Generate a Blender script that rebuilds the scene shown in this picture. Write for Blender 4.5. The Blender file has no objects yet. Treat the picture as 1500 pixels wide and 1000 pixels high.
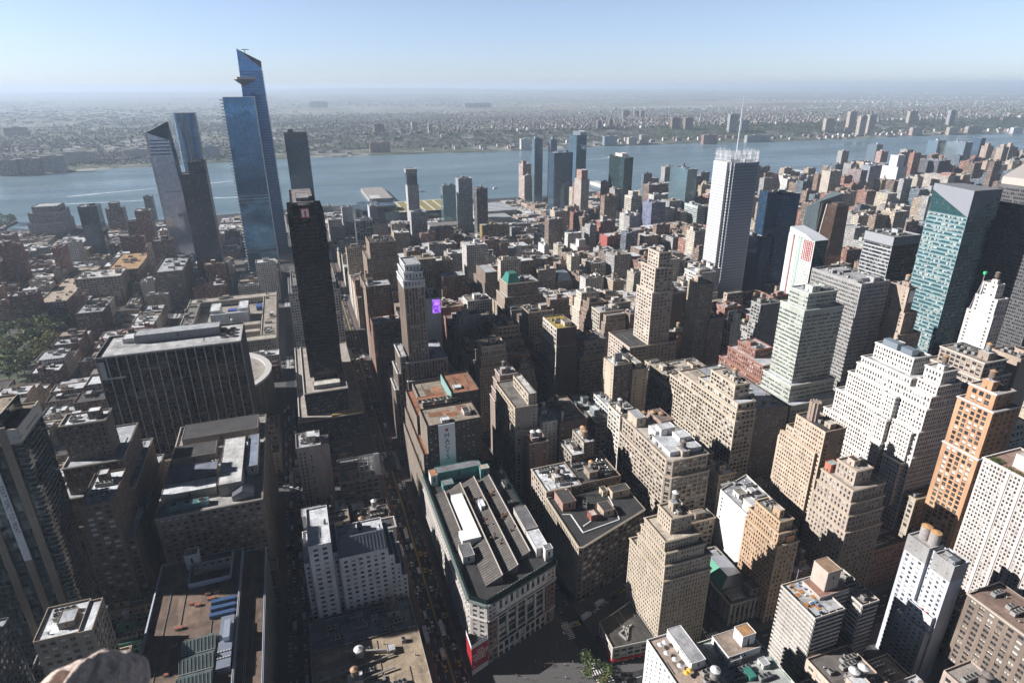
import bpy, math, random
import numpy as np
from mathutils import Vector, Matrix

S = bpy.context.scene
COL = S.collection
R = math.radians

# ------------------------------------------------------------------ camera, sky, sun, exposure
CAMZ, YAW, PITCH, ROLL, FPX = 320.0, R(19.06), R(22.28), R(-0.27), 911.0
SUN_AZ_OFF, SUN_EL = R(18), R(31)        # sun stands down-street from the grid's south, 18 degrees to the west
cam = bpy.data.objects.new('camera', bpy.data.cameras.new('camera'))
COL.objects.link(cam)
cy, sy, cp, sp = math.cos(YAW), math.sin(YAW), math.cos(PITCH), math.sin(PITCH)
r0 = Vector((cy, -sy, 0)); f0 = Vector((sy*cp, cy*cp, -sp)); u0 = Vector((sy*sp, cy*sp, cp))
cr, sr = math.cos(ROLL), math.sin(ROLL)
rr = r0*cr + u0*sr; uu = u0*cr - r0*sr
cam.matrix_world = Matrix(((rr.x, uu.x, -f0.x, 0), (rr.y, uu.y, -f0.y, 0), (rr.z, uu.z, -f0.z, CAMZ), (0, 0, 0, 1)))
cam.data.sensor_width = 36.0
cam.data.lens = FPX/1500*36
cam.data.clip_start, cam.data.clip_end = 0.3, 120000
S.camera = cam

W = bpy.data.worlds.new('World'); S.world = W; W.use_nodes = True
nt = W.node_tree
sky = nt.nodes.new('ShaderNodeTexSky'); sky.sky_type = 'NISHITA'; sky.sun_disc = False
sky.sun_elevation = SUN_EL; sky.sun_rotation = math.atan2(-math.cos(SUN_AZ_OFF), math.sin(SUN_AZ_OFF))
sky.altitude = 300; sky.air_density = 0.9; sky.dust_density = 0.25; sky.ozone_density = 4.0
bg = nt.nodes['Background']; bg.inputs[1].default_value = 0.05
# hazy bright horizon, unseen upper sky dimmed to cut fill, faint blue cast
tc = nt.nodes.new('ShaderNodeTexCoord'); sx0 = nt.nodes.new('ShaderNodeSeparateXYZ'); nt.links.new(tc.outputs['Generated'], sx0.inputs[0])
mr = nt.nodes.new('ShaderNodeMapRange'); nt.links.new(sx0.outputs[2], mr.inputs[0])
for i_, v_ in enumerate((0.115, 0.21, 1.5, 0.13)): mr.inputs[i_+1].default_value = v_
mr2 = nt.nodes.new('ShaderNodeMapRange'); nt.links.new(sx0.outputs[2], mr2.inputs[0])
for i_, v_ in enumerate((0.0, 0.13, 0.0, 1.0)): mr2.inputs[i_+1].default_value = v_
tint = nt.nodes.new('ShaderNodeMix'); tint.data_type = 'RGBA'; nt.links.new(mr2.outputs[0], tint.inputs[0])
tint.inputs[6].default_value = (0.84, 0.93, 1.20, 1); tint.inputs[7].default_value = (1.0, 0.98, 1.12, 1)
m1_ = nt.nodes.new('ShaderNodeMix'); m1_.data_type = 'RGBA'; m1_.blend_type = 'MULTIPLY'; m1_.inputs[0].default_value = 1
nt.links.new(sky.outputs[0], m1_.inputs[6]); nt.links.new(tint.outputs[2], m1_.inputs[7])
m2_ = nt.nodes.new('ShaderNodeVectorMath'); m2_.operation = 'SCALE'; nt.links.new(m1_.outputs[2], m2_.inputs[0]); nt.links.new(mr.outputs[0], m2_.inputs[3])
hs_ = nt.nodes.new('ShaderNodeHueSaturation'); hs_.inputs['Saturation'].default_value = 0.80; nt.links.new(m2_.outputs[0], hs_.inputs['Color'])
mr3 = nt.nodes.new('ShaderNodeMapRange'); nt.links.new(sx0.outputs[2], mr3.inputs[0])
for i_, v_ in enumerate((0.12, 0.24, 1.0, 0.0)): mr3.inputs[i_+1].default_value = v_
nt.links.new(mr3.outputs[0], hs_.inputs['Fac'])
nt.links.new(hs_.outputs[0], bg.inputs[0])

sun = bpy.data.objects.new('sun', bpy.data.lights.new('sun', 'SUN')); COL.objects.link(sun)
sun.data.energy = 5.0; sun.data.angle = R(0.53); sun.data.color = (1.0, 0.965, 0.93)
d = Vector((math.cos(SUN_AZ_OFF)*math.cos(SUN_EL), -math.sin(SUN_AZ_OFF)*math.cos(SUN_EL), -math.sin(SUN_EL)))
sun.rotation_euler = d.to_track_quat('-Z', 'Y').to_euler()

vs = S.view_settings
vs.view_transform = 'Standard'; vs.look = 'None'; vs.gamma = 1.0; vs.use_curve_mapping = False; vs.exposure = 0.85
S.cycles.max_bounces = 5; S.cycles.diffuse_bounces = 1; S.cycles.glossy_bounces = 3; S.cycles.volume_bounces = 1
S.cycles.caustics_reflective = False; S.cycles.caustics_refractive = False
S.cycles.use_denoising = True

# ------------------------------------------------------------------ materials (all procedural; colour comes from the mesh attribute "col")
def newmat(name):
    m = bpy.data.materials.new(name); m.use_nodes = True
    return m, m.node_tree, m.node_tree.nodes['Principled BSDF']
def N(t, kind, **kw):
    n = t.nodes.new(kind)
    for k, v in kw.items():
        if k.startswith('i_'): n.inputs[int(k[2:])].default_value = v
        else: setattr(n, k, v)
    return n
def L(t, a, b): t.links.new(a, b)
def math_(t, op, a, b=None, c=None):
    n = N(t, 'ShaderNodeMath', operation=op)
    for i, v in enumerate((a, b, c)):
        if v is None: continue
        if hasattr(v, 'links') or hasattr(v, 'is_linked'): L(t, v, n.inputs[i])
        else: n.inputs[i].default_value = v
    return n.outputs[0]
def mixc(t, fac, a, b, mode='MIX'):
    n = N(t, 'ShaderNodeMix', data_type='RGBA', blend_type=mode)
    for sock, v in ((n.inputs[0], fac), (n.inputs[6], a), (n.inputs[7], b)):
        if hasattr(v, 'is_linked'): L(t, v, sock)
        elif isinstance(v, (int, float)): sock.default_value = v
        else: sock.default_value = (*v[:3], 1)
    return n.outputs[2]
def attr(t): return N(t, 'ShaderNodeAttribute', attribute_name='col').outputs[0]
def noise(t, vec, scale, detail=4, rough=0.6):
    n = N(t, 'ShaderNodeTexNoise', noise_dimensions='3D'); n.inputs['Scale'].default_value = scale
    n.inputs['Detail'].default_value = detail; n.inputs['Roughness'].default_value = rough
    if vec is not None: L(t, vec, n.inputs['Vector'])
    return n.outputs[0]
def ramp(t, v, lo, hi, a=0.0, b=1.0):
    n = N(t, 'ShaderNodeMapRange'); L(t, v, n.inputs[0])
    for i, x in enumerate((lo, hi, a, b)): n.inputs[i+1].default_value = x
    return n.outputs[0]
def scaled(t, vec, s):
    n = N(t, 'ShaderNodeVectorMath', operation='MULTIPLY'); L(t, vec, n.inputs[0]); n.inputs[1].default_value = s
    return n.outputs[0]
def geo_pos(t): return N(t, 'ShaderNodeNewGeometry').outputs[0]

def wall_material():
    m, t, b = newmat('masonry'); p = geo_pos(t)
    big = ramp(t, noise(t, p, 0.06, 5), 0.3, 0.7, 0.80, 1.12)
    streak = ramp(t, noise(t, scaled(t, p, (0.9, 0.9, 0.06)), 1.0, 3), 0.3, 0.75, 1.08, 0.74)
    fine = ramp(t, noise(t, p, 1.7, 2), 0.25, 0.75, 0.86, 1.12)
    k = math_(t, 'MULTIPLY', math_(t, 'MULTIPLY', big, streak), fine)
    hs = N(t, 'ShaderNodeHueSaturation'); hs.inputs['Saturation'].default_value = 0.84; hs.inputs['Value'].default_value = 1.06; L(t, attr(t), hs.inputs['Color'])
    L(t, mixc(t, 1.0, hs.outputs[0], k, 'MULTIPLY'), b.inputs['Base Color'])
    b.inputs['Roughness'].default_value = 0.9; b.inputs['Specular IOR Level'].default_value = 0.25
    bp = N(t, 'ShaderNodeBump'); bp.inputs['Strength'].default_value = 0.35; bp.inputs['Distance'].default_value = 0.15
    L(t, noise(t, p, 2.3, 3), bp.inputs['Height']); L(t, bp.outputs[0], b.inputs['Normal'])
    return m
def cellnoise(t, uv):
    fl = N(t, 'ShaderNodeVectorMath', operation='FLOOR'); L(t, uv, fl.inputs[0])
    wn = N(t, 'ShaderNodeTexWhiteNoise', noise_dimensions='3D'); L(t, fl.outputs[0], wn.inputs['Vector'])
    fr = N(t, 'ShaderNodeVectorMath', operation='FRACTION'); L(t, uv, fr.inputs[0])
    sx = N(t, 'ShaderNodeSeparateXYZ'); L(t, fr.outputs[0], sx.inputs[0])
    return wn, sx
def tilt_normal(t, b, wncol, amt, big=0.0):
    g = N(t, 'ShaderNodeNewGeometry')
    s = N(t, 'ShaderNodeVectorMath', operation='SUBTRACT'); L(t, wncol, s.inputs[0]); s.inputs[1].default_value = (.5, .5, .5)
    s2 = N(t, 'ShaderNodeVectorMath', operation='SCALE'); L(t, s.outputs[0], s2.inputs[0]); s2.inputs[3].default_value = amt
    a = N(t, 'ShaderNodeVectorMath', operation='ADD'); L(t, g.outputs[1], a.inputs[0]); L(t, s2.outputs[0], a.inputs[1])
    out = a.outputs[0]
    if big:
        nz = N(t, 'ShaderNodeTexNoise'); nz.inputs['Scale'].default_value = 0.05; nz.inputs['Detail'].default_value = 2; L(t, g.outputs[0], nz.inputs['Vector'])
        c = N(t, 'ShaderNodeVectorMath', operation='SUBTRACT'); L(t, nz.outputs[1], c.inputs[0]); c.inputs[1].default_value = (.5, .5, .5)
        c2 = N(t, 'ShaderNodeVectorMath', operation='SCALE'); L(t, c.outputs[0], c2.inputs[0]); c2.inputs[3].default_value = big
        a2 = N(t, 'ShaderNodeVectorMath', operation='ADD'); L(t, out, a2.inputs[0]); L(t, c2.outputs[0], a2.inputs[1]); out = a2.outputs[0]
    n = N(t, 'ShaderNodeVectorMath', operation='NORMALIZE'); L(t, out, n.inputs[0]); L(t, n.outputs[0], b.inputs['Normal'])
def glaze_material():
    m, t, b = newmat('window_glass'); uv = N(t, 'ShaderNodeUVMap').outputs[0]
    wn, sx = cellnoise(t, uv)
    sc = N(t, 'ShaderNodeSeparateColor'); L(t, wn.outputs[1], sc.inputs[0])
    has = math_(t, 'GREATER_THAN', sc.outputs[0], 0.46)
    drop = math_(t, 'GREATER_THAN', sx.outputs[1], math_(t, 'MULTIPLY_ADD', sc.outputs[1], 0.75, 0.15))
    blind = math_(t, 'MULTIPLY', has, drop)
    bc = mixc(t, sc.outputs[2], (0.30, 0.27, 0.22), (0.55, 0.55, 0.53))
    lum = N(t, 'ShaderNodeRGBToBW'); L(t, attr(t), lum.inputs[0])
    bc = mixc(t, 1.0, bc, ramp(t, lum.outputs[0], 0.008, 0.024, 0.10, 1.0), 'MULTIPLY')
    mull = math_(t, 'LESS_THAN', math_(t, 'ABSOLUTE', math_(t, 'SUBTRACT', sx.outputs[0], 0.5)), 0.035)
    base = mixc(t, blind, attr(t), bc)
    L(t, mixc(t, mull, base, (0.10, 0.09, 0.08)), b.inputs['Base Color'])
    b.inputs['Roughness'].default_value = 0.12; b.inputs['Specular IOR Level'].default_value = 0.5
    tilt_normal(t, b, wn.outputs[1], 0.05)
    return m
def curtain_material():
    m, t, b = newmat('curtain_glass'); uv = N(t, 'ShaderNodeUVMap').outputs[0]
    wn, sx = cellnoise(t, uv)
    sc = N(t, 'ShaderNodeSeparateColor'); L(t, wn.outputs[1], sc.inputs[0])
    mv = math_(t, 'LESS_THAN', sx.outputs[0], 0.09); mh = math_(t, 'LESS_THAN', sx.outputs[1], 0.10)
    mul = math_(t, 'MAXIMUM', mv, mh)
    span = math_(t, 'LESS_THAN', sx.outputs[1], 0.34)
    c = attr(t)
    v = ramp(t, sc.outputs[0], 0, 1, 0.72, 1.2)
    pane = mixc(t, 1.0, c, v, 'MULTIPLY')
    sp_ = mixc(t, 1.0, c, 1.7, 'MULTIPLY') if False else mixc(t, 0.16, c, (0.30, 0.36, 0.42))
    x = mixc(t, span, pane, sp_)
    lit = math_(t, 'MULTIPLY', math_(t, 'GREATER_THAN', sc.outputs[1], 0.90), 0.28)
    x = mixc(t, lit, x, (0.45, 0.45, 0.42))
    L(t, mixc(t, math_(t, 'MULTIPLY', mul, 0.8), x, mixc(t, 0.5, c, (0.12, 0.13, 0.14))), b.inputs['Base Color'])
    b.inputs['Metallic'].default_value = 0.62; b.inputs['Roughness'].default_value = 0.08
    tilt_normal(t, b, wn.outputs[1], 0.026, 0.09)
    return m
def far_material():
    # small far facades: window grid in the wall finish itself
    m, t, b = newmat('window_wall'); uv = N(t, 'ShaderNodeUVMap').outputs[0]
    wn, sx = cellnoise(t, uv)
    sc = N(t, 'ShaderNodeSeparateColor'); L(t, wn.outputs[1], sc.inputs[0])
    inx = math_(t, 'LESS_THAN', math_(t, 'ABSOLUTE', math_(t, 'SUBTRACT', sx.outputs[0], 0.5)), 0.27)
    iny = math_(t, 'LESS_THAN', math_(t, 'ABSOLUTE', math_(t, 'SUBTRACT', sx.outputs[1], 0.52)), 0.27)
    win = math_(t, 'MULTIPLY', inx, iny)
    p = geo_pos(t)
    k = math_(t, 'MULTIPLY', ramp(t, noise(t, p, 0.07, 4), 0.3, 0.7, 0.8, 1.12), ramp(t, noise(t, scaled(t, p, (.8, .8, .05)), 1.0, 3), 0.3, 0.75, 1.06, 0.8))
    wall = mixc(t, 1.0, attr(t), k, 'MULTIPLY')
    g = mixc(t, math_(t, 'GREATER_THAN', sc.outputs[0], 0.74), (0.035, 0.042, 0.05), (0.33, 0.32, 0.29))
    L(t, mixc(t, win, wall, g), b.inputs['Base Color'])
    L(t, ramp(t, win, 0, 1, 0.9, 0.2), b.inputs['Roughness'])
    return m
def roof_material():
    m, t, b = newmat('roofing'); p = geo_pos(t)
    a = ramp(t, noise(t, p, 0.14, 6, 0.7), 0.30, 0.70, 0.50, 1.30)
    f = ramp(t, noise(t, p, 1.1, 3), 0.3, 0.7, 0.86, 1.12)
    st = ramp(t, noise(t, scaled(t, p, (1, .25, 1)), 0.55, 5, 0.75), 0.56, 0.66, 1.0, 0.62)
    br = N(t, 'ShaderNodeTexBrick'); L(t, p, br.inputs['Vector']); br.inputs['Scale'].default_value = 0.45
    br.inputs['Color1'].default_value = (1, 1, 1, 1); br.inputs['Color2'].default_value = (.9, .9, .9, 1); br.inputs['Mortar'].default_value = (.72, .72, .72, 1)
    br.inputs['Mortar Size'].default_value = 0.012
    k = math_(t, 'MULTIPLY', math_(t, 'MULTIPLY', a, f), st)
    L(t, mixc(t, 1.0, mixc(t, 1.0, attr(t), k, 'MULTIPLY'), br.outputs[0], 'MULTIPLY'), b.inputs['Base Color'])
    b.inputs['Roughness'].default_value = 0.85
    return m
def plain_material(name, rough=0.6, metal=0.0, var=0.12, spec=0.5):
    m, t, b = newmat(name); p = geo_pos(t)
    k = ramp(t, noise(t, p, 0.9, 4), 0.3, 0.7, 1-var, 1+var*0.6)
    L(t, mixc(t, 1.0, attr(t), k, 'MULTIPLY'), b.inputs['Base Color'])
    b.inputs['Roughness'].default_value = rough; b.inputs['Metallic'].default_value = metal; b.inputs['Specular IOR Level'].default_value = spec
    return m
def asphalt_material():
    m, t, b = newmat('asphalt'); p = geo_pos(t)
    k = ramp(t, noise(t, p, 0.05, 6, 0.7), 0.3, 0.7, 0.7, 1.3)
    k2 = ramp(t, noise(t, scaled(t, p, (1, .06, 1)), 0.5, 4), 0.35, 0.7, 0.8, 1.25)
    L(t, mixc(t, 1.0, (0.026, 0.027, 0.030), math_(t, 'MULTIPLY', k, k2), 'MULTIPLY'), b.inputs['Base Color'])
    b.inputs['Roughness'].default_value = 0.9
    return m
def water_material():
    m, t, b = newmat('river_water'); p = geo_pos(t)
    base = mixc(t, ramp(t, noise(t, scaled(t, p, (.2, 1, 1)), 0.005, 6, 0.7), 0.38, 0.62), (0.085, 0.145, 0.185), (0.15, 0.215, 0.255))
    L(t, base, b.inputs['Base Color'])
    L(t, ramp(t, noise(t, scaled(t, p, (.22, 1, 1)), 0.0032, 6, 0.65), 0.36, 0.66, 0.22, 0.46), b.inputs['Roughness']); b.inputs['IOR'].default_value = 1.33
    bp = N(t, 'ShaderNodeBump'); bp.inputs['Strength'].default_value = 0.5; bp.inputs['Distance'].default_value = 1.2
    L(t, noise(t, scaled(t, p, (.5, 1, 1)), 0.09, 6, 0.65), bp.inputs['Height']); L(t, bp.outputs[0], b.inputs['Normal'])
    return m
def land_material():
    m, t, b = newmat('far_land'); p = geo_pos(t)
    sxyz = N(t, 'ShaderNodeSeparateXYZ'); L(t, p, sxyz.inputs[0])
    town = ramp(t, noise(t, p, 0.0009, 5, 0.6), 0.42, 0.55)
    spk = N(t, 'ShaderNodeTexVoronoi'); L(t, p, spk.inputs['Vector']); spk.inputs['Scale'].default_value = 0.02
    sc = N(t, 'ShaderNodeSeparateColor'); L(t, spk.outputs[1], sc.inputs[0])
    green = mixc(t, ramp(t, noise(t, p, 0.012, 5), 0.35, 0.65), (0.030, 0.045, 0.022), (0.075, 0.085, 0.045))
    roofs = mixc(t, sc.outputs[1], (0.10, 0.09, 0.085), (0.34, 0.33, 0.32))
    isroof = math_(t, 'MULTIPLY', math_(t, 'GREATER_THAN', sc.outputs[0], 0.55), town)
    marsh = mixc(t, ramp(t, noise(t, scaled(t, p, (.25, 1, 1)), 0.0016, 4), 0.45, 0.6), (0.16, 0.14, 0.09), (0.22, 0.24, 0.25))
    base = mixc(t, isroof, green, roofs)
    inm = math_(t, 'MULTIPLY', math_(t, 'GREATER_THAN', sxyz.outputs[1], 7600), math_(t, 'LESS_THAN', sxyz.outputs[1], 12500))
    inm = math_(t, 'MULTIPLY', inm, ramp(t, noise(t, p, 0.0005, 3), 0.44, 0.56))
    L(t, mixc(t, inm, base, marsh), b.inputs['Base Color'])
    b.inputs['Roughness'].default_value = 0.95
    return m
def leaf_material():
    m, t, b = newmat('foliage'); p = geo_pos(t)
    k = ramp(t, noise(t, p, 0.8, 3), 0.3, 0.7, 0.6, 1.45)
    L(t, mixc(t, 1.0, attr(t), k, 'MULTIPLY'), b.inputs['Base Color'])
    b.inputs['Roughness'].default_value = 0.8; b.inputs['Subsurface Weight'].default_value = 0.0
    return m
def stone_material():
    m, t, b = newmat('granite'); p = geo_pos(t)
    v = ramp(t, noise(t, p, 90, 3, 0.8), 0.35, 0.65)
    c = mixc(t, v, (0.48, 0.36, 0.31), (0.85, 0.73, 0.66))
    c = mixc(t, ramp(t, noise(t, p, 9, 5, 0.7), 0.35, 0.65), c, (0.70, 0.56, 0.49))
    L(t, c, b.inputs['Base Color']); b.inputs['Roughness'].default_value = 0.9
    bp = N(t, 'ShaderNodeBump'); bp.inputs['Strength'].default_value = 0.9; bp.inputs['Distance'].default_value = 0.02
    L(t, noise(t, p, 25, 8, 0.75), bp.inputs['Height']); L(t, bp.outputs[0], b.inputs['Normal'])
    return m
MATS = {'wall': wall_material(), 'glaze': glaze_material(), 'curt': curtain_material(), 'far': far_material(), 'roof': roof_material(),
        'plain': plain_material('painted_surface'), 'metal': plain_material('sheet_metal', 0.38, 0.55), 'gloss': plain_material('car_paint', 0.22, 0.0, 0.03),
        'asphalt': asphalt_material(), 'water': water_material(), 'land': land_material(), 'leaf': leaf_material(), 'stone': stone_material(),
        'concrete': plain_material('pavement_concrete', 0.9, 0, 0.25), 'wood': plain_material('wood_boards', 0.85, 0, 0.35, 0.2)}

# ------------------------------------------------------------------ mesh builder
Z3 = np.array([0, 0, 1.0])
class MB:
    def __init__(s): s.V, s.n, s.c, s.m, s.uv, s.mn = [], [], [], [], [], []
    def quads(s, V, col, mat, uv=None):
        V = np.asarray(V, float).reshape(-1, 4, 3); k = len(V)
        if not k: return
        s.V.append(V.reshape(-1, 3)); s.n += [4]*k
        c = np.asarray(col, float)
        s.c.append(np.broadcast_to(c if c.ndim == 2 else c[None, :], (k, 3)))
        if mat not in s.mn: s.mn.append(mat)
        s.m += [s.mn.index(mat)]*k
        s.uv.append(np.asarray(uv, float).reshape(-1, 2) if uv is not None else np.zeros((k*4, 2)))
    def poly(s, V, col, mat, uv=None):
        V = np.asarray(V, float); s.V.append(V); s.n.append(len(V)); s.c.append(np.asarray(col, float)[None, :])
        if mat not in s.mn: s.mn.append(mat)
        s.m.append(s.mn.index(mat)); s.uv.append(np.zeros((len(V), 2)) if uv is None else np.asarray(uv, float))
    def box(s, x0, x1, y0, y1, z0, z1, col, mat, bottom=False, top=True, topcol=None, topmat=None):
        a = [(x0, y0), (x1, y0), (x1, y1), (x0, y1)]
        q = [[(*a[i], z0), (*a[(i+1) % 4], z0), (*a[(i+1) % 4], z1), (*a[i], z1)] for i in range(4)]
        s.quads(q, col, mat)
        if top: s.quads([[(*p, z1) for p in a]], topcol if topcol is not None else col, topmat or mat)
        if bottom: s.quads([[(*p, z0) for p in a[::-1]]], col, mat)
    def prism(s, pts, z0, z1, col, mat, topcol=None, topmat=None, bottom=False):
        n = len(pts)
        s.quads([[(*pts[i], z0), (*pts[(i+1) % n], z0), (*pts[(i+1) % n], z1), (*pts[i], z1)] for i in range(n)], col, mat)
        s.poly([(*p, z1) for p in pts], topcol if topcol is not None else col, topmat or mat)
        if bottom: s.poly([(*p, z0) for p in pts[::-1]], col, mat)
    def cyl(s, x, y, z0, z1, r0, r1, col, mat, n=14, cap=True):
        a = [2*math.pi*i/n for i in range(n)]
        lo = [(x+r0*math.cos(t), y+r0*math.sin(t), z0) for t in a]; hi = [(x+r1*math.cos(t), y+r1*math.sin(t), z1) for t in a]
        s.quads([[lo[i], lo[(i+1) % n], hi[(i+1) % n], hi[i]] for i in range(n)], col, mat)
        if cap and r1 > 1e-3: s.poly(hi, col, mat)
    def bar(s, p, q, w, col, mat):
        p, q = Vector(p), Vector(q); dd = (q-p).normalized()
        a = dd.cross(Vector((0, 0, 1)) if abs(dd.z) < .9 else Vector((1, 0, 0))).normalized()*w*.5; b = dd.cross(a).normalized()*w*.5
        c0 = [p+a+b, p-a+b, p-a-b, p+a-b]; c1 = [x+(q-p) for x in c0]
        s.quads([[c0[(i+1) % 4], c0[i], c1[i], c1[(i+1) % 4]] for i in range(4)], col, mat)
        s.quads([[c0[0], c0[1], c0[2], c0[3]], [c1[3], c1[2], c1[1], c1[0]]], col, mat)
    def mesh(s, name, org=(0, 0, 0)):
        me = bpy.data.meshes.new(name)
        V = (np.concatenate(s.V) - np.asarray(org, float)).astype(np.float32); n = np.array(s.n, np.int32)
        me.vertices.add(len(V)); me.vertices.foreach_set('co', V.ravel())
        me.loops.add(len(V)); me.loops.foreach_set('vertex_index', np.arange(len(V), dtype=np.int32))
        me.polygons.add(len(n)); me.polygons.foreach_set('loop_start', np.concatenate([[0], np.cumsum(n)[:-1]]).astype(np.int32))
        me.polygons.foreach_set('material_index', np.array(s.m, np.int32))
        at = me.attributes.new('col', 'FLOAT_COLOR', 'FACE')
        c = np.concatenate(s.c); at.data.foreach_set('color', np.concatenate([c, np.ones((len(c), 1))], 1).astype(np.float32).ravel())
        uvl = me.uv_layers.new(name='UVMap'); uvl.data.foreach_set('uv', np.concatenate(s.uv).astype(np.float32).ravel())
        for k in s.mn: me.materials.append(MATS[k])
        me.update(calc_edges=True); return me
    def build(s, name, parent=None, kind=None):
        if not s.n: return None
        org = worg(parent) if parent else (0, 0, 0)
        o = bpy.data.objects.new(name, s.mesh(name, org)); COL.objects.link(o)
        if parent: o.parent = parent
        if kind: o['kind'] = kind
        return o
def worg(o):
    v = Vector((0, 0, 0))
    while o is not None: v = v+o.location; o = o.parent
    return v
def tag(o, label, cat, group=None, kind=None):
    o['label'] = label; o['category'] = cat
    if group: o['group'] = group
    if kind: o['kind'] = kind
    return o
def thing(name, label, cat, loc, group=None):
    o = bpy.data.objects.new(name, None); COL.objects.link(o); o.location = loc; o.matrix_world = Matrix.Translation(loc)
    o.empty_display_size = 1
    return tag(o, label, cat, group)
def inst(name, me, parent, loc, rot=0.0, scale=1.0):
    o = bpy.data.objects.new(name, me); COL.objects.link(o)
    base = worg(parent) if parent else Vector((0, 0, 0))
    o.location = Vector(loc)-base; o.rotation_euler = (0, 0, rot); o.scale = (scale,)*3 if not isinstance(scale, tuple) else scale
    if parent: o.parent = parent
    return o
def copy_tree(o, loc, rot=0.0, parent=None):
    c = o.copy(); COL.objects.link(c); c.location = loc; c.rotation_euler = (0, 0, rot)
    if parent: c.parent = parent
    for ch in o.children:
        k = ch.copy(); COL.objects.link(k); k.parent = c
        for g in ch.children:
            h = g.copy(); COL.objects.link(h); h.parent = k
    return c

# ------------------------------------------------------------------ facades
ST = {  # bay, floor, pier share, spandrel share, recess, spandrel set-back, base storey, top band, corner
 'mas':  dict(bay=3.0, fl=3.7, pw=.52, sw=.46, d=.30, pe=0, se=.04, base=5.5, top=1.6, c=.9),
 'fine': dict(bay=2.1, fl=3.4, pw=.50, sw=.46, d=.28, pe=0, se=.04, base=5, top=1.4, c=.7),
 'pair': dict(bay=4.4, fl=3.6, pw=.40, sw=.46, d=.30, pe=0, se=.05, base=5.5, top=1.8, c=1.2),
 'loft': dict(bay=4.2, fl=3.9, pw=.26, sw=.36, d=.38, pe=0, se=.10, base=5.5, top=1.8, c=.8),
 'deco': dict(bay=2.5, fl=3.7, pw=.46, sw=.42, d=.42, pe=0, se=.26, base=6, top=2.2, c=1.0),
 'band': dict(bay=1.7, fl=3.7, pw=.16, sw=.52, d=.30, pe=.14, se=0, base=6, top=5, c=.5),
 'grid': dict(bay=1.9, fl=3.7, pw=.34, sw=.40, d=.55, pe=0, se=.12, base=8, top=2.5, c=.6),
 'slim': dict(bay=1.5, fl=3.7, pw=.36, sw=.34, d=.5, pe=0, se=.3, base=8, top=5, c=.8),
 'bigw': dict(bay=3.5, fl=3.6, pw=.34, sw=.36, d=.45, pe=0, se=.03, base=4, top=1.2, c=.6),
 'fins': dict(bay=7.0, fl=3.9, pw=.09, sw=.10, d=.9, pe=0, se=.85, base=5, top=1.5, c=.35),
 'mini': dict(bay=3.6, fl=3.1, pw=.62, sw=.55, d=.18, pe=0, se=.03, base=4, top=1.2, c=.9),
 'balc': dict(bay=5.0, fl=2.9, pw=.04, sw=.42, d=1.3, pe=.5, se=0, base=3, top=.9, c=.2),
}
DARK = (0.022, 0.028, 0.034)
def facade(wb, gb, O, U, Wd, H, st, col, gcol, rng, spcol=None, wins=None, ground=True):
    s = dict(ST[st]) if isinstance(st, str) else st
    O = np.asarray(O, float); U = np.asarray(U, float); Nn = np.cross(U, Z3)
    c = min(s['c'], Wd*.12); nb = max(1, int(round((Wd-2*c)/s['bay']))); b = (Wd-2*c)/nb
    base = s['base'] if ground else s['fl']*.25
    top = min(s['top'], H*.2); base = min(base, H*.35)
    nf = max(1, int(round((H-base-top)/s['fl']))); f = (H-base-top)/nf
    hw = s['pw']*b/2; sp_ = s['sw']*f; d_ = s['d']
    def P(u, v, o): return O+U*np.asarray(u)[..., None]+Z3*np.asarray(v)[..., None]-Nn*np.asarray(o)[..., None]
    i = np.arange(nb+1); uc = c+i*b; ua, ub = uc-hw, uc+hw; ua[0] = 0; ub[-1] = Wd; one = np.ones(nb+1)
    pe = s['pe']; q = lambda *a: np.stack(a, 1)
    wb.quads(q(P(ua, 0*one, pe*one), P(ub, 0*one, pe*one), P(ub, H*one, pe*one), P(ua, H*one, pe*one)), col, 'wall')
    l = slice(1, None); r = slice(None, -1)
    wb.quads(q(P(ua[l], 0*one[l], d_*one[l]), P(ua[l], 0*one[l], pe*one[l]), P(ua[l], H*one[l], pe*one[l]), P(ua[l], H*one[l], d_*one[l])), col, 'wall')
    wb.quads(q(P(ub[r], 0*one[r], pe*one[r]), P(ub[r], 0*one[r], d_*one[r]), P(ub[r], H*one[r], d_*one[r]), P(ub[r], H*one[r], pe*one[r])), col, 'wall')
    j = np.arange(nf+1); vc = base+j*f; va, vb = vc-sp_*.4, vc+sp_*.6; vb[-1] = H
    if not ground: va[0] = 0
    o1 = np.ones(nf+1); se = s['se']+(.003 if s['se'] == s['pe'] else 0); sc = spcol if spcol is not None else col
    A, B_ = 0*o1, Wd*o1
    wb.quads(q(P(A, va, se*o1), P(B_, va, se*o1), P(B_, vb, se*o1), P(A, vb, se*o1)), sc, 'wall')
    wb.quads(q(P(A, vb, se*o1), P(B_, vb, se*o1), P(B_, vb, d_*o1), P(A, vb, d_*o1))[:-1], sc, 'wall')
    wb.quads(q(P(A, va, d_*o1), P(B_, va, d_*o1), P(B_, va, se*o1), P(A, va, se*o1)), sc, 'wall')
    k = rng.integers(0, 900, 2)*1.0
    z = np.zeros(1); w1 = np.full(1, Wd); h1 = np.full(1, H); dd = np.full(1, d_)
    gb.quads(q(P(z, z, dd), P(w1, z, dd), P(w1, h1, dd), P(z, h1, dd)), gcol, 'glaze',
             [(-c/b+k[0], -base/f+k[1]), ((Wd-c)/b+k[0], -base/f+k[1]), ((Wd-c)/b+k[0], (H-base)/f+k[1]), (-c/b+k[0], (H-base)/f+k[1])])
    if wins is not None:
        for jj in range(nf):
            v = base+jj*f+sp_*.6; hh = f-sp_
            for ii in range(nb):
                u = c+(ii+.5)*b
                wins.append((O+U*u+Z3*(v+hh/2)-Nn*(d_-.07), U, b-2*hw, hh))
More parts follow.
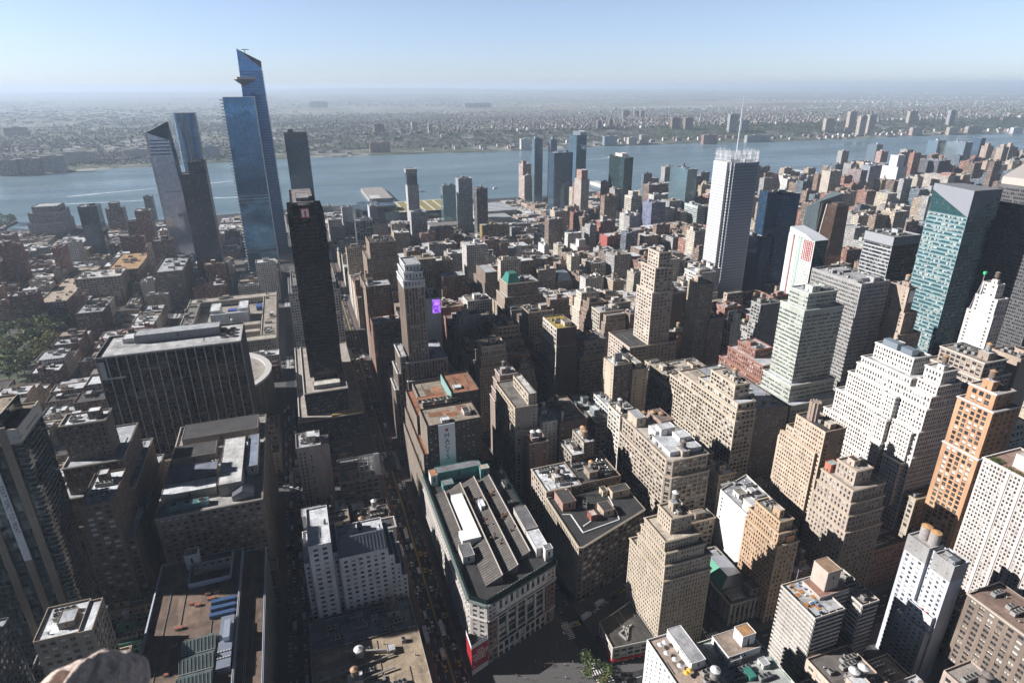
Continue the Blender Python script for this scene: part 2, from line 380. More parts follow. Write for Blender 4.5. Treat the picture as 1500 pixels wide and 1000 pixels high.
def curtain(mb, O, U, Wd, H, col, rng, pw=1.6, fl=3.9, H2=None):
    O = np.asarray(O, float); U = np.asarray(U, float); k = rng.integers(0, 900, 2)*1.0
    H2 = H if H2 is None else H2
    mb.quads([[O, O+U*Wd, O+U*Wd+Z3*H2, O+Z3*H]], col, 'curt', [(k[0], k[1]), (k[0]+Wd/pw, k[1]), (k[0]+Wd/pw, k[1]+H2/fl), (k[0], k[1]+H/fl)])
def farface(mb, O, U, Wd, H, col, rng, bay=3.0, fl=3.5):
    O = np.asarray(O, float); U = np.asarray(U, float); k = rng.integers(0, 900, 2)*1.0
    nb, nf = max(1, round(Wd/bay)), max(1, round(H/fl))
    mb.quads([[O, O+U*Wd, O+U*Wd+Z3*H, O+Z3*H]], col, 'far', [(k[0], k[1]), (k[0]+nb, k[1]), (k[0]+nb, k[1]+nf), (k[0], k[1]+nf)])
def rect(x0, x1, y0, y1): return [(x0, y0), (x1, y0), (x1, y1), (x0, y1)]
def inset(pts, w):
    n = len(pts); out = []
    for i in range(n):
        p0, p1, p2 = (np.array(pts[(i+k) % n], float) for k in (-1, 0, 1))
        a = (p1-p0)/np.linalg.norm(p1-p0); b = (p2-p1)/np.linalg.norm(p2-p1)
        na, nb_ = np.array([-a[1], a[0]]), np.array([-b[1], b[0]])
        m = na+nb_; m = m/max(.2, (m@m))*2
        out.append(tuple(p1+m*w))
    return out
def side_of(U): # facing of a facade whose left-to-right direction is U
    n = np.cross([U[0], U[1], 0], Z3)
    return ('E' if n[1] < 0 else 'W') if abs(n[1]) > abs(n[0]) else ('N' if n[0] > 0 else 'S')
TRIM = .35
def tier(wb, gb, cb, rb, pts, z0, z1, style, faces, wcol, gcol, rcol, rng, wins=None, par=1.1, cornice=None, spcol=None):
    """one storey-stack of a building: facades on every side, a parapet with a coping and the roof surface behind it"""
    n = len(pts)
    for i in range(n):
        p, q = np.array(pts[i], float), np.array(pts[(i+1) % n], float); Wd = float(np.linalg.norm(q-p)); U = np.array([*(q-p)/Wd, 0])
        if Wd < .3: continue
        sd = side_of(U); st = faces.get(sd, style); zb = z0 if z0 < 1 else z0-par-.1; O = np.array([*p, zb]); H = z1-zb; col = wcol
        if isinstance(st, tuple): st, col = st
        if st == 'blank': wb.quads([[O, O+U*Wd, O+U*Wd+Z3*H, O+Z3*H]], col, 'wall')
        elif st == 'curt': curtain(cb, O, U, Wd, H, gcol, rng)
        elif st == 'far': farface(wb, O, U, Wd, H, col, rng)
        elif st == 'few':   # party wall with one column of windows at each end
            w = min(3.2, Wd*.25)
            for u0_, u1_, kk in ((0, w*.5, 0), (w*.5, w*1.5, 1), (w*1.5, Wd-w*1.5, 0), (Wd-w*1.5, Wd-w*.5, 1), (Wd-w*.5, Wd, 0)):
                if u1_-u0_ < .05: continue
                if kk: facade(wb, gb, O+U*u0_, U, u1_-u0_, H, dict(ST['mini'], bay=w, c=.05, pw=.45), col, gcol, rng, spcol, wins, z0 < 1)
                else: wb.quads([[O+U*u0_, O+U*u1_, O+U*u1_+Z3*H, O+U*u0_+Z3*H]], col, 'wall')
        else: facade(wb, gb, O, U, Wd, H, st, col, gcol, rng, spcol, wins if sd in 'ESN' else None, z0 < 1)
    inn = inset(pts, TRIM); zr = z1-par
    cc = cornice if cornice is not None else np.clip(np.array(wcol)*1.12, 0, .85)
    wb.quads([[(*pts[i], z1), (*pts[(i+1) % n], z1), (*inn[(i+1) % n], z1), (*inn[i], z1)] for i in range(n)], cc, 'plain')
    wb.quads([[(*inn[(i+1) % n], zr), (*inn[i], zr), (*inn[i], z1), (*inn[(i+1) % n], z1)] for i in range(n)], np.array(wcol)*.9, 'wall')
    rb.poly([(*p, zr) for p in inn], rcol, 'roof')
    if cornice is not None:
        out = inset(pts, -.55); zc0, zc1 = z1-1.5, z1-.25
        wb.quads([[(*out[i], zc0+.5), (*out[(i+1) % n], zc0+.5), (*out[(i+1) % n], zc1), (*out[i], zc1)] for i in range(n)], cc, 'plain')
        wb.quads([[(*out[i], zc1), (*out[(i+1) % n], zc1), (*pts[(i+1) % n], zc1), (*pts[i], zc1)] for i in range(n)], cc, 'plain')
        wb.quads([[(*pts[i], zc0), (*pts[(i+1) % n], zc0), (*out[(i+1) % n], zc0+.5), (*out[i], zc0+.5)] for i in range(n)], cc, 'plain')

# ------------------------------------------------------------------ rooftop fittings, shared meshes
def tank_meshes(barrel, cap):
    b = MB(); nb = 18
    for k in range(4): b.cyl(0, 0, 2.2+k*1.05, 3.23+k*1.05, 2.1-k*.04, 2.08-k*.04, np.array(barrel)*(1-.06*(k % 2)), 'wood', nb, k == 3)
    for k in range(4): b.cyl(0, 0, 2.7+k*1.0, 2.8+k*1.0, 2.16-k*.04, 2.16-k*.04, (.08, .07, .06), 'metal', nb, False)
    c = MB(); c.cyl(0, 0, 6.42, 7.7, 2.35, .12, cap, 'plain', nb)
    f = MB()
    for a in range(4):
        x, y = 1.45*math.cos(a*math.pi/2+.78), 1.45*math.sin(a*math.pi/2+.78); x2, y2 = 1.45*math.cos(a*math.pi/2+2.35), 1.45*math.sin(a*math.pi/2+2.35)
        f.bar((x, y, 0), (x, y, 2.2), .22, (.09, .08, .08), 'metal'); f.bar((x, y, .2), (x2, y2, 2.0), .1, (.09, .08, .08), 'metal')
    f.box(-1.9, 1.9, -1.9, 1.9, 2.0, 2.2, (.10, .09, .085), 'metal', True)
    return b.mesh('water_tank'), c.mesh('tank_cap'), f.mesh('tank_frame')
TANKS = [tank_meshes((.22, .16, .12), (.33, .20, .12)), tank_meshes((.30, .28, .26), (.55, .55, .56)), tank_meshes((.16, .12, .10), (.16, .14, .13)),
         tank_meshes((.36, .33, .30), (.46, .27, .14))]
def water_tank(root, x, y, z, v=0, s=1.0):
    b, c, f = TANKS[v % 4]
    t = inst('water_tank', b, root, (x, y, z), random.random()*3, s)
    for nm, me in (('tank_cap', c), ('tank_frame', f)):
        o = bpy.data.objects.new(nm, me); COL.objects.link(o); o.parent = t
    return t
def ac_mesh(n, col):
    b = MB(); w = n*2.4
    b.box(-w/2, w/2, -1.3, 1.3, .4, 2.4, col, 'metal'); b.box(-w/2+.1, w/2-.1, -1.2, 1.2, 0, .4, (.06, .06, .06), 'metal')
    b.quads([[(-w/2+.1, -1.305, .7), (w/2-.1, -1.305, .7), (w/2-.1, -1.305, 2.1), (-w/2+.1, -1.305, 2.1)]], np.array(col)*.35, 'metal')
    for i in range(n):
        x = -w/2+1.2+i*2.4
        b.cyl(x, 0, 2.4, 2.75, 1.05, 1.05, np.array(col)*.8, 'metal', 14, False); b.cyl(x, 0, 2.42, 2.47, .98, .98, (.02, .02, .02), 'metal', 14)
        b.box(x-.95, x+.95, -.08, .08, 2.55, 2.62, (.12, .12, .12), 'metal'); b.box(x-.08, x+.08, -.95, .95, 2.56, 2.63, (.12, .12, .12), 'metal')
    return b.mesh('cooling_unit')
ACS = [ac_mesh(1, (.45, .45, .45)), ac_mesh(2, (.50, .49, .47)), ac_mesh(3, (.42, .43, .44)), ac_mesh(4, (.55, .54, .52))]
def vent_mesh():
    b = MB(); b.cyl(0, 0, 0, 1.1, .3, .3, (.35, .35, .35), 'metal', 8); b.cyl(0, 0, 1.1, 1.5, .55, .2, (.4, .4, .4), 'metal', 8); return b.mesh('vent')
VENT = vent_mesh()
def duct_mesh():
    b = MB(); b.box(-4, 4, -.45, .45, .5, 1.3, (.42, .42, .43), 'metal', True); b.box(3.1, 4, -.45, 3.5, .5, 1.3, (.42, .42, .43), 'metal', True)
    for x in (-3.2, 0, 3.2): b.box(x-.1, x+.1, -.3, .3, 0, .5, (.1, .1, .1), 'metal')
    return b.mesh('duct')
DUCT = duct_mesh()
def bulkhead(root, x0, x1, y0, y1, z, h, col, roofc, name='bulkhead'):
    b = MB(); b.box(x0, x1, y0, y1, z, z+h, col, 'wall', topcol=roofc, topmat='roof')
    b.box(x0-.12, x1+.12, y0-.12, y0+.1, z+h-.05, z+h+.3, np.array(col)*1.15, 'plain'); b.box(x0-.12, x1+.12, y1-.1, y1+.12, z+h-.05, z+h+.3, np.array(col)*1.15, 'plain')
    b.box(x0-.12, x0+.1, y0+.1, y1-.1, z+h-.05, z+h+.3, np.array(col)*1.15, 'plain'); b.box(x1-.1, x1+.12, y0+.1, y1-.1, z+h-.05, z+h+.3, np.array(col)*1.15, 'plain')
    m = (y0+y1)/2
    b.quads([[(x0-.02, m+.5, z+.05), (x0-.02, m-.5, z+.05), (x0-.02, m-.5, z+2.1), (x0-.02, m+.5, z+2.1)]], (.07, .06, .055), 'plain')
    m = (x0+x1)/2
    b.quads([[(m-.6, y0-.02, z+h*.4), (m+.6, y0-.02, z+h*.4), (m+.6, y0-.02, z+h*.8), (m-.6, y0-.02, z+h*.8)]], DARK, 'glaze')
    return b.build(name, root)
WHITE, SILV, TAR, TANR, GRAV, REDR = (.62, .64, .67), (.40, .42, .45), (.060, .058, .060), (.30, .25, .20), (.20, .185, .17), (.27, .12, .08)
def clutter(root, x0, x1, y0, y1, z, rng, dens=1.0, tank=None, col=(.3, .25, .2), big=True):
    w, dpt = x1-x0, y1-y0
    if w < 6 or dpt < 6: return
    taken = []
    def place(a, b, m=1.4):
        for _ in range(14):
            x = rng.uniform(x0+a/2+m, max(x0+a/2+m+.01, x1-a/2-m)); y = rng.uniform(y0+b/2+m, max(y0+b/2+m+.01, y1-b/2-m))
            if all(abs(x-p[0]) > (a+p[2])/2+.4 or abs(y-p[1]) > (b+p[3])/2+.4 for p in taken):
                taken.append((x, y, a, b)); return x, y
        return None
    if big:
        a, b = min(w*.42, rng.uniform(5, 9)), min(dpt*.42, rng.uniform(5, 10)); p = place(a, b)
        if p:
            h = rng.uniform(3.2, 6)
            bulkhead(root, p[0]-a/2, p[0]+a/2, p[1]-b/2, p[1]+b/2, z, h, np.array(col)*rng.uniform(.8, 1.15), [WHITE, SILV, TAR, GRAV][rng.integers(4)])
            if tank if tank is not None else rng.random() < .35: water_tank(root, *p, z+h, int(rng.integers(4)), .95)
    k = w*dpt/110*dens
    for i in range(min(7, int(k)+1)):
        t = int(rng.integers(4)); a = (t+1)*2.4
        p = place(a, 2.8)
        if p: inst('cooling_unit', ACS[t], root, (*p, z))
    for i in range(min(3, int(k*.35))):
        p = place(8.5, 5)
        if p: inst('duct', DUCT, root, (*p, z), 0)
    for i in range(min(8, int(k*.8)+1)):
        p = place(1.2, 1.2)
        if p: inst('vent', VENT, root, (*p, z))
    if w > 12 and rng.random() < .5:
        p = place(5, 5)
        if p: bulkhead(root, p[0]-2, p[0]+2, p[1]-2.3, p[1]+2.3, z, 2.8, np.array(col)*.9, SILV)
WINM = {}
def window_mesh(w, h, v):
    k = (round(w, 1), round(h, 1), v)
    if k not in WINM:
        b = MB(); w2, h2 = k[0]/2, k[1]/2; fc = [(.16, .15, .14), (.42, .40, .37), (.10, .09, .08)][v % 3]; t = .09
        for a in ((-w2, -w2+t, -h2, h2), (w2-t, w2, -h2, h2), (-w2+t, w2-t, -h2, -h2+t), (-w2+t, w2-t, h2-t, h2), (-w2+t, w2-t, -.04, .04)):
            b.box(a[0], a[1], -.06, .02, a[2], a[3], fc, 'plain', True)
        uvo = v*3.3
        if v == 1 and k[0] < 2.4: b.box(-.38, .38, -.45, 0, -h2+.08, -h2+.55, (.33, .33, .32), 'metal', True)
        b.quads([[(-w2, 0, -h2), (w2, 0, -h2), (w2, 0, h2), (-w2, 0, h2)]], DARK, 'glaze', [(uvo+.05, .02), (uvo+.4, .02), (uvo+.4, .98), (uvo+.05, .98)])
        WINM[k] = b.mesh('window')
    return WINM[k]
ALL = []   # footprints of everything explicit
def building(name, label, cat, tiers, style='mas', w=(.42, .34, .26), faces={}, r=SILV, g=None, gl=DARK, cl=1.0, win=0, cornice=None, sp=None, tank=None, par=1.1, topcl=True):
    ts = []
    for t in tiers:
        if len(t) == 3 and isinstance(t[0], list): ts.append((t[0], t[1], t[2]))
        else: ts.append((rect(*t[:4]), t[4], t[5]))
    P0 = np.array(ts[0][0])
    seed = int(abs(P0[0, 0]*7+P0[0, 1]*13))+int(ts[-1][2]); rng = np.random.default_rng(seed); random.seed(seed)
    if isinstance(style, str) and style in ST: style = dict(ST[style], bay=ST[style]['bay']*rng.uniform(.88, 1.14), pw=ST[style]['pw']*rng.uniform(.85, 1.12), sw=ST[style]['sw']*rng.uniform(.88, 1.12), fl=ST[style]['fl']*rng.uniform(.95, 1.06))
    c = P0.mean(0); root = thing(name, label, cat, (c[0], c[1], 0), g)
    wb, gb, cb = MB(), MB(), MB(); RB = []; wins = [] if win else None
    for pts, z0, z1 in ts:
        ALL.append((np.array(pts), z0, z1, root))
        rb = MB(); RB.append(rb)
        tier(wb, gb, cb, rb, pts, z0, z1, style, faces, w, gl, r if not isinstance(r, list) else r[rng.integers(len(r))], rng, wins, par, cornice, sp)
    wb.build('wall', root)
    gz = gb.build('glazing', root)
    if gz: gz['kind'] = 'stuff'
    cb.build('curtain_wall', root)
    for rb in RB: rb.build('roof', root)
    if c[1] < 560:
        pb_ = MB()
        for pts, z0, z1 in ts:
            a = np.array(pts); lo, hi = a.min(0)+1.2, a.max(0)-1.2
            if len(pts) != 4 or (hi-lo).min() < 5: continue
            base = np.array(r if not isinstance(r, list) else r[0])
            for k in range(int(min(9, (hi-lo).prod()/90))+2):
                w_, h_ = rng.uniform(1.2, max(1.5, (hi[0]-lo[0])*.4)), rng.uniform(1.2, max(1.5, (hi[1]-lo[1])*.3)); x_, y_ = rng.uniform(lo[0], hi[0]-w_), rng.uniform(lo[1], hi[1]-h_)
                zc = z1-par+.012+.006*k; pb_.quads([[(x_, y_, zc), (x_+w_, y_, zc), (x_+w_, y_+h_, zc), (x_, y_+h_, zc)]], base*rng.uniform(.55, 1.35), 'roof')
            for k in range(3):
                x_ = rng.uniform(lo[0], hi[0]); ya, yb = sorted(rng.uniform(lo[1], hi[1], 2)); pb_.bar((x_, ya, z1-par+.3), (x_, yb, z1-par+.3), .25, (.35, .34, .33), 'metal')
        pb_.build('roof_patchwork', root)
    if cl:
        for i, (pts, z0, z1) in enumerate(ts):
            a = np.array(pts); lo, hi = a.min(0), a.max(0); top = [q for q in ts if q[1] >= z1-.1]
            if i == len(ts)-1 and topcl: clutter(root, lo[0]+1, hi[0]-1, lo[1]+1, hi[1]-1, z1-par, rng, cl, tank, w)
            elif not top and topcl: clutter(root, lo[0]+1, hi[0]-1, lo[1]+1, hi[1]-1, z1-par, rng, cl*.7, tank, w)
    if wins:
        camp = np.array([0, 0, CAMZ]); sc_ = []
        for k, (p, U, ww, hh) in enumerate(wins):
            v = camp-p; dist = np.linalg.norm(v); sc_.append(-(max(0, np.cross(U, Z3)@v)/dist**3)*ww*hh)
        for k in np.argsort(sc_)[:win]:
            p, U, ww, hh = wins[k]
            inst('window', window_mesh(ww, hh, int(rng.integers(3))), root, p, math.atan2(U[1], U[0]))
    return root
def lettering(parent, text, loc, size, rot, col, depth=.06, align='CENTER', space=1.0):
    cu = bpy.data.curves.new('lettering', 'FONT'); cu.body = text; cu.size = size; cu.align_x = align; cu.align_y = 'CENTER'; cu.extrude = depth; cu.space_line = space
    m = bpy.data.materials.new('letter_paint'); m.use_nodes = True; m.node_tree.nodes['Principled BSDF'].inputs['Base Color'].default_value = (*col, 1)
    cu.materials.append(m)
    o = bpy.data.objects.new('lettering', cu); COL.objects.link(o); o.rotation_euler = rot
    bpy.context.view_layer.update(); dg_ = bpy.context.evaluated_depsgraph_get()
    me = bpy.data.meshes.new_from_object(o.evaluated_get(dg_), depsgraph=dg_)
    m2 = bpy.data.objects.new('lettering', me); COL.objects.link(m2); m2.rotation_euler = rot
    if not me.materials: me.materials.append(m)
    bpy.data.objects.remove(o); bpy.data.curves.remove(cu)
    m2.location = Vector(loc)-worg(parent); m2.parent = parent
    return m2

# ------------------------------------------------------------------ the ground: streets, pavements, river, far shore
SX = [(-420+79.7*0-79.7*k, -360-79.7*k) for k in range(9, 0, -1)] + [(-420, -360), (-340, -280), (-260, -200), (-180.5, -120), (-101, -40), (-22, 38)]
SX += [(66+79.5*j, 125.5+79.5*j) for j in range(8)] + [(712+79.5*j, 772+79.5*j) for j in range(24)]
AY = [(-50, 203), (233, 485), (515, 752), (784, 1000), (1030, 1246), (1276, 1492), (1522, 1760)]
SHORE = [(-6000, 1700), (-1500, 1700), (-760, 1780), (-640, 1830), (-300, 1850), (60, 1900), (640, 1850), (1000, 1830), (1600, 1800), (2400, 1830), (9000, 1900)]
def shore_y(x):
    return float(np.interp(x, [p[0] for p in SHORE], [p[1] for p in SHORE]))
b = MB(); b.poly([(-6000, -900, 0), (9000, -900, 0), *[(x, y, 0) for x, y in SHORE[::-1]]], (.05, .05, .05), 'asphalt')
b.quads([[(*SHORE[i], -4), (*SHORE[i+1], -4), (*SHORE[i+1], 0), (*SHORE[i], 0)][::-1] for i in range(len(SHORE)-1)], (.2, .19, .18), 'concrete')
b.build('ground', kind='structure')
b = MB(); b.quads([[(-40000, -40000, -.5), (60000, -40000, -.5), (60000, -899, -.5), (-40000, -899, -.5)]], (.10, .115, .135), 'concrete'); b.build('east_land', kind='structure')
b = MB(); b.quads([[(-60000, 900, -2.5), (90000, 900, -2.5), (90000, 9000, -2.5), (-60000, 9000, -2.5)]], (.06, .1, .12), 'water'); b.build('river_water', kind='structure')
b = MB()
for x0, x1 in SX:
    for y0, y1 in AY:
        b.box(x0-4.2, x1+4.2, y0-5, y1+5, .0, .15, (.085, .083, .082), 'concrete')
b.build('pavement', kind='structure')
# road paint: lane lines, bus lanes, crossings
b = MB(); zz = .009; WH, YE = (.75, .75, .73), (.62, .42, .06)
def strip(x0, x1, y0, y1, c, z=zz): b.quads([[(x0, y0, z), (x1, y0, z), (x1, y1, z), (x0, y1, z)]], c, 'plain')
for (y0, y1) in AY[:5]:
    strip(51.9, 52.2, y0, y1, YE); strip(52.6, 52.9, y0, y1, YE)
    for lx in (44.5, 48.2, 56.5, 60):
        for k in range(int((y1-y0)/9)): strip(lx, lx+.18, y0+k*9, y0+k*9+4, WH)
    strip(40.9, 44.2, y0, y1, (.16, .055, .045), .005); strip(60.3, 63.2, y0, y1, (.16, .055, .045), .005)
for (a0, a1) in ((203, 233), (485, 515), (752, 784), (1000, 1030)):
    for lx in (a0+9, a0+15, a0+21):
        for k in range(-60, 130): strip(k*9, k*9+4, lx, lx+.2, WH)
    for x0, x1 in SX[8:24]:
        for yy in (a0+1.5, a1-5):
            pass
        for xx in (x0-4.2-4.4, x1+4.2+.8):
            for k in range(int((a1-a0)/1.5)): strip(xx, xx+3.5, a0+k*1.5, a0+k*1.5+.7, WH)
        for k in range(6):
            strip(x1+4.4+k*1.6, x1+5.1+k*1.6, a0-4, a0-.6, WH); strip(x1+4.4+k*1.6, x1+5.1+k*1.6, a1+.6, a1+4, WH)
# crossings of the diagonal avenue by the store
for (xa, ya, n, ang) in ((127, 270, 9, 0), (128, 262, 10, 1), (150, 262, 8, 0), (131, 238, 11, 1)):
    for k in range(n):
        if ang: strip(xa, xa+4, ya+k*1.4, ya+k*1.4+.7, WH, .164)
        else: strip(xa+k*1.4, xa+k*1.4+.7, ya, ya+4, WH, .164)
b.build('road_markings', kind='structure')
# far shore: flat bank, wooded ridge, towns, marsh, hills at the horizon
def njh(x, y):
    sh = 3290+60*math.sin(x/900)+40*math.sin(x/310+1)
    if x < -500: sh = min(sh, 2950+max(0, (x+1300))*.45) if x > -1300 else 2950
    t = y-sh
    if t < 0: return -8
    h = 3.0
    if x > -250:
        rise = min(1, max(0, (x+250)/500)); h += rise*52*min(1, max(0, (t-330-70*math.sin(x/700))/230))
    else: h += 22*min(1, max(0, (t-900)/500))
    if y > 5200: h *= max(.08, 1-(y-5200)/1900)
    if y > 14000: h += min(1, (y-14000)/9000)*60*(1+.5*math.sin(x/5200)+.3*math.sin(x/2100+y/3000))
    if y > 26000: h += min(1, (y-26000)/6000)*(90+50*math.sin(x/7000+1)+22*math.sin(x/2600))
    return h
xs = np.concatenate([np.linspace(-30000, -1800, 22), np.linspace(-1500, 8000, 130), np.linspace(9000, 75000, 34)])
ys = np.concatenate([np.linspace(2800, 4600, 60), np.linspace(4700, 8000, 26), np.geomspace(8600, 60000, 30)])
G = np.array([[(x, y, njh(x, y)) for y in ys] for x in xs])
b = MB(); b.quads(np.stack([G[:-1, :-1], G[1:, :-1], G[1:, 1:], G[:-1, 1:]], 2).reshape(-1, 4, 3), (.1, .1, .08), 'land')
o = b.build('far_land', kind='structure')

# ------------------------------------------------------------------ the buildings one can name, placed on the street grid (x = uptown, y = across town, metres)
TAN, LIME, CREAM, BROWN, DBRN, BRICK, GREY, WHT, ORNG, PINK = (.40, .31, .23), (.44, .37, .29), (.55, .48, .38), (.24, .165, .12), (.15, .105, .08), (.27, .12, .085), (.36, .36, .36), (.58, .57, .55), (.52, .27, .12), (.45, .33, .27)
B = building
# south of the wide street
B('office_building', 'small tan brick office block with flat white roof below the glass apartment tower', 'building', [(-140, -121.5, 274, 296, 0, 84), (-121, -115, 271, 292, 0, 86)], 'pair', (.30, .24, .18), {'N': 'loft'}, WHITE, cl=.5, win=70)
rt = B('apartment_tower', 'dark glass apartment tower with tan vertical piers and a phone text banner at far left', 'tower', [(-192, -150, 348, 380, 0, 158), (-186, -156, 352, 376, 158, 166)], 'curt', (.40, .34, .27), {}, TANR, gl=(.025, .05, .055), cl=.6)
b = MB()
for x0, x1, z1 in ((-158.4, -154.6, 160), (-166.6, -163.2, 160), (-176, -172.5, 160)): b.box(x0, x1, 346.9, 348.02, 0, z1, (.27, .22, .165), 'wall')  # pier colour lowered to deepen the shade on this unlit side
b.box(-150.1, -149.6, 347.5, 380.5, 150, 158.4, (.5, .47, .42), 'plain', True); b.box(-160, -149.6, 347.2, 347.98, 150, 158.4, (.5, .47, .42), 'plain', True)
b.build('pier', rt)
b = MB()
for k in range(48):
    z = 12+k*3.0
    b.box(-152.6, -149.2, 346.8, 351, z, z+.22, (.36, .38, .38), 'plain', True); b.box(-149.9, -149.1, 356, 374, z, z+.2, (.30, .32, .32), 'plain', True)
b.build('balcony_slabs', rt)
b = MB(); b.box(-166.7, -163.1, 346.7, 346.88, 78, 146, (.66, .67, .72), 'plain', True); bn = b.build('banner', rt)
lettering(bn, 'TEXT "EPIC" TO 78247', (-164.9, 346.66, 112), 3.1, (R(90), R(90), 0), (.05, .06, .12), .02)
B('office_building', 'narrow brown brick office building with white roof right of the glass apartment tower', 'building', [(-138, -121, 357, 392, 0, 100), (-121, -116, 360, 393, 0, 70)], 'pair', (.17, .12, .09), {'N': 'mas'}, WHITE, cl=.8, win=80)  # brick colour darkened to stand for deeper shade on the visible faces
B('office_building', 'stepped brown masonry office block with white cornices and four rooftop fans before the black slab', 'building', [(-168, -119, 395, 472, 0, 62), (-164, -121, 398, 462, 62, 82), (-158, -125, 403, 452, 82, 101), (-156, -131, 412, 428, 101, 126)], 'mas', (.18, .145, .12), {}, [WHITE, SILV, TAR], cornice=(.36, .33, .30), cl=1.2, win=80)  # wall colour taken down to deepen the shade painted into it
ho = B('hotel', 'large old masonry hotel with carved top storeys and cluttered snowy white roof', 'hotel', [(-106, -44, 368, 486, 0, 75)], 'pair', (.25, .20, .16), {}, (.32, .31, .30), cornice=(.42, .38, .34), cl=0, win=100)  # hotel walls darkened in colour, since only shaded faces show
for a in ((-104, -72, 384, 396, 6, (.34, .30, .26), WHITE), (-70, -56, 380, 440, 9, (.30, .27, .24), (.55, .55, .55)), (-104, -74, 402, 420, 4, (.2, .2, .22), (.18, .20, .26)), (-104, -76, 428, 446, 6, (.3, .25, .2), TAR),
          (-100, -48, 452, 474, 8, (.3, .26, .22), TAR), (-54, -47, 400, 444, 7, (.3, .28, .26), (.22, .26, .34))): bulkhead(ho, a[0], a[1], a[2], a[3], 73.9, a[4], a[5], a[6], 'penthouse')
b = MB(); b.box(-100, -76, 373, 378, 73.9, 77.4, (.16, .30, .32), 'metal')
for k in range(3): b.cyl(-96+k*8, 375.5, 77.4, 77.9, 2.1, 2.1, (.4, .38, .35), 'metal', 16); b.cyl(-96+k*8, 375.5, 77.9, 77.95, 1.8, 1.8, (.05, .04, .04), 'metal', 16)
b.build('cooling_tower', ho)
b = MB(); b.quads([[(-62, 372, 77.5), (-55.5, 372, 80.5), (-55.5, 381, 80.5), (-62, 381, 77.5)], [(-55.5, 372, 80.5), (-49, 372, 77.5), (-49, 381, 77.5), (-55.5, 381, 80.5)], [(-62, 372, 73.9), (-49, 372, 73.9), (-49, 372, 77.5), (-62, 372, 77.5)], [(-49, 372, 73.9), (-49, 381, 73.9), (-49, 381, 77.5), (-49, 372, 77.5)], [(-62, 381, 73.9), (-62, 372, 73.9), (-62, 372, 77.5), (-62, 381, 77.5)]], (.17, .18, .21), 'metal')
b.poly([(-62, 372, 77.5), (-49, 372, 77.5), (-55.5, 372, 80.5)], (.17, .18, .21), 'metal'); b.build('gabled_plant_room', ho)
rng0 = np.random.default_rng(4); clutter(ho, -104, -46, 380, 484, 73.9, rng0, .5, False, (.3, .27, .25), False)
p2 = B('office_slab', 'wide black office slab with pale vertical mullions and flat white roof', 'building', [(-164, -57, 530, 579, 0, 124)], dict(ST['fins'], d=1.2, se=1.15), (.36, .36, .36), {'N': ('slim', (.10, .10, .105))}, (.46, .46, .47), gl=(.006, .007, .008), cl=0, par=1.4, sp=(.012, .012, .014))
for a in ((-140, -75, 556, 570, 7, (.22, .22, .23), SILV), (-150, -120, 560, 572, 4, WHT, WHITE), (-96, -80, 566, 576, 5, (.5, .5, .5), WHITE)): bulkhead(p2, *a[:4], 122.6, *a[4:], 'penthouse')
b = MB()
for i in range(2):
    for k in range(3):
        x, y = -72+i*7, 548+k*8
        b.cyl(x, y, 122.6, 124.4, 2.8, 2.8, (.35, .34, .33), 'metal', 18, False); b.cyl(x, y, 122.6, 122.75, 2.7, 2.7, (.03, .03, .03), 'metal', 18)
b.build('cooling_fans', p2)
b = MB(); b.box(-162.5, -158.5, 529.4, 529.95, 106, 120, (.42, .42, .43), 'plain', True); b.box(-162.5, -146, 529.4, 529.95, 104.6, 106, (.42, .42, .43), 'plain', True); b.build('sign_frame', p2)
# round arena
a_ = [(-108+62*math.cos(t), 652+62*math.sin(t)) for t in np.linspace(0, 2*math.pi, 56, endpoint=False)]
ar = thing('arena', 'round drum shaped arena with white roof ring behind the black slab', 'arena', (-108, 652, 0)); ALL.append((np.array(a_), 0, 45, ar))
b = MB(); n_ = len(a_)
b.quads([[(*a_[i], 0), (*a_[(i+1) % n_], 0), (*a_[(i+1) % n_], 44), (*a_[i], 44)] for i in range(n_)], (.20, .15, .11), 'wall')
for i in range(n_):
    q = [(-108+(62+e)*math.cos(2*math.pi*(i+o)/n_), 652+(62+e)*math.sin(2*math.pi*(i+o)/n_)) for e, o in ((0, 0), (.8, .03), (.8, .16), (0, .2))]
    b.quads([[(*q[k], 0), (*q[k+1], 0), (*q[k+1], 43), (*q[k], 43)] for k in range(3)], (.26, .19, .14), 'wall')
b.build('drum_wall', ar)
b = MB(); inn = [(-108+57*math.cos(t), 652+57*math.sin(t)) for t in np.linspace(0, 2*math.pi, 56, endpoint=False)]; out = [(-108+63*math.cos(t), 652+63*math.sin(t)) for t in np.linspace(0, 2*math.pi, 56, endpoint=False)]
for i in range(n_):
    k = (i+1) % n_; b.quads([[(*out[i], 46), (*out[k], 46), (*inn[k], 46), (*inn[i], 46)], [(*out[i], 43.5), (*out[k], 43.5), (*out[k], 46), (*out[i], 46)], [(*inn[k], 43), (*inn[i], 43), (*inn[i], 46), (*inn[k], 46)]], (.50, .49, .47), 'plain')
b.build('roof_ring', ar)
b = MB(); b.poly([(*p, 43.2) for p in inn], (.34, .31, .28), 'roof'); b.build('roof', ar)
clutter(ar, -104, -58, 625, 690, 43.2, np.random.default_rng(8), .6, False)
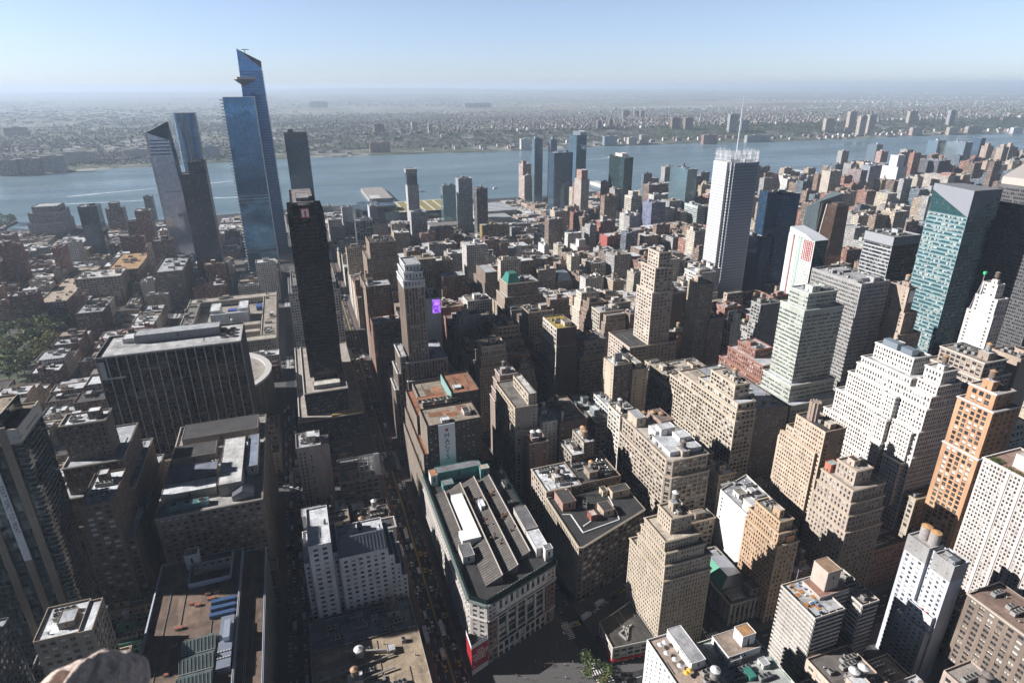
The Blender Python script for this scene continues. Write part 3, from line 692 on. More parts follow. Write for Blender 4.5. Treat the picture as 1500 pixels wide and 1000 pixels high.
# old post office with courts
po = B('post_office', 'low wide stone post office with colonnade, cluttered roof courts and two white monitors', 'post office', [(-165, -44, 790, 806, 0, 27), (-165, -44, 975, 995, 0, 27), (-165, -150, 806, 975, 0, 27), (-62, -44, 806, 975, 0, 27), (-150, -62, 806, 975, 0, 19)], 'deco', (.42, .37, .31), {}, [(.40, .36, .31), (.34, .30, .26), GRAV], cornice=(.5, .45, .38), cl=.25)
for a in ((-148, -64, 822, 832, 9, (.36, .31, .26), (.42, .36, .30)), (-148, -64, 850, 862, 9, (.36, .31, .26), (.38, .33, .28)), (-128, -116, 892, 925, 20, WHT, WHITE), (-92, -80, 892, 925, 20, WHT, WHITE), (-128, -80, 886, 892, 16, (.45, .50, .55), SILV), (-140, -128, 870, 880, 8, WHT, WHITE)): bulkhead(po, *a[:4], 17.9, *a[4:], 'roof_monitor')
b = MB(); b.box(-110, -98, 930, 940, 17.9, 24, (.05, .08, .30), 'plain'); b.box(-72, -64, 935, 950, 17.9, 24, (.04, .10, .28), 'plain'); b.build('tarpaulin', po)
# black slab tower and its stepped podium
p1 = B('office_tower', 'tall black slab office tower with red logo panel, end face toward the viewer', 'tower', [(-7.5, 25, 606, 672, 49, 213), (-3.7, 18.6, 592, 694, 49, 222)], dict(ST['slim'], bay=2.0, top=8, d=.12, se=.10, pw=.22), (.010, .011, .013), {}, (.22, .20, .19), gl=(.006, .007, .008), cl=0, par=2, sp=(.006, .006, .007))
for a in ((-2, 17, 604, 690, 3, (.13, .12, .12), (.22, .2, .2)), (2, 13, 610, 640, 6, (.16, .15, .15), (.30, .28, .28))): bulkhead(p1, *a[:4], 220, *a[4:], 'plant_room')
for k in range(5): inst('cooling_unit', ACS[k % 4], p1, (8, 596+k*2, 220))
b = MB(); b.box(4.3, 11.7, 591.6, 592.02, 211, 219.6, (.62, .06, .05), 'plain', True); lg = b.build('logo_panel', p1)
b = MB(); b.box(5.1, 7.3, 591.3, 591.62, 212, 218.8, (.8, .75, .74), 'plain', True); b.box(8.8, 11, 591.3, 591.62, 212, 218.8, (.8, .75, .74), 'plain', True); b.box(7.3, 8.8, 591.3, 591.62, 217.6, 218.8, (.8, .75, .74), 'plain', True); b.build('logo', lg)
b = MB(); b.box(-8.6, -7.3, 606, 611, 203.5, 213.4, (.62, .60, .52), 'plain', True); b.build('corner_panel', p1)
pd = B('office_podium', 'stepped pale terraced podium with blue striped glass at the foot of the black slab tower', 'building', [(-22, 38, 556, 748, 0, 26), (-14.4, 26, 568, 690, 26, 49)], 'slim', (.10, .11, .14), {}, (.40, .36, .32), gl=(.02, .035, .075), cl=0, cornice=(.55, .51, .47), sp=(.03, .035, .05))
bulkhead(pd, -5, 20, 576, 586, 47.9, 4, (.3, .33, .33), (.55, .52, .46), 'roof_house'); b = MB(); b.box(8, 34, 557.2, 560, 25, 27, (.30, .22, .06), 'plain'); b.build('roof_planter', pd)
B('office_building', 'pale grid office block with square windows showing both sides of the black slab tower', 'building', [(-21, 41, 786, 860, 0, 84), (-17, 37, 790, 856, 84, 93)], 'bigw', (.56, .57, .60), {}, GRAV, cl=1)
sl = B('hotel_tower', 'slim pinkish beige hotel tower with a blank face beside the black slab podium', 'hotel', [(-22, -4.5, 425, 447, 0, 74), (-4.4, 1.5, 434, 447, 0, 69)], 'blank', (.42, .35, .31), {'W': 'mini'}, SILV, cl=1.2)
b = MB()
for k in range(19):
    for x in (-19.6, -16.8, -12.2 if k % 3 else -16.7):
        z = 10+k*3.2; b.box(x-.6, x+.6, 424.88, 425.02, z, z+1.6, DARK, 'glaze', True)
b.build('window_column', sl)
shp = B('shop_building', 'low dark shop building with red lit sign band before the black slab podium', 'building', [(-3, 24, 480, 524, 0, 13)], 'loft', (.10, .10, .11), {}, TAR, cl=2)
b = MB(); b.box(-2, 22, 479.5, 480, 10, 11.6, (.5, .05, .05), 'plain', True); b.build('sign_band', shp)
B('office_building', 'low grey office building with stepped plant roof under the steel billboard frame', 'building', [(6, 37, 438, 472, 0, 29)], 'loft', (.24, .23, .23), {}, (.16, .16, .17), cl=2.2)
b = MB()
for x in (22, 26, 30, 34, 37): b.bar((x, 440, 28), (x, 440, 49), .5, (.6, .6, .62), 'metal'); b.bar((x, 440, 48), (x, 452, 28), .3, (.5, .5, .52), 'metal')
for z in (29, 34, 39, 44, 48.6): b.bar((22, 440, z), (37, 440, z), .4, (.6, .6, .62), 'metal'); b.bar((22, 445, z-4 if z > 40 else 29), (37, 445, z-4 if z > 40 else 29), .3, (.5, .5, .52), 'metal')
b.box(34.5, 38.5, 438.8, 439.2, 29, 49, (.62, .64, .66), 'plain', True); bf = b.build('billboard_frame'); tag(bf, 'white steel billboard frame on a low roof beside the wide street', 'billboard')
# white stepped block by the street
wb_ = B('office_building', 'white stepped office block with grey mansard roof along the wide street', 'building', [(-22, -18, 314, 345, 0, 60), (-5.2, -1.8, 316, 345, 0, 62), (-1.8, 27, 312, 330, 0, 60), (27, 30.5, 312.2, 345, 0, 54), (30.5, 34, 312.4, 345, 0, 46), (34, 37.5, 312.6, 345, 0, 36), (-1.8, 27, 330, 346, 0, 58), (-18, -5.2, 310, 347, 0, 75)], dict(ST['pair'], pw=.5, sw=.52, se=.01, top=2), (.64, .62, .62), {'N': ('loft', (.30, .34, .42)), 'W': 'blank'}, [WHITE, (.2, .24, .3)], cl=0, win=100)
b = MB(); b.quads([[(-1.8, 312, 60), (27, 312, 60), (26, 320, 68), (-1, 320, 68)], [(27, 330, 60), (-1.8, 330, 60), (-1, 321, 68), (26, 321, 68)], [(27, 312, 60), (27, 330, 60), (26, 321, 68), (26, 320, 68)], [(-1.8, 330, 60), (-1.8, 312, 60), (-1, 320, 68), (-1, 321, 68)], [(-1, 320, 68), (26, 320, 68), (26, 321, 68), (-1, 321, 68)]], (.20, .22, .26), 'metal')
for k in range(14): b.bar((-.8+k*2.05, 311.95, 60.1), (-.4+k*2.0, 319.9, 68.1), .18, (.15, .17, .2), 'metal')
b.build('mansard_roof', wb_); inst('cooling_unit', ACS[2], wb_, (13, 338, 57), R(90), 1.3)
bulkhead(wb_, -21, -9, 348, 356, 60, 9, (.4, .38, .36), SILV, 'roof_house'); inst('vent', VENT, wb_, (-3, 345, 74)); inst('vent', VENT, wb_, (-8, 330, 73.9), 0, 1.4)
B('shop_building', 'low shop block with blue shaded roof in front of the white stepped block', 'building', [(-24, 37, 283, 309.5, 0, 21)], 'loft', (.42, .40, .38), {}, (.24, .26, .30), cl=1.1)
tp = B('department_store', 'low store with tan plant cluttered roof and a small water tank at bottom centre', 'store', [(-24, 37, 226, 282.5, 0, 24)], 'loft', (.45, .38, .30), {}, (.36, .28, .20), cl=1.6, tank=True)
water_tank(tp, 2, 270, 23, 1, 1.2)
b = MB()
for k in range(3): b.bar((-20, 262-k*9, 24.2), (20, 266-k*9, 24.4), .8, (.5, .46, .42), 'metal')
b.bar((-6, 276, 25), (22, 268, 25), 1.2, (.55, .5, .46), 'metal'); b.build('duct', tp)
bl = B('shop_building', 'small building with blue and pink roof sheds at the bottom edge beside the wide street', 'building', [(16, 37.5, 196, 224, 0, 26)], 'loft', (.5, .47, .44), {}, (.42, .3, .28), cl=0)
for a in ((20, 27, 212, 219, 3, (.04, .16, .5), (.03, .22, .75)), (21, 30, 203, 212, 5, (.35, .34, .34), (.28, .28, .29))): bulkhead(bl, *a[:4], 24.9, *a[4:], 'roof_shed')
# big brown roof with skylights, bottom left
ml = B('shopping_mall', 'wide brown gravel roofed mall building with four glass skylights and white parapet at bottom left', 'mall', [(-101, -57, 226, 342, 0, 60), (-57, -44, 226, 342, 0, 57)], 'fine', (.22, .21, .19), {'N': ('deco', (.20, .18, .15))}, (.155, .105, .078), cl=0, par=2.2, cornice=(.42, .46, .54), win=0)  # mall wall colours carry extra shade for their unlit faces
b = MB()
for k in range(4):
    y0 = 232+k*11.5; xs_ = (-81.5, -77.5, -69.5, -65.5); zs_ = (57.9, 61.2, 64, 61.2)
    prof = [(y0, 57.9), (y0, 60.5), (y0+5.5, 64.2), (y0+11, 60.5), (y0+11, 57.9)]
    for i in range(4):
        (ya, za), (yb, zb) = prof[i], prof[i+1]
        b.quads([[(-81, ya, za), (-66, ya, za), (-66, yb, zb), (-81, yb, zb)]], (.24, .31, .31), 'curt', [(0, i), (9, i), (9, i+1), (0, i+1)])
    b.poly([(-66, y, z) for y, z in prof], (.45, .50, .48), 'metal'); b.poly([(-81, y, z) for y, z in prof[::-1]], (.45, .50, .48), 'metal')
    for j in range(10): b.bar((-81+j*1.67, y0, 60.6), (-81+j*1.67, y0+5.5, 64.3), .22, (.5, .53, .5), 'metal')
    b.bar((-81, y0, 60.6), (-66, y0, 60.6), .3, (.55, .57, .55), 'metal')
b.build('skylight', ml)
bulkhead(ml, -87, -80, 334.5, 341, 57.8, 10, (.5, .5, .5), (.25, .2, .15), 'stair_tower')
b = MB(); b.box(-84, -62, 318, 318.5, 57.8, 61, (.42, .46, .55), 'plain'); b.box(-62.5, -62, 318, 340, 57.8, 61, (.42, .46, .55), 'plain'); b.box(-84.5, -84, 318, 340, 57.8, 61, (.42, .46, .55), 'plain')
for k in range(5):
    x = -80.5+k*4.1; b.box(x-1.9, x+1.9, 327, 334, 59, 62, (.4, .38, .35), 'metal'); b.cyl(x, 330, 62, 62.6, 1.5, 1.5, (.5, .47, .43), 'metal', 16); b.cyl(x, 330, 62.6, 62.65, 1.2, 1.2, (.04, .03, .03), 'metal', 16)
b.build('cooling_tower', ml)
b = MB(); rr_ = random.Random(3)
for i in range(22):
    x, y = rr_.uniform(-97, -60), rr_.uniform(230, 316)
    if -84 < x < -64 and y < 282: continue
    l = rr_.choice((2, 3, 4)); b.box(x, x+l, y, y+1.6, 57.8, 59.2, (.45, .45, .48), 'metal', topcol=(.30, .09, .05), topmat='plain')
b.build('roof_hatch', ml)
b = MB(); b.box(-64.5, -58, 252, 286, 57.8, 61.5, (.34, .38, .46), 'metal'); b.box(-62, -59, 268, 280, 61.5, 64.5, (.5, .56, .68), 'metal')
for k in range(10): b.cyl(-64+k % 5*1.3, 258+k//5*4, 61.5, 62.1, .5, .5, (.7, .7, .7), 'metal', 10)
for k in range(3): b.box(-71, -58.5, 290+k*5, 292.4+k*5, 57.8, 60, (.10, .18, .36), 'metal')
b.build('plant_units', ml)
B('shop_building', 'low building with green copper shopfront facade between mall and white roofed office', 'building', [(-140, -113, 325, 345, 0, 24)], 'loft', (.05, .22, .18), {}, TAR, cl=1)
B('shop_building', 'low tan roofed building with a curved tan wall behind the mall', 'building', [(-138, -113, 347, 355, 0, 30)], 'mas', (.40, .30, .20), {}, (.40, .30, .22), cl=2)
B('office_building', 'dark glassy office block with ruffled pale roof rim at the bottom left corner', 'building', [(-230, -168, 268, 318, 0, 66), (-226, -172, 272, 314, 66, 74)], 'loft', (.10, .12, .15), {}, SILV, gl=(.03, .05, .08), cl=2)
# the department store: old front building with an angled face, holdout corner, high rear part with the banner
MACY = [(66, 269), (74.5, 261.6), (124.8, 280.2), (124.8, 400), (66, 400)]
st_ = thing('department_store', 'huge department store with white columned front, ribbed dark roof sheds and green parapet', 'store', (95, 300, 0)); ALL.append((np.array(MACY), 0, 48, st_))
wbm, gbm, rbm = MB(), MB(), MB(); rng1 = np.random.default_rng(11)
WS = (.47, .43, .40)
def seg(p, q, z0, z1, st, col, gcol=DARK): # one flat stretch of facade between two plan points
    p, q = np.array(p, float), np.array(q, float); w = np.linalg.norm(q-p); facade(wbm, gbm, (*p, z0), np.array([*(q-p)/w, 0]), w, z1-z0, st, col, gcol, rng1, None, None, z0 < 1)
e0, e1 = np.array(MACY[1]), np.array(MACY[2]); eu = (e1-e0)/np.linalg.norm(e1-e0); el_ = float(np.linalg.norm(e1-e0)); en = np.array([eu[1], -eu[0]])
for a, c_ in ((0, 7.5), (el_-7.5, el_)):
    seg(e0+eu*a, e0+eu*c_, 0, 34, dict(ST['pair'], bay=3.6, c=.6), (.22, .13, .11)); seg(e0+eu*a, e0+eu*c_, 34, 46, dict(ST['pair'], bay=3.6), WS)
seg(e0+eu*7.5, e1-eu*7.5, 0, 11, dict(bay=4.3, fl=5.2, pw=.26, sw=.16, d=.8, pe=0, se=.1, base=5.2, top=.8, c=.3), WS)
seg(e0+eu*7.5-en*.8, e1-eu*7.5-en*.8, 11, 34, dict(bay=8.0, fl=5.7, pw=.22, sw=.10, d=1.0, pe=0, se=.9, base=0, top=.8, c=.9), WS, (.012, .035, .035))
seg(e0+eu*7.5, e1-eu*7.5, 34, 46, dict(bay=4.0, fl=10, pw=.50, sw=.22, d=.5, pe=0, se=.04, base=.5, top=1.6, c=.5), (.60, .56, .54), (.02, .05, .05))
seg(MACY[0], MACY[1], 0, 46, 'pair', WS); seg((66, 400), (66, 269), 0, 46, dict(ST['loft'], bay=3.4, pw=.44, d=.7), (.50, .46, .42)); seg(MACY[2], MACY[3], 0, 46, 'loft', (.28, .22, .18))
for zc, e, hgt, cc in ((10.8, .6, .8, WS), (33.6, 1.0, .9, (.5, .46, .44)), (45.6, 1.6, .9, (.16, .19, .18))):
    for p, q in ((MACY[0], MACY[1]), (MACY[1], MACY[2]), (MACY[4], MACY[0]), (MACY[2], MACY[3])):
        p, q = np.array(p), np.array(q); u_ = (q-p)/np.linalg.norm(q-p); n_2 = np.array([u_[1], -u_[0]])
        P_ = [p, q, q+n_2*e, p+n_2*e]; wbm.prism([tuple(x) for x in P_[::-1]] if False else [tuple(P_[3]), tuple(P_[2]), tuple(P_[1]), tuple(P_[0])], zc, zc+hgt, cc, 'plain', bottom=True)
GRN = (.012, .034, .036)
for i in range(len(MACY)):   # green copper parapet with pale lamps
    p, q = np.array(MACY[i], float), np.array(MACY[(i+1) % 5], float); w = np.linalg.norm(q-p); u_ = (q-p)/w; nn = np.array([-u_[1], u_[0]])
    P_ = [p+nn*.3, q+nn*.3, q+nn*.9, p+nn*.9]; wbm.prism([tuple(x) for x in P_], 46, 49.2, GRN, 'metal')
    for k in range(int(w/3.2)):
        x = p+u_*(k+.5)*3.2+nn*.25; wbm.box(x[0]-.25, x[0]+.25, x[1]-.2, x[1]+.2, 46, 49.4, np.array(GRN)*1.7, 'metal')
for k in range(24):
    x = e0+eu*(2+k*2.0)-en*2.2
    if k > 3: wbm.box(x[0]-.25, x[0]+.25, x[1]-.25, x[1]+.25, 46.4, 47.6, (.7, .7, .68), 'plain')
wbm.build('wall', st_); g_ = gbm.build('glazing', st_); g_['kind'] = 'stuff'
rbm.poly([(*p, 46.4) for p in inset(MACY, .9)], (.035, .034, .035), 'roof'); rbm.build('roof', st_)
def shed(x0, x1, y0, y1, zl, zh, ridge=True):   # saw-tooth roof shed, glazed wall on the low side
    b = MB(); b.quads([[(x0, y0, 46.4), (x1, y0, 46.4), (x1, y0, zh), (x0, y0, zl)], [(x1, y1, 46.4), (x0, y1, 46.4), (x0, y1, zl), (x1, y1, zh)]], (.12, .12, .12), 'plain')
    b.quads([[(x1, y0, 46.4), (x1, y1, 46.4), (x1, y1, zh), (x1, y0, zh)], [(x0, y1, 46.4), (x0, y0, 46.4), (x0, y0, zl), (x0, y1, zl)]], (.06, .06, .065), 'plain')
    b.quads([[(x0, y0, zl), (x1, y0, zh), (x1, y1, zh), (x0, y1, zl)]], (.125, .11, .10), 'roof')
    n = int((y1-y0)/1.9)
    for k in range(n+1): b.bar((x0, y0+k*(y1-y0)/n, zl+.03), (x1, y0+k*(y1-y0)/n, zh+.03), .34, (.05, .047, .045), 'plain')
    b.box(x1-.35, x1+.25, y0, y1, zh, zh+.5, (.52, .47, .42), 'plain'); return b.build('roof_shed', st_)
shed(68.5, 76, 310, 372, 47.2, 49.2); shed(78, 88.5, 275, 374, 47, 52); shed(90, 100, 280, 378, 47, 52); shed(103, 111.5, 290, 378, 47, 51)
b = MB(); b.prism([(73.5, 311), (86, 311), (86, 321), (86, 360), (78, 360), (78, 321), (73.5, 321)], 46.4, 53, (.55, .57, .6), 'plain', (.80, .80, .78), 'plain'); b.build('white_roof_house', st_)
for a in ((70, 77.5, 297, 308.5, 6, (.5, .47, .44), (.16, .16, .17)), (115, 123, 288, 306, 7, (.55, .53, .5), (.62, .64, .68)), (114.5, 123, 306.2, 330, 8, (.40, .36, .33), (.15, .15, .16)), (119, 124, 283, 287.5, 9, (.6, .58, .56), (.2, .2, .22)), (69, 74, 384, 392, 9, (.56, .54, .52), (.45, .19, .08)),
          (76, 84, 375, 382, 5, (.07, .28, .26), (.24, .25, .27)), (74, 108, 386, 394, 9, (.07, .30, .27), (.20, .20, .22)), (106, 113, 380, 386, 9, (.08, .28, .26), (.52, .44, .35)), (94.5, 97.5, 340, 348, 7, (.6, .62, .68), (.72, .74, .78))): bulkhead(st_, *a[:4], 46.4, *a[4:], 'plant_room')
b = MB(); rr_ = random.Random(5)
for k in range(26):
    x, y, s_ = rr_.choice((rr_.uniform(91, 98), rr_.uniform(104, 110))), rr_.choice((rr_.uniform(300, 316), rr_.uniform(322, 334), rr_.uniform(350, 362))), rr_.uniform(.5, 1.6)
    b.box(x, x+s_, y, y+s_*1.2, 48, 50.2+rr_.random()*2, rr_.choice(((.22, .10, .06), (.16, .12, .10), (.30, .16, .10))), 'metal')
b.build('rusty_ventilators', st_)
inst('cooling_unit', ACS[3], st_, (112, 372, 46.4), R(90), 1.2); inst('cooling_unit', ACS[1], st_, (118, 345, 46.4)); inst('cooling_unit', ACS[2], st_, (120, 366, 46.4), R(90))
# holdout corner with red advertising
HO = [(63.3, 257.2), (74.2, 261.3), (74.2, 261.5), (65.8, 268.8), (63.3, 268.8)]
hc = thing('corner_shop', 'small red poster wrapped corner shop building at the foot of the columned store front', 'shop', (68, 263, 0)); ALL.append((np.array(HO), 0, 24, hc))
b = MB(); RED = (.30, .012, .018); b.prism(HO, 0, 4, (.5, .48, .46), 'plain'); b.prism(HO, 4, 20.5, RED, 'plain')
hu = np.array([10.9, 4.1])/np.hypot(10.9, 4.1)
b.build('wall', hc)
b = MB(); b.quads([[(63.3, 257.2, 20.5), (74.2, 261.3, 20.5), (74.2, 261.3, 24.5), (63.3, 257.2, 23.6)], [(63.3, 268.8, 20.5), (63.3, 257.2, 20.5), (63.3, 257.2, 23.6), (63.3, 268.8, 24.2)]], (.62, .62, .66), 'plain'); b.poly([(*p, 20.6) for p in HO], (.03, .03, .035), 'roof'); b.build('parapet', hc)
ang = math.atan2(4.1, 10.9); hn = np.array([hu[1], -hu[0]])
mid = np.array([63.3, 257.2])+hu*5.9+hn*.12
lettering(hc, "THE\nWORLD'S\nLARGEST\nSTORE", (mid[0], mid[1], 13.4), 2.7, (R(90), 0, ang), (.85, .78, .74), .04, space=.85)
lettering(hc, "\u2605", (63.3+hu[0]*1.5+hn[0]*.12, 257.2+hu[1]*1.5+hn[1]*.12, 6.2), 1.6, (R(90), 0, ang), (.85, .78, .74), .04)
# rear high part with the banner
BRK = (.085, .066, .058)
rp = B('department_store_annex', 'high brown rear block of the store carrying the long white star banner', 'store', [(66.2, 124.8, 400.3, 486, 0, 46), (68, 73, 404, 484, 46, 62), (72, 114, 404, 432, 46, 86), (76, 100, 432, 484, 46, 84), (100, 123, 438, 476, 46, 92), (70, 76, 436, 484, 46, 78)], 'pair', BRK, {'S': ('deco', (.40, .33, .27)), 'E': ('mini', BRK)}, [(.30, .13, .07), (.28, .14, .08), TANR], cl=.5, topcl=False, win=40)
b = MB(); b.box(80.4, 93.2, 403.2, 403.9, 49, 85.3, (.80, .81, .84), 'plain', True); bn = b.build('banner', rp)
b = MB(); s5 = []
for k in range(10):
    rad, t = (2.1 if k % 2 == 0 else .85), math.pi/2+k*math.pi/5; s5.append((86.8+rad*math.cos(t), 403.12, 80.6+rad*math.sin(t)))
for k in range(10): b.poly([(86.8, 403.12, 80.6), s5[(k+1) % 10], s5[k]][::-1], (.45, .015, .02), 'plain')
b.build('star', bn)
for k, ch in enumerate("MACYS"): lettering(bn, ch, (86.8, 403.1, 75.4-k*4.6), 5.6, (R(90), 0, 0), (.015, .015, .018))
b = MB(); b.box(99.4, 99.9, 438, 476, 84, 92.5, (.20, .33, .30), 'plain', True); b.build('green_side_wall', rp)
for k in range(3): inst('cooling_unit', ACS[1], rp, (80+k*10, 440, 84.2), 0, 1.7)
bulkhead(rp, 74, 97, 447, 452, 82.9, 3, (.25, .13, .09), (.33, .15, .08), 'plant_room'); bulkhead(rp, 84, 90, 406, 411, 84.9, 2.4, (.5, .55, .58), (.6, .64, .66), 'plant_room'); bulkhead(rp, 103, 108, 412, 420, 84.9, 3, (.5, .46, .42), TAR, 'plant_room'); bulkhead(rp, 104, 110, 446, 452, 90.9, 1.5, (.5, .5, .5), WHITE, 'plant_room')
b = MB(); rr_ = random.Random(9)
for k in range(700):
    x, y, z = rr_.uniform(66.8, 71.5), rr_.uniform(402, 436), 46+abs(rr_.gauss(0, .9)); s_ = rr_.uniform(.2, .6)
    if int(y/4) % 3 == 0: continue
    v = np.array([rr_.gauss(0, 1) for _ in range(9)]).reshape(3, 3)*s_; b.poly(np.array([x, y, z])+v, np.array((.06, .085, .03))*rr_.uniform(.5, 1.7), 'leaf')
rgarden = b.build('roof_garden', rp)
# towers along the north side
B('art_deco_tower', 'slender brown brick tower with pale crown stepping down to the wide street', 'tower', [(66, 77, 521, 548, 0, 62), (77, 122, 514, 572, 0, 72), (69, 77, 519, 548, 62, 79), (77.4, 115, 515.5, 562, 72, 90), (72, 77.4, 517.5, 548, 79, 96), (80, 98.5, 517, 550, 90, 161)], 'deco', (.31, .235, .18), {}, [SILV, GRAV], cornice=(.58, .57, .56), cl=.6, topcl=False, sp=(.12, .10, .09))
nc = ALL[-1][3]; wbn, gbn, rbn = MB(), MB(), MB()
for (x0, x1, y0, y1, z0, z1) in ((79.8, 98.7, 516.8, 550.2, 159.6, 166), (81, 97.5, 518, 549, 166, 173), (82.5, 96, 520, 546, 173, 179)): tier(wbn, gbn, wbn, rbn, rect(x0, x1, y0, y1), z0, z1, dict(ST['deco'], bay=3, fl=6, base=1, top=2.5, pw=.6), {}, (.56, .56, .57), DARK, SILV, np.random.default_rng(2), cornice=(.64, .64, .65))
wbn.build('crown', nc); gbn.build('crown_windows', nc)['kind'] = 'stuff'; rbn.build('crown_roof', nc)
B('hotel_tower', 'massive stepped brown brick hotel tower at the far end of the wide street', 'hotel', [(72, 125, 786.5, 850, 0, 82), (74, 88, 786, 800, 82, 100), (108, 122, 787, 800, 82, 100), (78, 119, 790, 840, 82, 118), (83, 117, 792, 834, 118, 138)], 'fine', (.34, .26, .19), {}, [TAR, GRAV], cl=1.4)
pu = B('office_building', 'grey blank walled office block with a glowing purple screen behind the slender crowned tower', 'building', [(110, 125, 579, 606, 0, 127)], 'blank', (.34, .36, .39), {'N': 'loft'}, (.14, .15, .16), cl=.5)
b = MB(); b.box(116.5, 124.5, 578.5, 578.95, 111, 125, (.20, .06, .55), 'plain', True); sc_ = b.build('screen', pu)
pm = bpy.data.materials.new('screen_light'); pm.use_nodes = True; pb = pm.node_tree.nodes['Principled BSDF']; t_ = pm.node_tree
tg = N(t_, 'ShaderNodeTexNoise'); tg.inputs['Scale'].default_value = .35; L(t_, geo_pos(t_), tg.inputs['Vector'])
L(t_, mixc(t_, ramp(t_, tg.outputs[0], .35, .65), (.12, .02, .5), (.55, .25, .95)), pb.inputs['Emission Color']); pb.inputs['Emission Strength'].default_value = .75; pb.inputs['Base Color'].default_value = (.05, .02, .1, 1)
sc_.data.materials.clear(); sc_.data.materials.append(pm)
# block by block, uptown
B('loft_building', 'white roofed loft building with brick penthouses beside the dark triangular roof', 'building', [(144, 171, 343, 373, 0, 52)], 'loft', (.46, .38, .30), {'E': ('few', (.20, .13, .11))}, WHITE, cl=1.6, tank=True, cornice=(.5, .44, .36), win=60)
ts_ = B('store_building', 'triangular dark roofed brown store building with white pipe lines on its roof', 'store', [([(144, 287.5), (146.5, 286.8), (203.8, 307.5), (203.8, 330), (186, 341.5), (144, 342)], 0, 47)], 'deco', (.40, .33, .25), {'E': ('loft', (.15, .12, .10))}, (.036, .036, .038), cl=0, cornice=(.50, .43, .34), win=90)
for a in ((149, 159, 325, 340, 7, (.34, .2, .15), TAR), (163, 167.5, 309, 315, 4.5, (.32, .07, .04), (.48, .45, .44)), (173, 181, 310, 320, 5, (.42, .3, .22), (.05, .05, .052)), (188, 202, 326, 333, 6, (.46, .36, .25), (.05, .05, .052)), (183, 187, 331, 337, 4.5, (.5, .4, .27), (.07, .07, .07))): bulkhead(ts_, *a[:4], 45.9, *a[4:], 'penthouse')
b = MB(); PW = (.62, .62, .63)
for p, q in (((153, 320), (153, 300)), ((153, 300), (182, 304)), ((182, 304), (184, 311)), ((184, 311), (187, 330)), ((153, 320), (147.5, 322)), ((156, 306), (163, 309))): b.bar((*p, 46.2), (*q, 46.2), .7, PW, 'plain')
b.build('roof_pipe', ts_); inst('cooling_unit', ACS[1], ts_, (166, 325, 45.9), R(60), 1.3); inst('vent', VENT, ts_, (157, 344-6, 53)); b = MB(); b.cyl(162, 340, 46, 62, .45, .4, (.2, .18, .17), 'metal', 10); b.build('chimney', ts_)
B('loft_building', 'brown brick loft building with dark plant roof and tank just uptown of the triangular roof', 'building', [(171.4, 203.8, 343, 374, 0, 52)], 'mas', (.30, .23, .17), {}, [TAR], cl=2.2, tank=True, win=40)
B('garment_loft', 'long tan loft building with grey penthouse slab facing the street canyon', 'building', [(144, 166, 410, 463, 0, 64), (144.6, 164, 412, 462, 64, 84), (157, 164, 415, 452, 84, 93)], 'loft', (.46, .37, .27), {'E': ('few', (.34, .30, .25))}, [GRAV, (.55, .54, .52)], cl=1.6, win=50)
B('white_loft', 'white painted cube loft with rows of small windows beside the long tan loft', 'building', [(166.3, 179, 406, 430, 0, 70)], 'mini', (.52, .51, .48), {}, WHITE, cl=.4, win=40)
B('brick_loft', 'brick building with a pair of white roof tanks below the white painted cube', 'building', [(149, 165, 391, 404, 0, 62)], 'few', (.24, .16, .13), {}, GRAV, cl=.6, tank=False); water_tank(ALL[-1][3], 155, 399, 60.9, 1, 1.1); water_tank(ALL[-1][3], 160, 398, 60.9, 1, 1.1)
B('dark_loft', 'wide dark brick loft with brown roof and a pale chimney stack', 'building', [(180, 205, 404, 446, 0, 68)], 'few', (.13, .09, .075), {}, (.33, .28, .23), cl=.5); b = MB(); b.cyl(184, 408, 66, 76, .9, .8, (.5, .48, .45), 'plain', 10); b.build('chimney', ALL[-1][3])
B('stepped_loft', 'stepped garment loft with white roof and striped setbacks beside the long tan loft', 'building', [(146, 171, 466, 484.5, 0, 62), (147.5, 170, 467, 484, 62, 70), (149, 169, 468, 484, 70, 79), (151, 167, 470, 484, 79, 86)], 'mas', (.32, .24, .20), {}, [WHITE, SILV], cornice=(.5, .42, .40), cl=1.4, tank=True)
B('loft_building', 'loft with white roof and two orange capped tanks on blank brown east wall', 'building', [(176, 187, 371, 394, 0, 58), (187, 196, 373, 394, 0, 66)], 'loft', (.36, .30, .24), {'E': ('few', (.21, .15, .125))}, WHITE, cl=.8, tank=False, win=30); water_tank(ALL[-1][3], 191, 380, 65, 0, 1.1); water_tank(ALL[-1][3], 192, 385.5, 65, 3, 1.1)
B('green_cornice_loft', 'blue grey loft with dark green cornice and white roof hatches, nearer of the pair', 'building', [(224, 239, 425, 452, 0, 48)], 'loft', (.22, .25, .27), {}, [(.5, .47, .43)], cornice=(.03, .07, .07), cl=.9)
B('green_cornice_loft', 'blue grey loft with dark green cornice, farther of the pair beside white plant roof', 'building', [(224, 239, 456, 482, 0, 48)], 'loft', (.20, .23, .26), {}, [(.42, .42, .42)], cornice=(.03, .07, .08), cl=1.1)
B('white_loft', 'white loft building with dense roof plant beside the green cornice pair', 'building', [(241, 262, 428, 470, 0, 55)], 'loft', (.58, .58, .57), {}, WHITE, cl=2.2)
B('narrow_loft', 'narrow tall white fronted loft with tall window columns beside tan corner loft', 'building', [(224, 232.5, 384.6, 405, 0, 77)], 'loft', (.58, .53, .46), {}, (.22, .16, .13), cl=2, win=50)
b6 = B('garment_tower', 'big tan corner loft with chamfered corner and white sheds crowding its roof', 'building', [([(224, 318.5), (228, 314), (259.5, 314), (259.5, 384), (224, 384)], 0, 63), ([(225.5, 319.5), (229, 315.8), (258, 315.8), (258, 383), (225.5, 383)], 63, 76)], 'loft', (.44, .355, .275), {}, [(.46, .42, .38)], cornice=(.50, .42, .34), cl=1.1, tank=True, win=100)
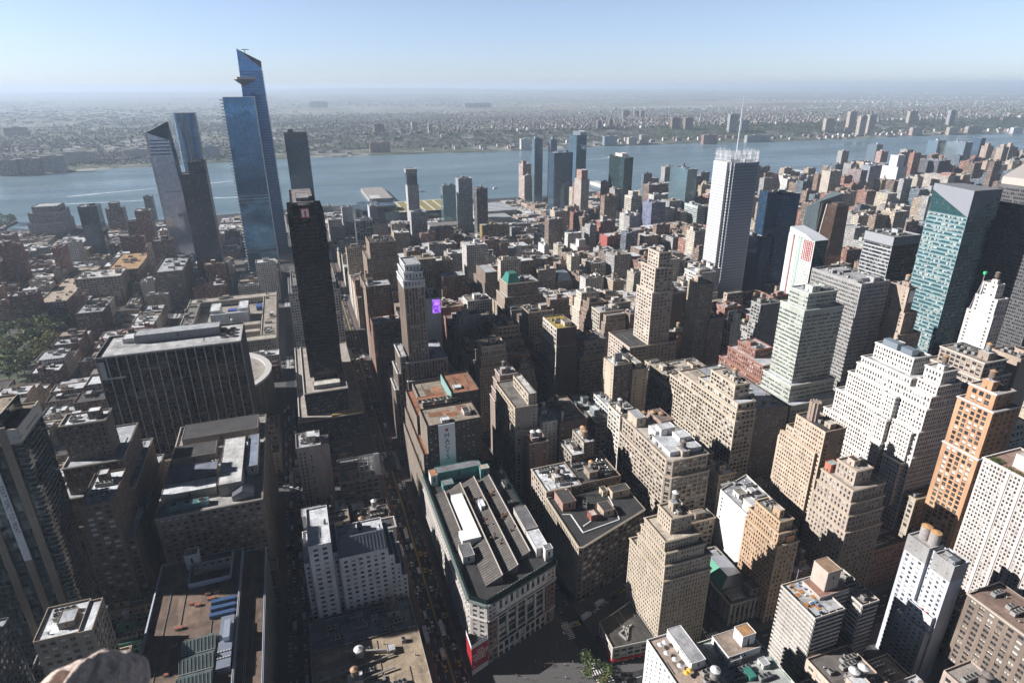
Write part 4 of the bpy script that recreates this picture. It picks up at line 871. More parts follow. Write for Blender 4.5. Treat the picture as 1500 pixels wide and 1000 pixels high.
for a in ((230, 256, 322, 346, 3.5, (.55, .56, .60), (.52, .54, .57)), (233, 242, 347, 357, 6, WHT, (.6, .61, .63)), (244, 254, 332, 342, 7, WHT, (.60, .61, .64)), (236, 248, 344, 352, 9, WHT, (.58, .59, .62)), (228, 236, 366, 380, 8, (.44, .36, .28), SILV), (246, 257, 360, 380, 5, (.3, .2, .16), (.2, .15, .13))): bulkhead(b6, *a[:4], 74.9, *a[4:], 'roof_house')
water_tank(b6, 240, 376, 75, 0); water_tank(b6, 247, 374, 75, 3); water_tank(b6, 252, 370, 75, 0)
tt = B('office_tower', 'tan stepped brick tower with shallow ledges at the diagonal avenue', 'tower', [(172, 204, 234, 273, 0, 58), (172.4, 203.6, 234.8, 265, 58, 68), (172.8, 199, 236, 263, 68, 76), (173.4, 196, 238.5, 261, 76, 82), (180, 194, 244, 258, 82, 92)], 'fine', (.43, .35, .26), {}, [(.5, .44, .36), (.42, .36, .3)], cl=.7, cornice=(.48, .40, .31), win=100)
lb = B('shop_building', 'low dark roofed corner shop with red sign edge below the tan stepped tower', 'shop', [([(144, 237.2), (171.6, 234.5), (171.6, 266), (145, 257)], 0, 13)], 'loft', (.48, .45, .40), {}, (.06, .055, .05), cl=0, win=10)
b = MB(); b.bar((143.8, 237, 2.9), (171.4, 234.3, 2.9), 1.1, (.55, .03, .03), 'plain'); b.bar((143.8, 237, 2.9), (144.8, 257, 2.9), 1.1, (.55, .03, .03), 'plain'); b.build('sign_band', lb)
b = MB()
for p, q in (((153, 246), (163, 249)), ((153, 246), (155, 240)), ((155, 240), (161, 249)), ((157, 242), (158, 250))): b.bar((*p, 12.6), (*q, 12.6), 1.0, (.55, .54, .52), 'metal')
b.build('duct', lb)
# old bank with temple front
bk = B('bank', 'low stone bank with columned temple front and green metal roof in shade', 'bank', [(227, 251, 238, 287, 0, 18)], dict(ST['deco'], bay=3.4, fl=11, pw=.42, d=1.4, base=1.5, top=4, se=1.2), (.36, .33, .29), {}, (.32, .33, .36), cornice=(.42, .39, .35), cl=0)
b = MB(); b.quads([[(228, 250, 17), (228, 276, 17), (236, 272, 24), (236, 254, 24)], [(236, 254, 24), (236, 272, 24), (246, 272, 24), (246, 254, 24)], [(250, 276, 17), (250, 250, 17), (246, 254, 24), (246, 272, 24)], [(228, 250, 17), (236, 254, 24), (246, 254, 24), (250, 250, 17)], [(250, 276, 17), (246, 272, 24), (236, 272, 24), (228, 276, 17)]], [(.07, .22, .15), (.34, .36, .42), (.3, .3, .33), (.3, .32, .36), (.3, .32, .36)], 'metal'); b.build('hipped_roof', bk)
bulkhead(bk, 243, 250, 240, 247, 17, 6, (.25, .24, .23), (.18, .18, .19), 'roof_house'); bulkhead(bk, 229, 238, 240, 247, 17, 2, (.3, .3, .32), (.25, .27, .3), 'roof_house')
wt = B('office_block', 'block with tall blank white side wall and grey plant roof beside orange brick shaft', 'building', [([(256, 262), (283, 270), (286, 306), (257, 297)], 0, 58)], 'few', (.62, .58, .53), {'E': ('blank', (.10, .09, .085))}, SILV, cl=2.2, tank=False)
bulkhead(wt, 258, 264, 263, 275, 57, 8, (.60, .56, .52), (.5, .52, .54), 'stair_tower')
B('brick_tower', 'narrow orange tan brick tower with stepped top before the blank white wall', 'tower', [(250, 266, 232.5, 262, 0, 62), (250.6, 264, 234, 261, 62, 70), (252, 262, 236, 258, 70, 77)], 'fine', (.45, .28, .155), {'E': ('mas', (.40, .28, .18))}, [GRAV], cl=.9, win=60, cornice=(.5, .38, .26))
bulkhead(ALL[-1][3], 257, 263, 233.4, 234.2, 20, 46, (.55, .24, .08), (.5, .25, .1), 'orange_patch_wall')
B('warehouse', 'low black roofed building with pale sheds behind the blank white wall', 'building', [(303, 361, 300, 344, 0, 19)], 'loft', (.34, .3, .26), {}, (.075, .068, .062), cl=.8)
cl_ = B('garment_tower', 'large cream tan loft with long stepped south face and pale penthouse block', 'building', [(303, 322, 345, 437, 0, 78), (303.5, 322, 345.5, 425, 78, 86), (305, 321.5, 347, 398, 86, 92), (307, 321, 355, 386, 92, 104)], 'loft', (.50, .41, .31), {}, [(.50, .43, .36), (.52, .54, .58)], cl=.7, win=100, cornice=(.55, .46, .36))
B('office_block', 'dark brick office block with blue shaded roof behind the cream tan loft', 'building', [(322.3, 361, 352, 440, 0, 78)], 'mas', (.16, .12, .10), {}, (.32, .34, .38), cl=1)
B('garment_loft', 'tan loft with pale flat roof and deep court left of the cream tan loft', 'building', [(303, 318, 439, 484, 0, 65), (304, 317, 445, 482, 65, 72), (318, 361, 444, 484, 0, 66)], 'loft', (.48, .39, .29), {'E': ('loft', (.36, .29, .22))}, [(.46, .40, .34)], cl=1.1, cornice=(.5, .42, .33))
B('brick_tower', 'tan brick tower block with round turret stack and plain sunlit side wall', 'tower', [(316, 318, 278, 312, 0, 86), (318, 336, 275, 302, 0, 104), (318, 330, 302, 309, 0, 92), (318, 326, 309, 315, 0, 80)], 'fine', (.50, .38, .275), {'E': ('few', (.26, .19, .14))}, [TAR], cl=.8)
b = MB(); b.cyl(324, 293, 103, 117, 3.4, 3.4, (.33, .24, .19), 'wall', 20)
for k in range(10): b.cyl(324+3.45*math.cos(k*.628), 293+3.45*math.sin(k*.628), 103, 117.6, .45, .45, (.42, .31, .25), 'wall', 6)
b.build('turret', ALL[-1][3])
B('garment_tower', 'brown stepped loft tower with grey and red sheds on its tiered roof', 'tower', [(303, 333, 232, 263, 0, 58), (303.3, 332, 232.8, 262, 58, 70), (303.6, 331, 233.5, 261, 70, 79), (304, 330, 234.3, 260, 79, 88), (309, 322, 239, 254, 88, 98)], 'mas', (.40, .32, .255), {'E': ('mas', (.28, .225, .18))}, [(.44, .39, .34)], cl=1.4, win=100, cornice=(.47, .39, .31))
bulkhead(ALL[-1][3], 306, 312, 255, 260, 86.9, 6, (.45, .12, .06), (.35, .5, .48), 'roof_house')
B('brick_loft', 'red brick loft with white roof terraces beside the pale ribbon windowed tower', 'building', [(383, 402, 410, 472, 0, 70), (384, 410, 412, 462, 70, 84), (389, 408, 430, 455, 84, 92)], 'mas', (.27, .115, .08), {}, [(.52, .53, .56)], cl=.9, cornice=(.34, .16, .11), win=50)
rt_ = B('office_tower', 'pale greenish ribbon windowed tower stepping out at its base', 'tower', [(379, 432, 367, 412, 0, 67), (382, 430, 374, 409, 67, 82), (387, 428, 379, 407, 82, 148), (391.5, 422, 382.5, 404, 148, 161)], 'band', (.40, .43, .38), {}, [(.52, .54, .62)], gl=(.03, .04, .042), cl=.8, cornice=(.58, .58, .52), topcl=True, win=100)
B('office_tower', 'tall grey gridded office tower with flat white roof and dark plant boxes', 'tower', [(462, 495, 395, 453, 0, 158)], 'grid', (.36, .35, .345), {}, (.50, .50, .54), gl=(.03, .038, .04), cl=.6, tank=False, par=2)
for a in ((472, 486, 405, 425, 3), (474, 484, 428, 440, 4)): bulkhead(ALL[-1][3], *a[:4], 156, a[4], (.16, .16, .17), (.38, .38, .41), 'plant_room')
wz = B('wedding_cake_tower', 'white wedding cake office building with many stepped setbacks', 'tower',
  [(383, 420, 258, 348, 0, 62), (383.4, 420, 258.4, 338, 62, 80), (384, 419, 258.8, 331, 80, 100), (386, 418, 259.2, 325, 100, 117), (388, 416, 259.6, 321, 117, 126), (392, 414, 259.9, 275, 126, 133), (390, 414, 278, 320, 126, 131), (396, 412, 284, 316, 131, 143), (396, 410, 262, 275, 133, 142)], 'fine', (.62, .585, .55), {}, [(.5, .5, .52), (.56, .54, .52)], gl=(.035, .022, .018), cl=.6, cornice=(.70, .66, .61), win=100)
wbz, gbz, rbz = MB(), MB(), MB()
for (x0, y0, y1, z0, z1) in ((379.5, 281, 292, 62, 79), (377, 282, 294, 40, 60), (382, 280, 290, 100, 117), (380.5, 281, 291, 80, 98), (379, 262, 276, 40, 74), (381.5, 262, 276, 74, 98)): tier(wbz, gbz, wbz, rbz, rect(x0, 386 if z0 > 70 else 383, y0, y1), z0, z1, 'fine', {}, (.62, .585, .55), (.035, .022, .018), SILV, np.random.default_rng(3), cornice=(.7, .66, .61))
wbz.build('projecting_bay', wz); gbz.build('bay_windows', wz)['kind'] = 'stuff'; rbz.build('bay_roof', wz)
b = MB(); b.box(398, 404, 300, 312, 142, 147, (.35, .42, .48), 'metal'); b.box(398, 404, 288, 297, 142, 146.5, (.3, .36, .42), 'metal'); b.build('cooling_tower', wz)
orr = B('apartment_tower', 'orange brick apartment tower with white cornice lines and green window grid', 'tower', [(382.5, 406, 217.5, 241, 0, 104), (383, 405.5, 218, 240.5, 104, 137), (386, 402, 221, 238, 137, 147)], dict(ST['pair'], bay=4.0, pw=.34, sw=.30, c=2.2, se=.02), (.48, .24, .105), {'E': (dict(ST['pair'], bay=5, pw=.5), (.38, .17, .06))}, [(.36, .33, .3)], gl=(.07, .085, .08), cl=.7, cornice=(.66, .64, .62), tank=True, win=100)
wa = B('apartment_tower', 'tall pinkish white apartment tower with close window rows and roof terrace garden', 'tower', [(361, 392, 160, 203, 0, 119)], dict(ST['fine'], bay=1.9, fl=2.8, pw=.42, sw=.42, c=.8, base=4), (.53, .475, .445), {'E': (dict(ST['balc'], bay=4), (.5, .44, .4))}, (.34, .22, .18), gl=(.03, .035, .033), cl=0, win=100, cornice=(.66, .62, .6))
bulkhead(wa, 369, 388, 170, 192, 117.9, 8, (.62, .57, .53), (.55, .5, .46), 'penthouse')
b = MB(); rr_ = random.Random(2)
for k in range(900):
    x, y = (rr_.uniform(362, 368), rr_.uniform(195, 201)) if k % 2 else (rr_.uniform(362.5, 365), rr_.uniform(165, 192)); z = 118+abs(rr_.gauss(0, 1)); b.poly(np.array([x, y, z])+np.array([rr_.gauss(0, .35) for _ in range(9)]).reshape(3, 3), np.array((.07, .09, .025))*rr_.uniform(.5, 1.6), 'leaf')
b.build('roof_garden', wa)
for k, yy in enumerate((165, 172.5, 180, 187.5)): bb = MB(); bb.box(360.5, 361.05, yy, yy+1.4, 0, 119.2, (.64, .56, .53), 'plain'); bb.build('pier', wa)
# bottom right foreground
hb = B('apartment_block', 'white balconied apartment block with furnished roof terrace and a beige tank house', 'building', [(226, 246, 178, 203, 0, 66), (246, 258, 187, 203, 0, 66), (258, 270, 178, 203, 0, 64)], 'balc', (.50, .46, .42), {'W': 'mas', 'N': 'mas'}, [(.52, .52, .53), (.42, .36, .32)], cl=0, gl=(.02, .026, .03), win=0, par=.9)
bulkhead(hb, 243, 252, 190, 200, 64, 16, (.46, .38, .32), (.30, .2, .13), 'tank_house'); bulkhead(hb, 238, 258, 187.5, 200, 64.2, 3, (.44, .38, .33), (.33, .18, .14), 'terrace_wall')
b = MB(); rr_ = random.Random(8)
for k in range(8): x, y = rr_.uniform(228, 240), rr_.uniform(180, 201); b.box(x, x+rr_.uniform(1.5, 4), y, y+rr_.uniform(1, 3.5), 65.15, 65.4, (.42, .2, .08), 'wood')
b.build('timber_deck', hb)
b = MB()
for k in range(14): x, y = rr_.uniform(228, 240), rr_.uniform(180, 201); b.box(x, x+rr_.uniform(.7, 1.8), y, y+rr_.uniform(.6, 1.2), 65.42, 66.1, rr_.choice(((.7, .68, .65), (.05, .05, .05), (.7, .7, .7), (.1, .2, .4))), 'plain')
b.build('terrace_furniture', hb)
b = MB(); b.bar((236, 202.5, 65), (236, 202.5, 74), .22, (.55, .55, .55), 'metal'); b.build('flagpole', hb); b = MB(); b.quads([[(236.1, 202.5, 72.2), (238.2, 202, 72), (238.2, 202, 73.5), (236.1, 202.5, 73.7)]], (.25, .1, .2), 'plain'); b.build('flag', hb)
for k in range(4): inst('cooling_unit', ACS[k % 3], hb, (263+k % 2*3, 182+k*5, 63.1))
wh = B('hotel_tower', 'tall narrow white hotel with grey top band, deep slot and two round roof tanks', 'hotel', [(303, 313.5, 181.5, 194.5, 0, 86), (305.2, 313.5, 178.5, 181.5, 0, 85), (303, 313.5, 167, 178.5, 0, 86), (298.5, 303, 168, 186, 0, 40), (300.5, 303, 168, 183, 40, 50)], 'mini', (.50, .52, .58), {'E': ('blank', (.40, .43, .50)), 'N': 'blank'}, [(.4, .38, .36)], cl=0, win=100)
b = MB(); GB = (.30, .29, .285)
b.box(302.9, 313.6, 181.4, 194.6, 75.5, 86.2, GB, 'wall', top=False); b.box(302.9, 313.6, 166.9, 178.6, 75.5, 86.2, GB, 'wall', top=False); b.build('top_band', wh)
for y in (184.5, 190):
    b = MB(); b.cyl(309.5, y, 85, 93, 2.7, 2.7, (.34, .31, .30), 'wood', 22); b.cyl(309.5, y, 93, 93.7, 2.85, .2, (.48, .28, .13), 'plain', 22); b.build('water_tank', wh)
inst('cooling_unit', ACS[2], wh, (309, 173, 85), R(90)); inst('cooling_unit', ACS[1], wh, (306, 170, 85)); b = MB(); b.box(304, 308, 168, 172, 85, 88, (.25, .28, .33), 'metal'); b.build('plant_room', wh)
b = MB()
for x, y, z in ((299.5, 172, 39), (299.8, 176, 39), (301.3, 172, 49), (301.3, 175, 49)): b.box(x, x+.9, y, y+.9, z, z+1.0, (.5, .10, .04), 'plain')
b.build('terrace_chairs', wh)
B('brick_building', 'tan brick building with two grey tanks on dark roof in front of balconied apartment block', 'building', [(224, 252, 142, 176, 0, 41)], 'pair', (.48, .37, .29), {}, (.15, .13, .12), cl=1.0, tank=False, win=40); water_tank(ALL[-1][3], 236, 158, 40, 1, 1.2); water_tank(ALL[-1][3], 242, 158, 40, 1, 1.2)
ub = B('hotel', 'white hotel with roof terrace of round parasols and green tinted windows', 'hotel', [(143, 163, 168, 203, 0, 56)], 'mini', (.60, .60, .58), {}, (.36, .28, .23), gl=(.05, .13, .10), cl=0, win=100)
bulkhead(ub, 154, 162, 180, 202, 54.9, 5, (.56, .56, .57), (.42, .42, .44), 'roof_house'); inst('cooling_unit', ACS[1], ub, (160, 176, 54.9)); inst('cooling_unit', ACS[0], ub, (157, 172, 54.9)); water_tank(ub, 161.5, 172, 55, 1, 1.1)
b = MB()
for k in range(5): b.box(153, 153.9, 181+k*2, 182+k*2, 59.8, 60.1, (.6, .6, .6), 'plain')
b.build('pergola', ub)
for k, (x, y, c_) in enumerate(((147, 197, 0), (150, 197.5, 0), (147.3, 191.5, 0), (149.2, 187, 0), (149.5, 183, 0), (150.2, 178.5, 1), (152.4, 179.2, 1))):
    b = MB(); b.cyl(0, 0, 0, 2.3, .05, .05, (.4, .4, .4), 'metal', 6); b.cyl(0, 0, 2.2, 2.9, 1.5, .05, (.62, .64, .68) if not c_ else (.75, .42, .06), 'plain', 10)
    o = b.build('parasol'); o.location = (x, y, 55); tag(o, 'yellow parasol open on the white hotel roof terrace' if c_ else 'pale round parasol open on the white hotel roof terrace', 'parasol', 'yellow roof terrace parasols' if c_ else 'pale roof terrace parasols')
gb_ = B('office_building', 'white building with green window bays, teal roof unit and orange lidded tank box', 'building', [(172, 204, 160, 200, 0, 46)], 'loft', (.58, .58, .55), {}, (.42, .44, .42), gl=(.06, .11, .08), cl=.3, tank=False, win=100)
for a in ((180, 200, 184, 198, 5, (.6, .6, .6), (.33, .26, .21)), (190, 198, 187, 194, 12, (.64, .64, .64), (.45, .25, .12))): bulkhead(gb_, *a[:4], 44.9, *a[4:], 'penthouse')
b = MB(); b.box(184, 188, 172, 178, 44.9, 47.5, (.10, .40, .33), 'metal'); b.build('teal_unit', gb_)
B('brick_building', 'pinkish brick block with three grey tanks at the bottom right edge', 'building', [(268, 286, 108, 138, 0, 58)], 'pair', (.42, .32, .27), {}, (.34, .3, .27), cl=.9, tank=False, win=40)
for x, y in ((274, 124), (279, 126), (281, 118)): water_tank(ALL[-1][3], x, y, 57, 2, 1.1)
ob = B('ornate_hotel', 'dark brown block with ornate orange terracotta top storeys behind the narrow white hotel', 'building', [(312, 336, 92, 162, 0, 70)], 'pair', (.20, .15, .115), {}, (.22, .15, .12), cl=1.2, tank=True, cornice=(.5, .42, .36), win=60)
B('dark_roof_building', 'dark blue roofed small building between the two white buildings at the bottom', 'building', [(206, 222, 150, 170, 0, 34)], 'mas', (.12, .13, .16), {}, (.035, .045, .07), cl=0)
# midtown towers
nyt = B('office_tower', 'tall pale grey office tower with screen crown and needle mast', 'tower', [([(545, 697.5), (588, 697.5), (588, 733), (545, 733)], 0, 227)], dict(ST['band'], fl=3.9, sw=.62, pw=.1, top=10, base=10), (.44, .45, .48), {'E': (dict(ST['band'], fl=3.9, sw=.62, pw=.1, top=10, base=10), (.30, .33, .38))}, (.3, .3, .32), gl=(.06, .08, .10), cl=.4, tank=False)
b = MB()
for k in range(22):
    x = 548+k*1.78; b.bar((x, 696.8, 216), (x, 696.8, 239+(k*7 % 5)), .4, (.66, .67, .7), 'plain'); b.bar((x, 733.8, 216), (x, 733.8, 238+(k*5 % 5)), .4, (.66, .67, .7), 'plain')
for k in range(17):
    y = 700+k*1.9; b.bar((544.2, y, 216), (544.2, y, 240+(k*7 % 5)), .45, (.72, .73, .75), 'plain'); b.bar((588.8, y, 216), (588.8, y, 238+(k*3 % 5)), .4, (.66, .67, .7), 'plain')
for z in (222, 229, 235): b.box(544, 589, 696.6, 697, z, z+.25, (.6, .61, .64), 'plain'); b.box(544, 544.4, 697, 734, z, z+.25, (.66, .67, .7), 'plain')
b.build('screen_crown', nyt)
b = MB(); b.box(540.9, 544.0, 701, 730, 0, 227, (.52, .52, .54), 'plain')
for k in range(54): b.box(540.6, 544, 701.2, 729.8, 6+k*4.05, 7.0+k*4.05, (.34, .36, .40), 'plain', True)
b.build('screen_wall', nyt); b = MB(); b.box(588.9, 592, 701, 730, 0, 225, (.5, .52, .56), 'plain'); b.box(548, 586, 694.8, 697.2, 0, 226, (.25, .28, .34), 'plain')
for k in range(54): b.box(548, 586, 694.5, 697, 6+k*4.05, 7.1+k*4.05, (.15, .17, .22), 'plain', True)
b.build('side_screen', nyt)
b = MB(); b.cyl(564, 714, 226, 275, 1.3, .9, (.66, .67, .70), 'metal', 10); b.cyl(564, 714, 275, 317, .9, .12, (.66, .67, .70), 'metal', 10); b.build('mast', nyt)
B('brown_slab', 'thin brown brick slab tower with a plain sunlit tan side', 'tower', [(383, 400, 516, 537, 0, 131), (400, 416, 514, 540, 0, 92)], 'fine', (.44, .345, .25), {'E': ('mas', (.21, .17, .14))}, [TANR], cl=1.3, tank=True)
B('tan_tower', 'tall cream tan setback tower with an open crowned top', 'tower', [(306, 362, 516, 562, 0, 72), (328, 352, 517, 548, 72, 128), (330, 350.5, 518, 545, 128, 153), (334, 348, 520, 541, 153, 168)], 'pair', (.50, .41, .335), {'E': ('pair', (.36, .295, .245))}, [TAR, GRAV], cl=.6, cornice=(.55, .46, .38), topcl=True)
B('green_mansard_building', 'stepped brick building with a green copper mansard roof', 'building', [(224, 272, 678, 714, 0, 70), (226, 271, 680, 713, 70, 84), (230, 270, 682, 712, 84, 100)], 'fine', (.26, .205, .165), {'S': ('fine', (.40, .32, .25))}, [SILV], cl=1, cornice=(.46, .40, .34))
b = MB(); b.quads([[(231, 683, 99), (247, 683, 99), (245, 690, 110), (235, 690, 110)], [(247, 683, 99), (247, 706, 99), (245, 702, 110), (245, 690, 110)], [(231, 706, 99), (231, 683, 99), (235, 690, 110), (235, 702, 110)], [(247, 706, 99), (231, 706, 99), (235, 702, 110), (245, 702, 110)], [(235, 690, 110), (245, 690, 110), (245, 702, 110), (235, 702, 110)]], (.08, .34, .27), 'metal'); b.build('mansard_roof', ALL[-1][3])
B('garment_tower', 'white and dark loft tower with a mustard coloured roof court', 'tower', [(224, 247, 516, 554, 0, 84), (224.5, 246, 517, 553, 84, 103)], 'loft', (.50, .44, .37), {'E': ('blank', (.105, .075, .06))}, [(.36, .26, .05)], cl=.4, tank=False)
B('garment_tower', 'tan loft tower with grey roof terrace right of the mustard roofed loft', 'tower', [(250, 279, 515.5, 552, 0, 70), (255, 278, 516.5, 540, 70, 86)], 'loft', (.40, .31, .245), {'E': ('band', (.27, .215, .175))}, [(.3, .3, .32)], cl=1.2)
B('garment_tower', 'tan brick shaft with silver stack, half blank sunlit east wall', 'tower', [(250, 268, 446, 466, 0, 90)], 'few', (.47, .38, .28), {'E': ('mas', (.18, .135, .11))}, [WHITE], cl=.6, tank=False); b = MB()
for k in range(4): b.cyl(254+k*2, 452, 89, 99, .9, .9, (.42, .43, .45), 'metal', 12)
b.build('chimney', ALL[-1][3])
B('garment_tower', 'lower loft with stepped white roof right of the tan brick shaft', 'tower', [(268.3, 284, 444, 480, 0, 84)], 'few', (.42, .34, .25), {}, [(.4, .42, .46)], cl=1.4)
B('white_tower', 'bright white slender setback tower with tall blank south wall', 'tower', [(541.6, 556, 331, 354, 0, 140), (542.5, 555.5, 332, 351, 140, 154), (546, 555, 337.5, 350, 154, 165)], dict(ST['mini'], bay=4.4), (.60, .575, .55), {'S': ('few', (.62, .595, .57)), 'E': ('mas', (.50, .48, .46))}, [(.5, .48, .46)], cl=.7, tank=True)
b = MB(); b.cyl(544, 349, 154, 172, .35, .25, (.5, .5, .5), 'metal', 8); b.cyl(544, 349, 171.5, 173.6, 1.4, 1.4, (.05, .55, .22), 'plain', 12); b.bar((541, 352, 140), (544, 349, 164), .4, (.4, .4, .42), 'metal'); b.build('mast', ALL[-1][3])
B('office_block', 'brown office block with white pilasters below the bright white tower', 'building', [(462, 500, 277, 330, 0, 106), (463, 496, 279, 322, 106, 118), (466, 490, 281, 316, 118, 130)], 'loft', (.36, .28, .225), {}, [(.30, .26, .23)], cl=.8, cornice=(.58, .53, .48))
B('office_block', 'plain brown block with roof cooling units right of the white pilastered block', 'building', [(504, 524, 280, 302, 0, 128)], 'blank', (.36, .27, .205), {}, [(.16, .14, .13)], cl=2.6)
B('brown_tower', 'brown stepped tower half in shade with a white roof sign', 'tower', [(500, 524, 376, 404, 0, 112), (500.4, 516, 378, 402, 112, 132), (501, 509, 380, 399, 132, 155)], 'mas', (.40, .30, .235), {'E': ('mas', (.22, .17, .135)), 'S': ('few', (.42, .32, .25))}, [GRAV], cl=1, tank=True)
b = MB(); b.box(502.5, 508, 379.5, 379.95, 141, 152, (.66, .64, .62), 'plain', True); b.build('roof_sign', ALL[-1][3])
tg_ = B('glass_tower', 'tall teal glass tower with slanted grey crown on the upper right', 'tower', [(600, 638, 415, 456, 0, 203)], dict(ST['band'], fl=4.0, sw=.46, pw=.05, pe=.1, top=.5, d=.16), (.19, .31, .34), {'E': 'curt', 'N': 'curt', 'W': 'curt'}, SILV, gl=(.02, .075, .09), cl=0)
b = MB(); b.quads([[(600, 456, 224), (600, 415, 203), (600, 415, 228), (600, 456, 230)]], (.24, .25, .28), 'plain'); b.quads([[(600, 415, 203), (638, 415, 222), (638, 415, 228), (600, 415, 228)]], (.16, .18, .21), 'plain'); b.quads([[(638, 415, 203), (638, 456, 203), (638, 456, 228), (638, 415, 228)], [(638, 456, 203), (600, 456, 203), (600, 456, 230), (638, 456, 228)], [(600, 415, 228), (638, 415, 228), (638, 456, 228), (600, 456, 230)]], (.2, .21, .23), 'plain'); b.build('crown', tg_)
b = MB(); curtain(b, (600, 456, 203), np.array([0, -1., 0]), 41, 21, (.06, .17, .19), np.random.default_rng(1), H2=.1); curtain(b, (600, 414.98, 203), np.array([1., 0, 0]), 38, .1, (.03, .11, .13), np.random.default_rng(1), H2=19); b.build('crown_glass', tg_)
dk = B('office_tower', 'huge dark grey gridded tower cut by the right edge with beige roof block', 'tower', [(662, 710, 372, 436, 0, 229)], 'grid', (.13, .13, .14), {}, (.3, .28, .26), gl=(.012, .014, .017), cl=0)
bulkhead(dk, 668, 706, 380, 428, 227.9, 12, (.26, .235, .22), (.2, .19, .18), 'roof_block')
b = MB(); b.quads([[(664, 436, 236), (664, 405, 236), (664, 404, 262), (664, 406, 262)]], (.27, .25, .24), 'plain'); b.box(664.2, 668, 404, 436, 229, 236, (.44, .40, .36), 'plain'); b.build('roof_fin', dk)
B('art_deco_tower', 'small tan setback tower top with green lantern at the right edge', 'tower', [(580, 600, 300, 320, 0, 150), (583, 597, 303, 317, 150, 168), (586, 594, 306, 314, 168, 180)], 'fine', (.46, .36, .27), {}, [GRAV], cl=0)
b = MB(); b.cyl(590, 310, 179, 188, 3, 2.4, (.25, .42, .36), 'metal', 12); b.cyl(590, 310, 188, 193, 2.4, .2, (.25, .42, .36), 'metal', 12); b.build('lantern', ALL[-1][3])
B('colourful_hotel', 'white teal and red striped hotel tower with sloping white roof', 'hotel', [(621, 643, 612, 658, 0, 136)], dict(ST['mini'], bay=2.6, pw=.55), (.60, .62, .58), {'E': 'curt', 'N': 'curt'}, [(.56, .58, .63)], gl=(.03, .08, .08), cl=.3, tank=False)
b = MB()
for y0, y1, c_ in ((650, 658.2, (.68, .68, .67)), (647.3, 648.7, (.30, .06, .05)), (640, 646, (.66, .66, .66)), (634.5, 638, (.34, .46, .43))): b.box(620.5, 621.06, y0, y1, 0, 137, c_, 'plain')
for k in range(6): b.box(620.6, 621.05, 614+k*3, 615.2+k*3, 108, 134, (.42, .05, .07), 'plain')
b.build('coloured_stripe', ALL[-1][3]); b = MB(); b.quads([[(621, 612, 136), (643, 612, 136), (643, 630, 141), (621, 630, 141)], [(621, 630, 141), (643, 630, 141), (643, 658, 146), (621, 658, 146)], [(621, 658, 135), (621, 612, 135), (621, 630, 141), (621, 658, 146)]], (.56, .58, .63), 'plain'); b.build('sloping_roof', ALL[-1][3])
db = B('office_tower', 'black glass office tower with striped sunlit side and grey top band', 'tower', [(621, 660, 503, 541, 0, 154), (621, 660, 503, 541, 154, 164)], 'curt', (.36, .38, .40), {'S': (dict(ST['band'], sw=.34, fl=4.2, pw=.05, top=.4, base=.4), (.42, .44, .46))}, [(.2, .2, .21)], gl=(.012, .016, .022), cl=1, tank=False)
b = MB(); b.box(620.6, 660.4, 502.6, 541.4, 154, 164.2, (.30, .31, .33), 'plain', top=False); b.build('top_band', db)
dg = thing('glass_tower', 'dark brown tapered glass prism with a pale light line beside the colourful hotel', 'hotel', (800, 765, 0)); b = MB()
a0 = [(786, 750), (822, 750), (822, 778), (786, 778)]; a1 = [(796, 754), (820, 754), (820, 774), (796, 774)]
for lo, hi, z0, z1 in ((a0, a1, 0, 146),):
    for i in range(4): p, q, s_, t_2 = lo[i], lo[(i+1) % 4], hi[(i+1) % 4], hi[i]; b.quads([[(*p, z0), (*q, z0), (*s_, z1), (*t_2, z1)]], (.16, .09, .06), 'curt', [(0, 0), (18, 0), (16, 38), (2, 38)])
b.build('curtain_wall', dg); b = MB(); b.poly([(*p, 146) for p in a1], (.12, .08, .06), 'roof'); b.box(800, 815, 758, 770, 146, 149, (.2, .14, .11), 'metal'); b.build('roof', dg)
b = MB(); pts = [(785.6+10.2*(k/12)**1.4, 778.2-4.2*k/12, 146*k/12) for k in range(13)]
for k in range(12): b.bar(pts[k], pts[k+1], .9, (.75, .70, .6), 'plain')
b.build('light_line', dg); ALL.append((np.array(a0), 0, 146, dg))
g2 = thing('glass_tower', 'grey teal glass prism with raked top behind the dark brown prism', 'hotel', (800, 790, 0)); b = MB(); q0 = [(786, 779), (830, 779), (830, 800), (780, 800)]
for i, (za, zb) in enumerate(((150, 160), (160, 160), (160, 138), (138, 150))):
    p, q = q0[i], q0[(i+1) % 4]; b.quads([[(*p, 0), (*q, 0), (*q, zb), (*p, za)]], (.20, .26, .29), 'curt', [(0, 0), (20, 0), (20, 40), (0, 40)])
b.quads([[(786, 779, 150), (830, 779, 160), (830, 800, 160), (780, 800, 138)]], (.10, .13, .14), 'plain'); b.build('curtain_wall', g2); ALL.append((np.array(q0), 0, 150, g2))
B('glass_tower', 'dark navy glass tower with faceted top right of the mast tower', 'tower', [(630, 662, 693, 737, 0, 182), (612, 630, 697, 742, 0, 120)], 'curt', GREY, {}, TAR, gl=(.035, .10, .20), cl=.3, tank=False)

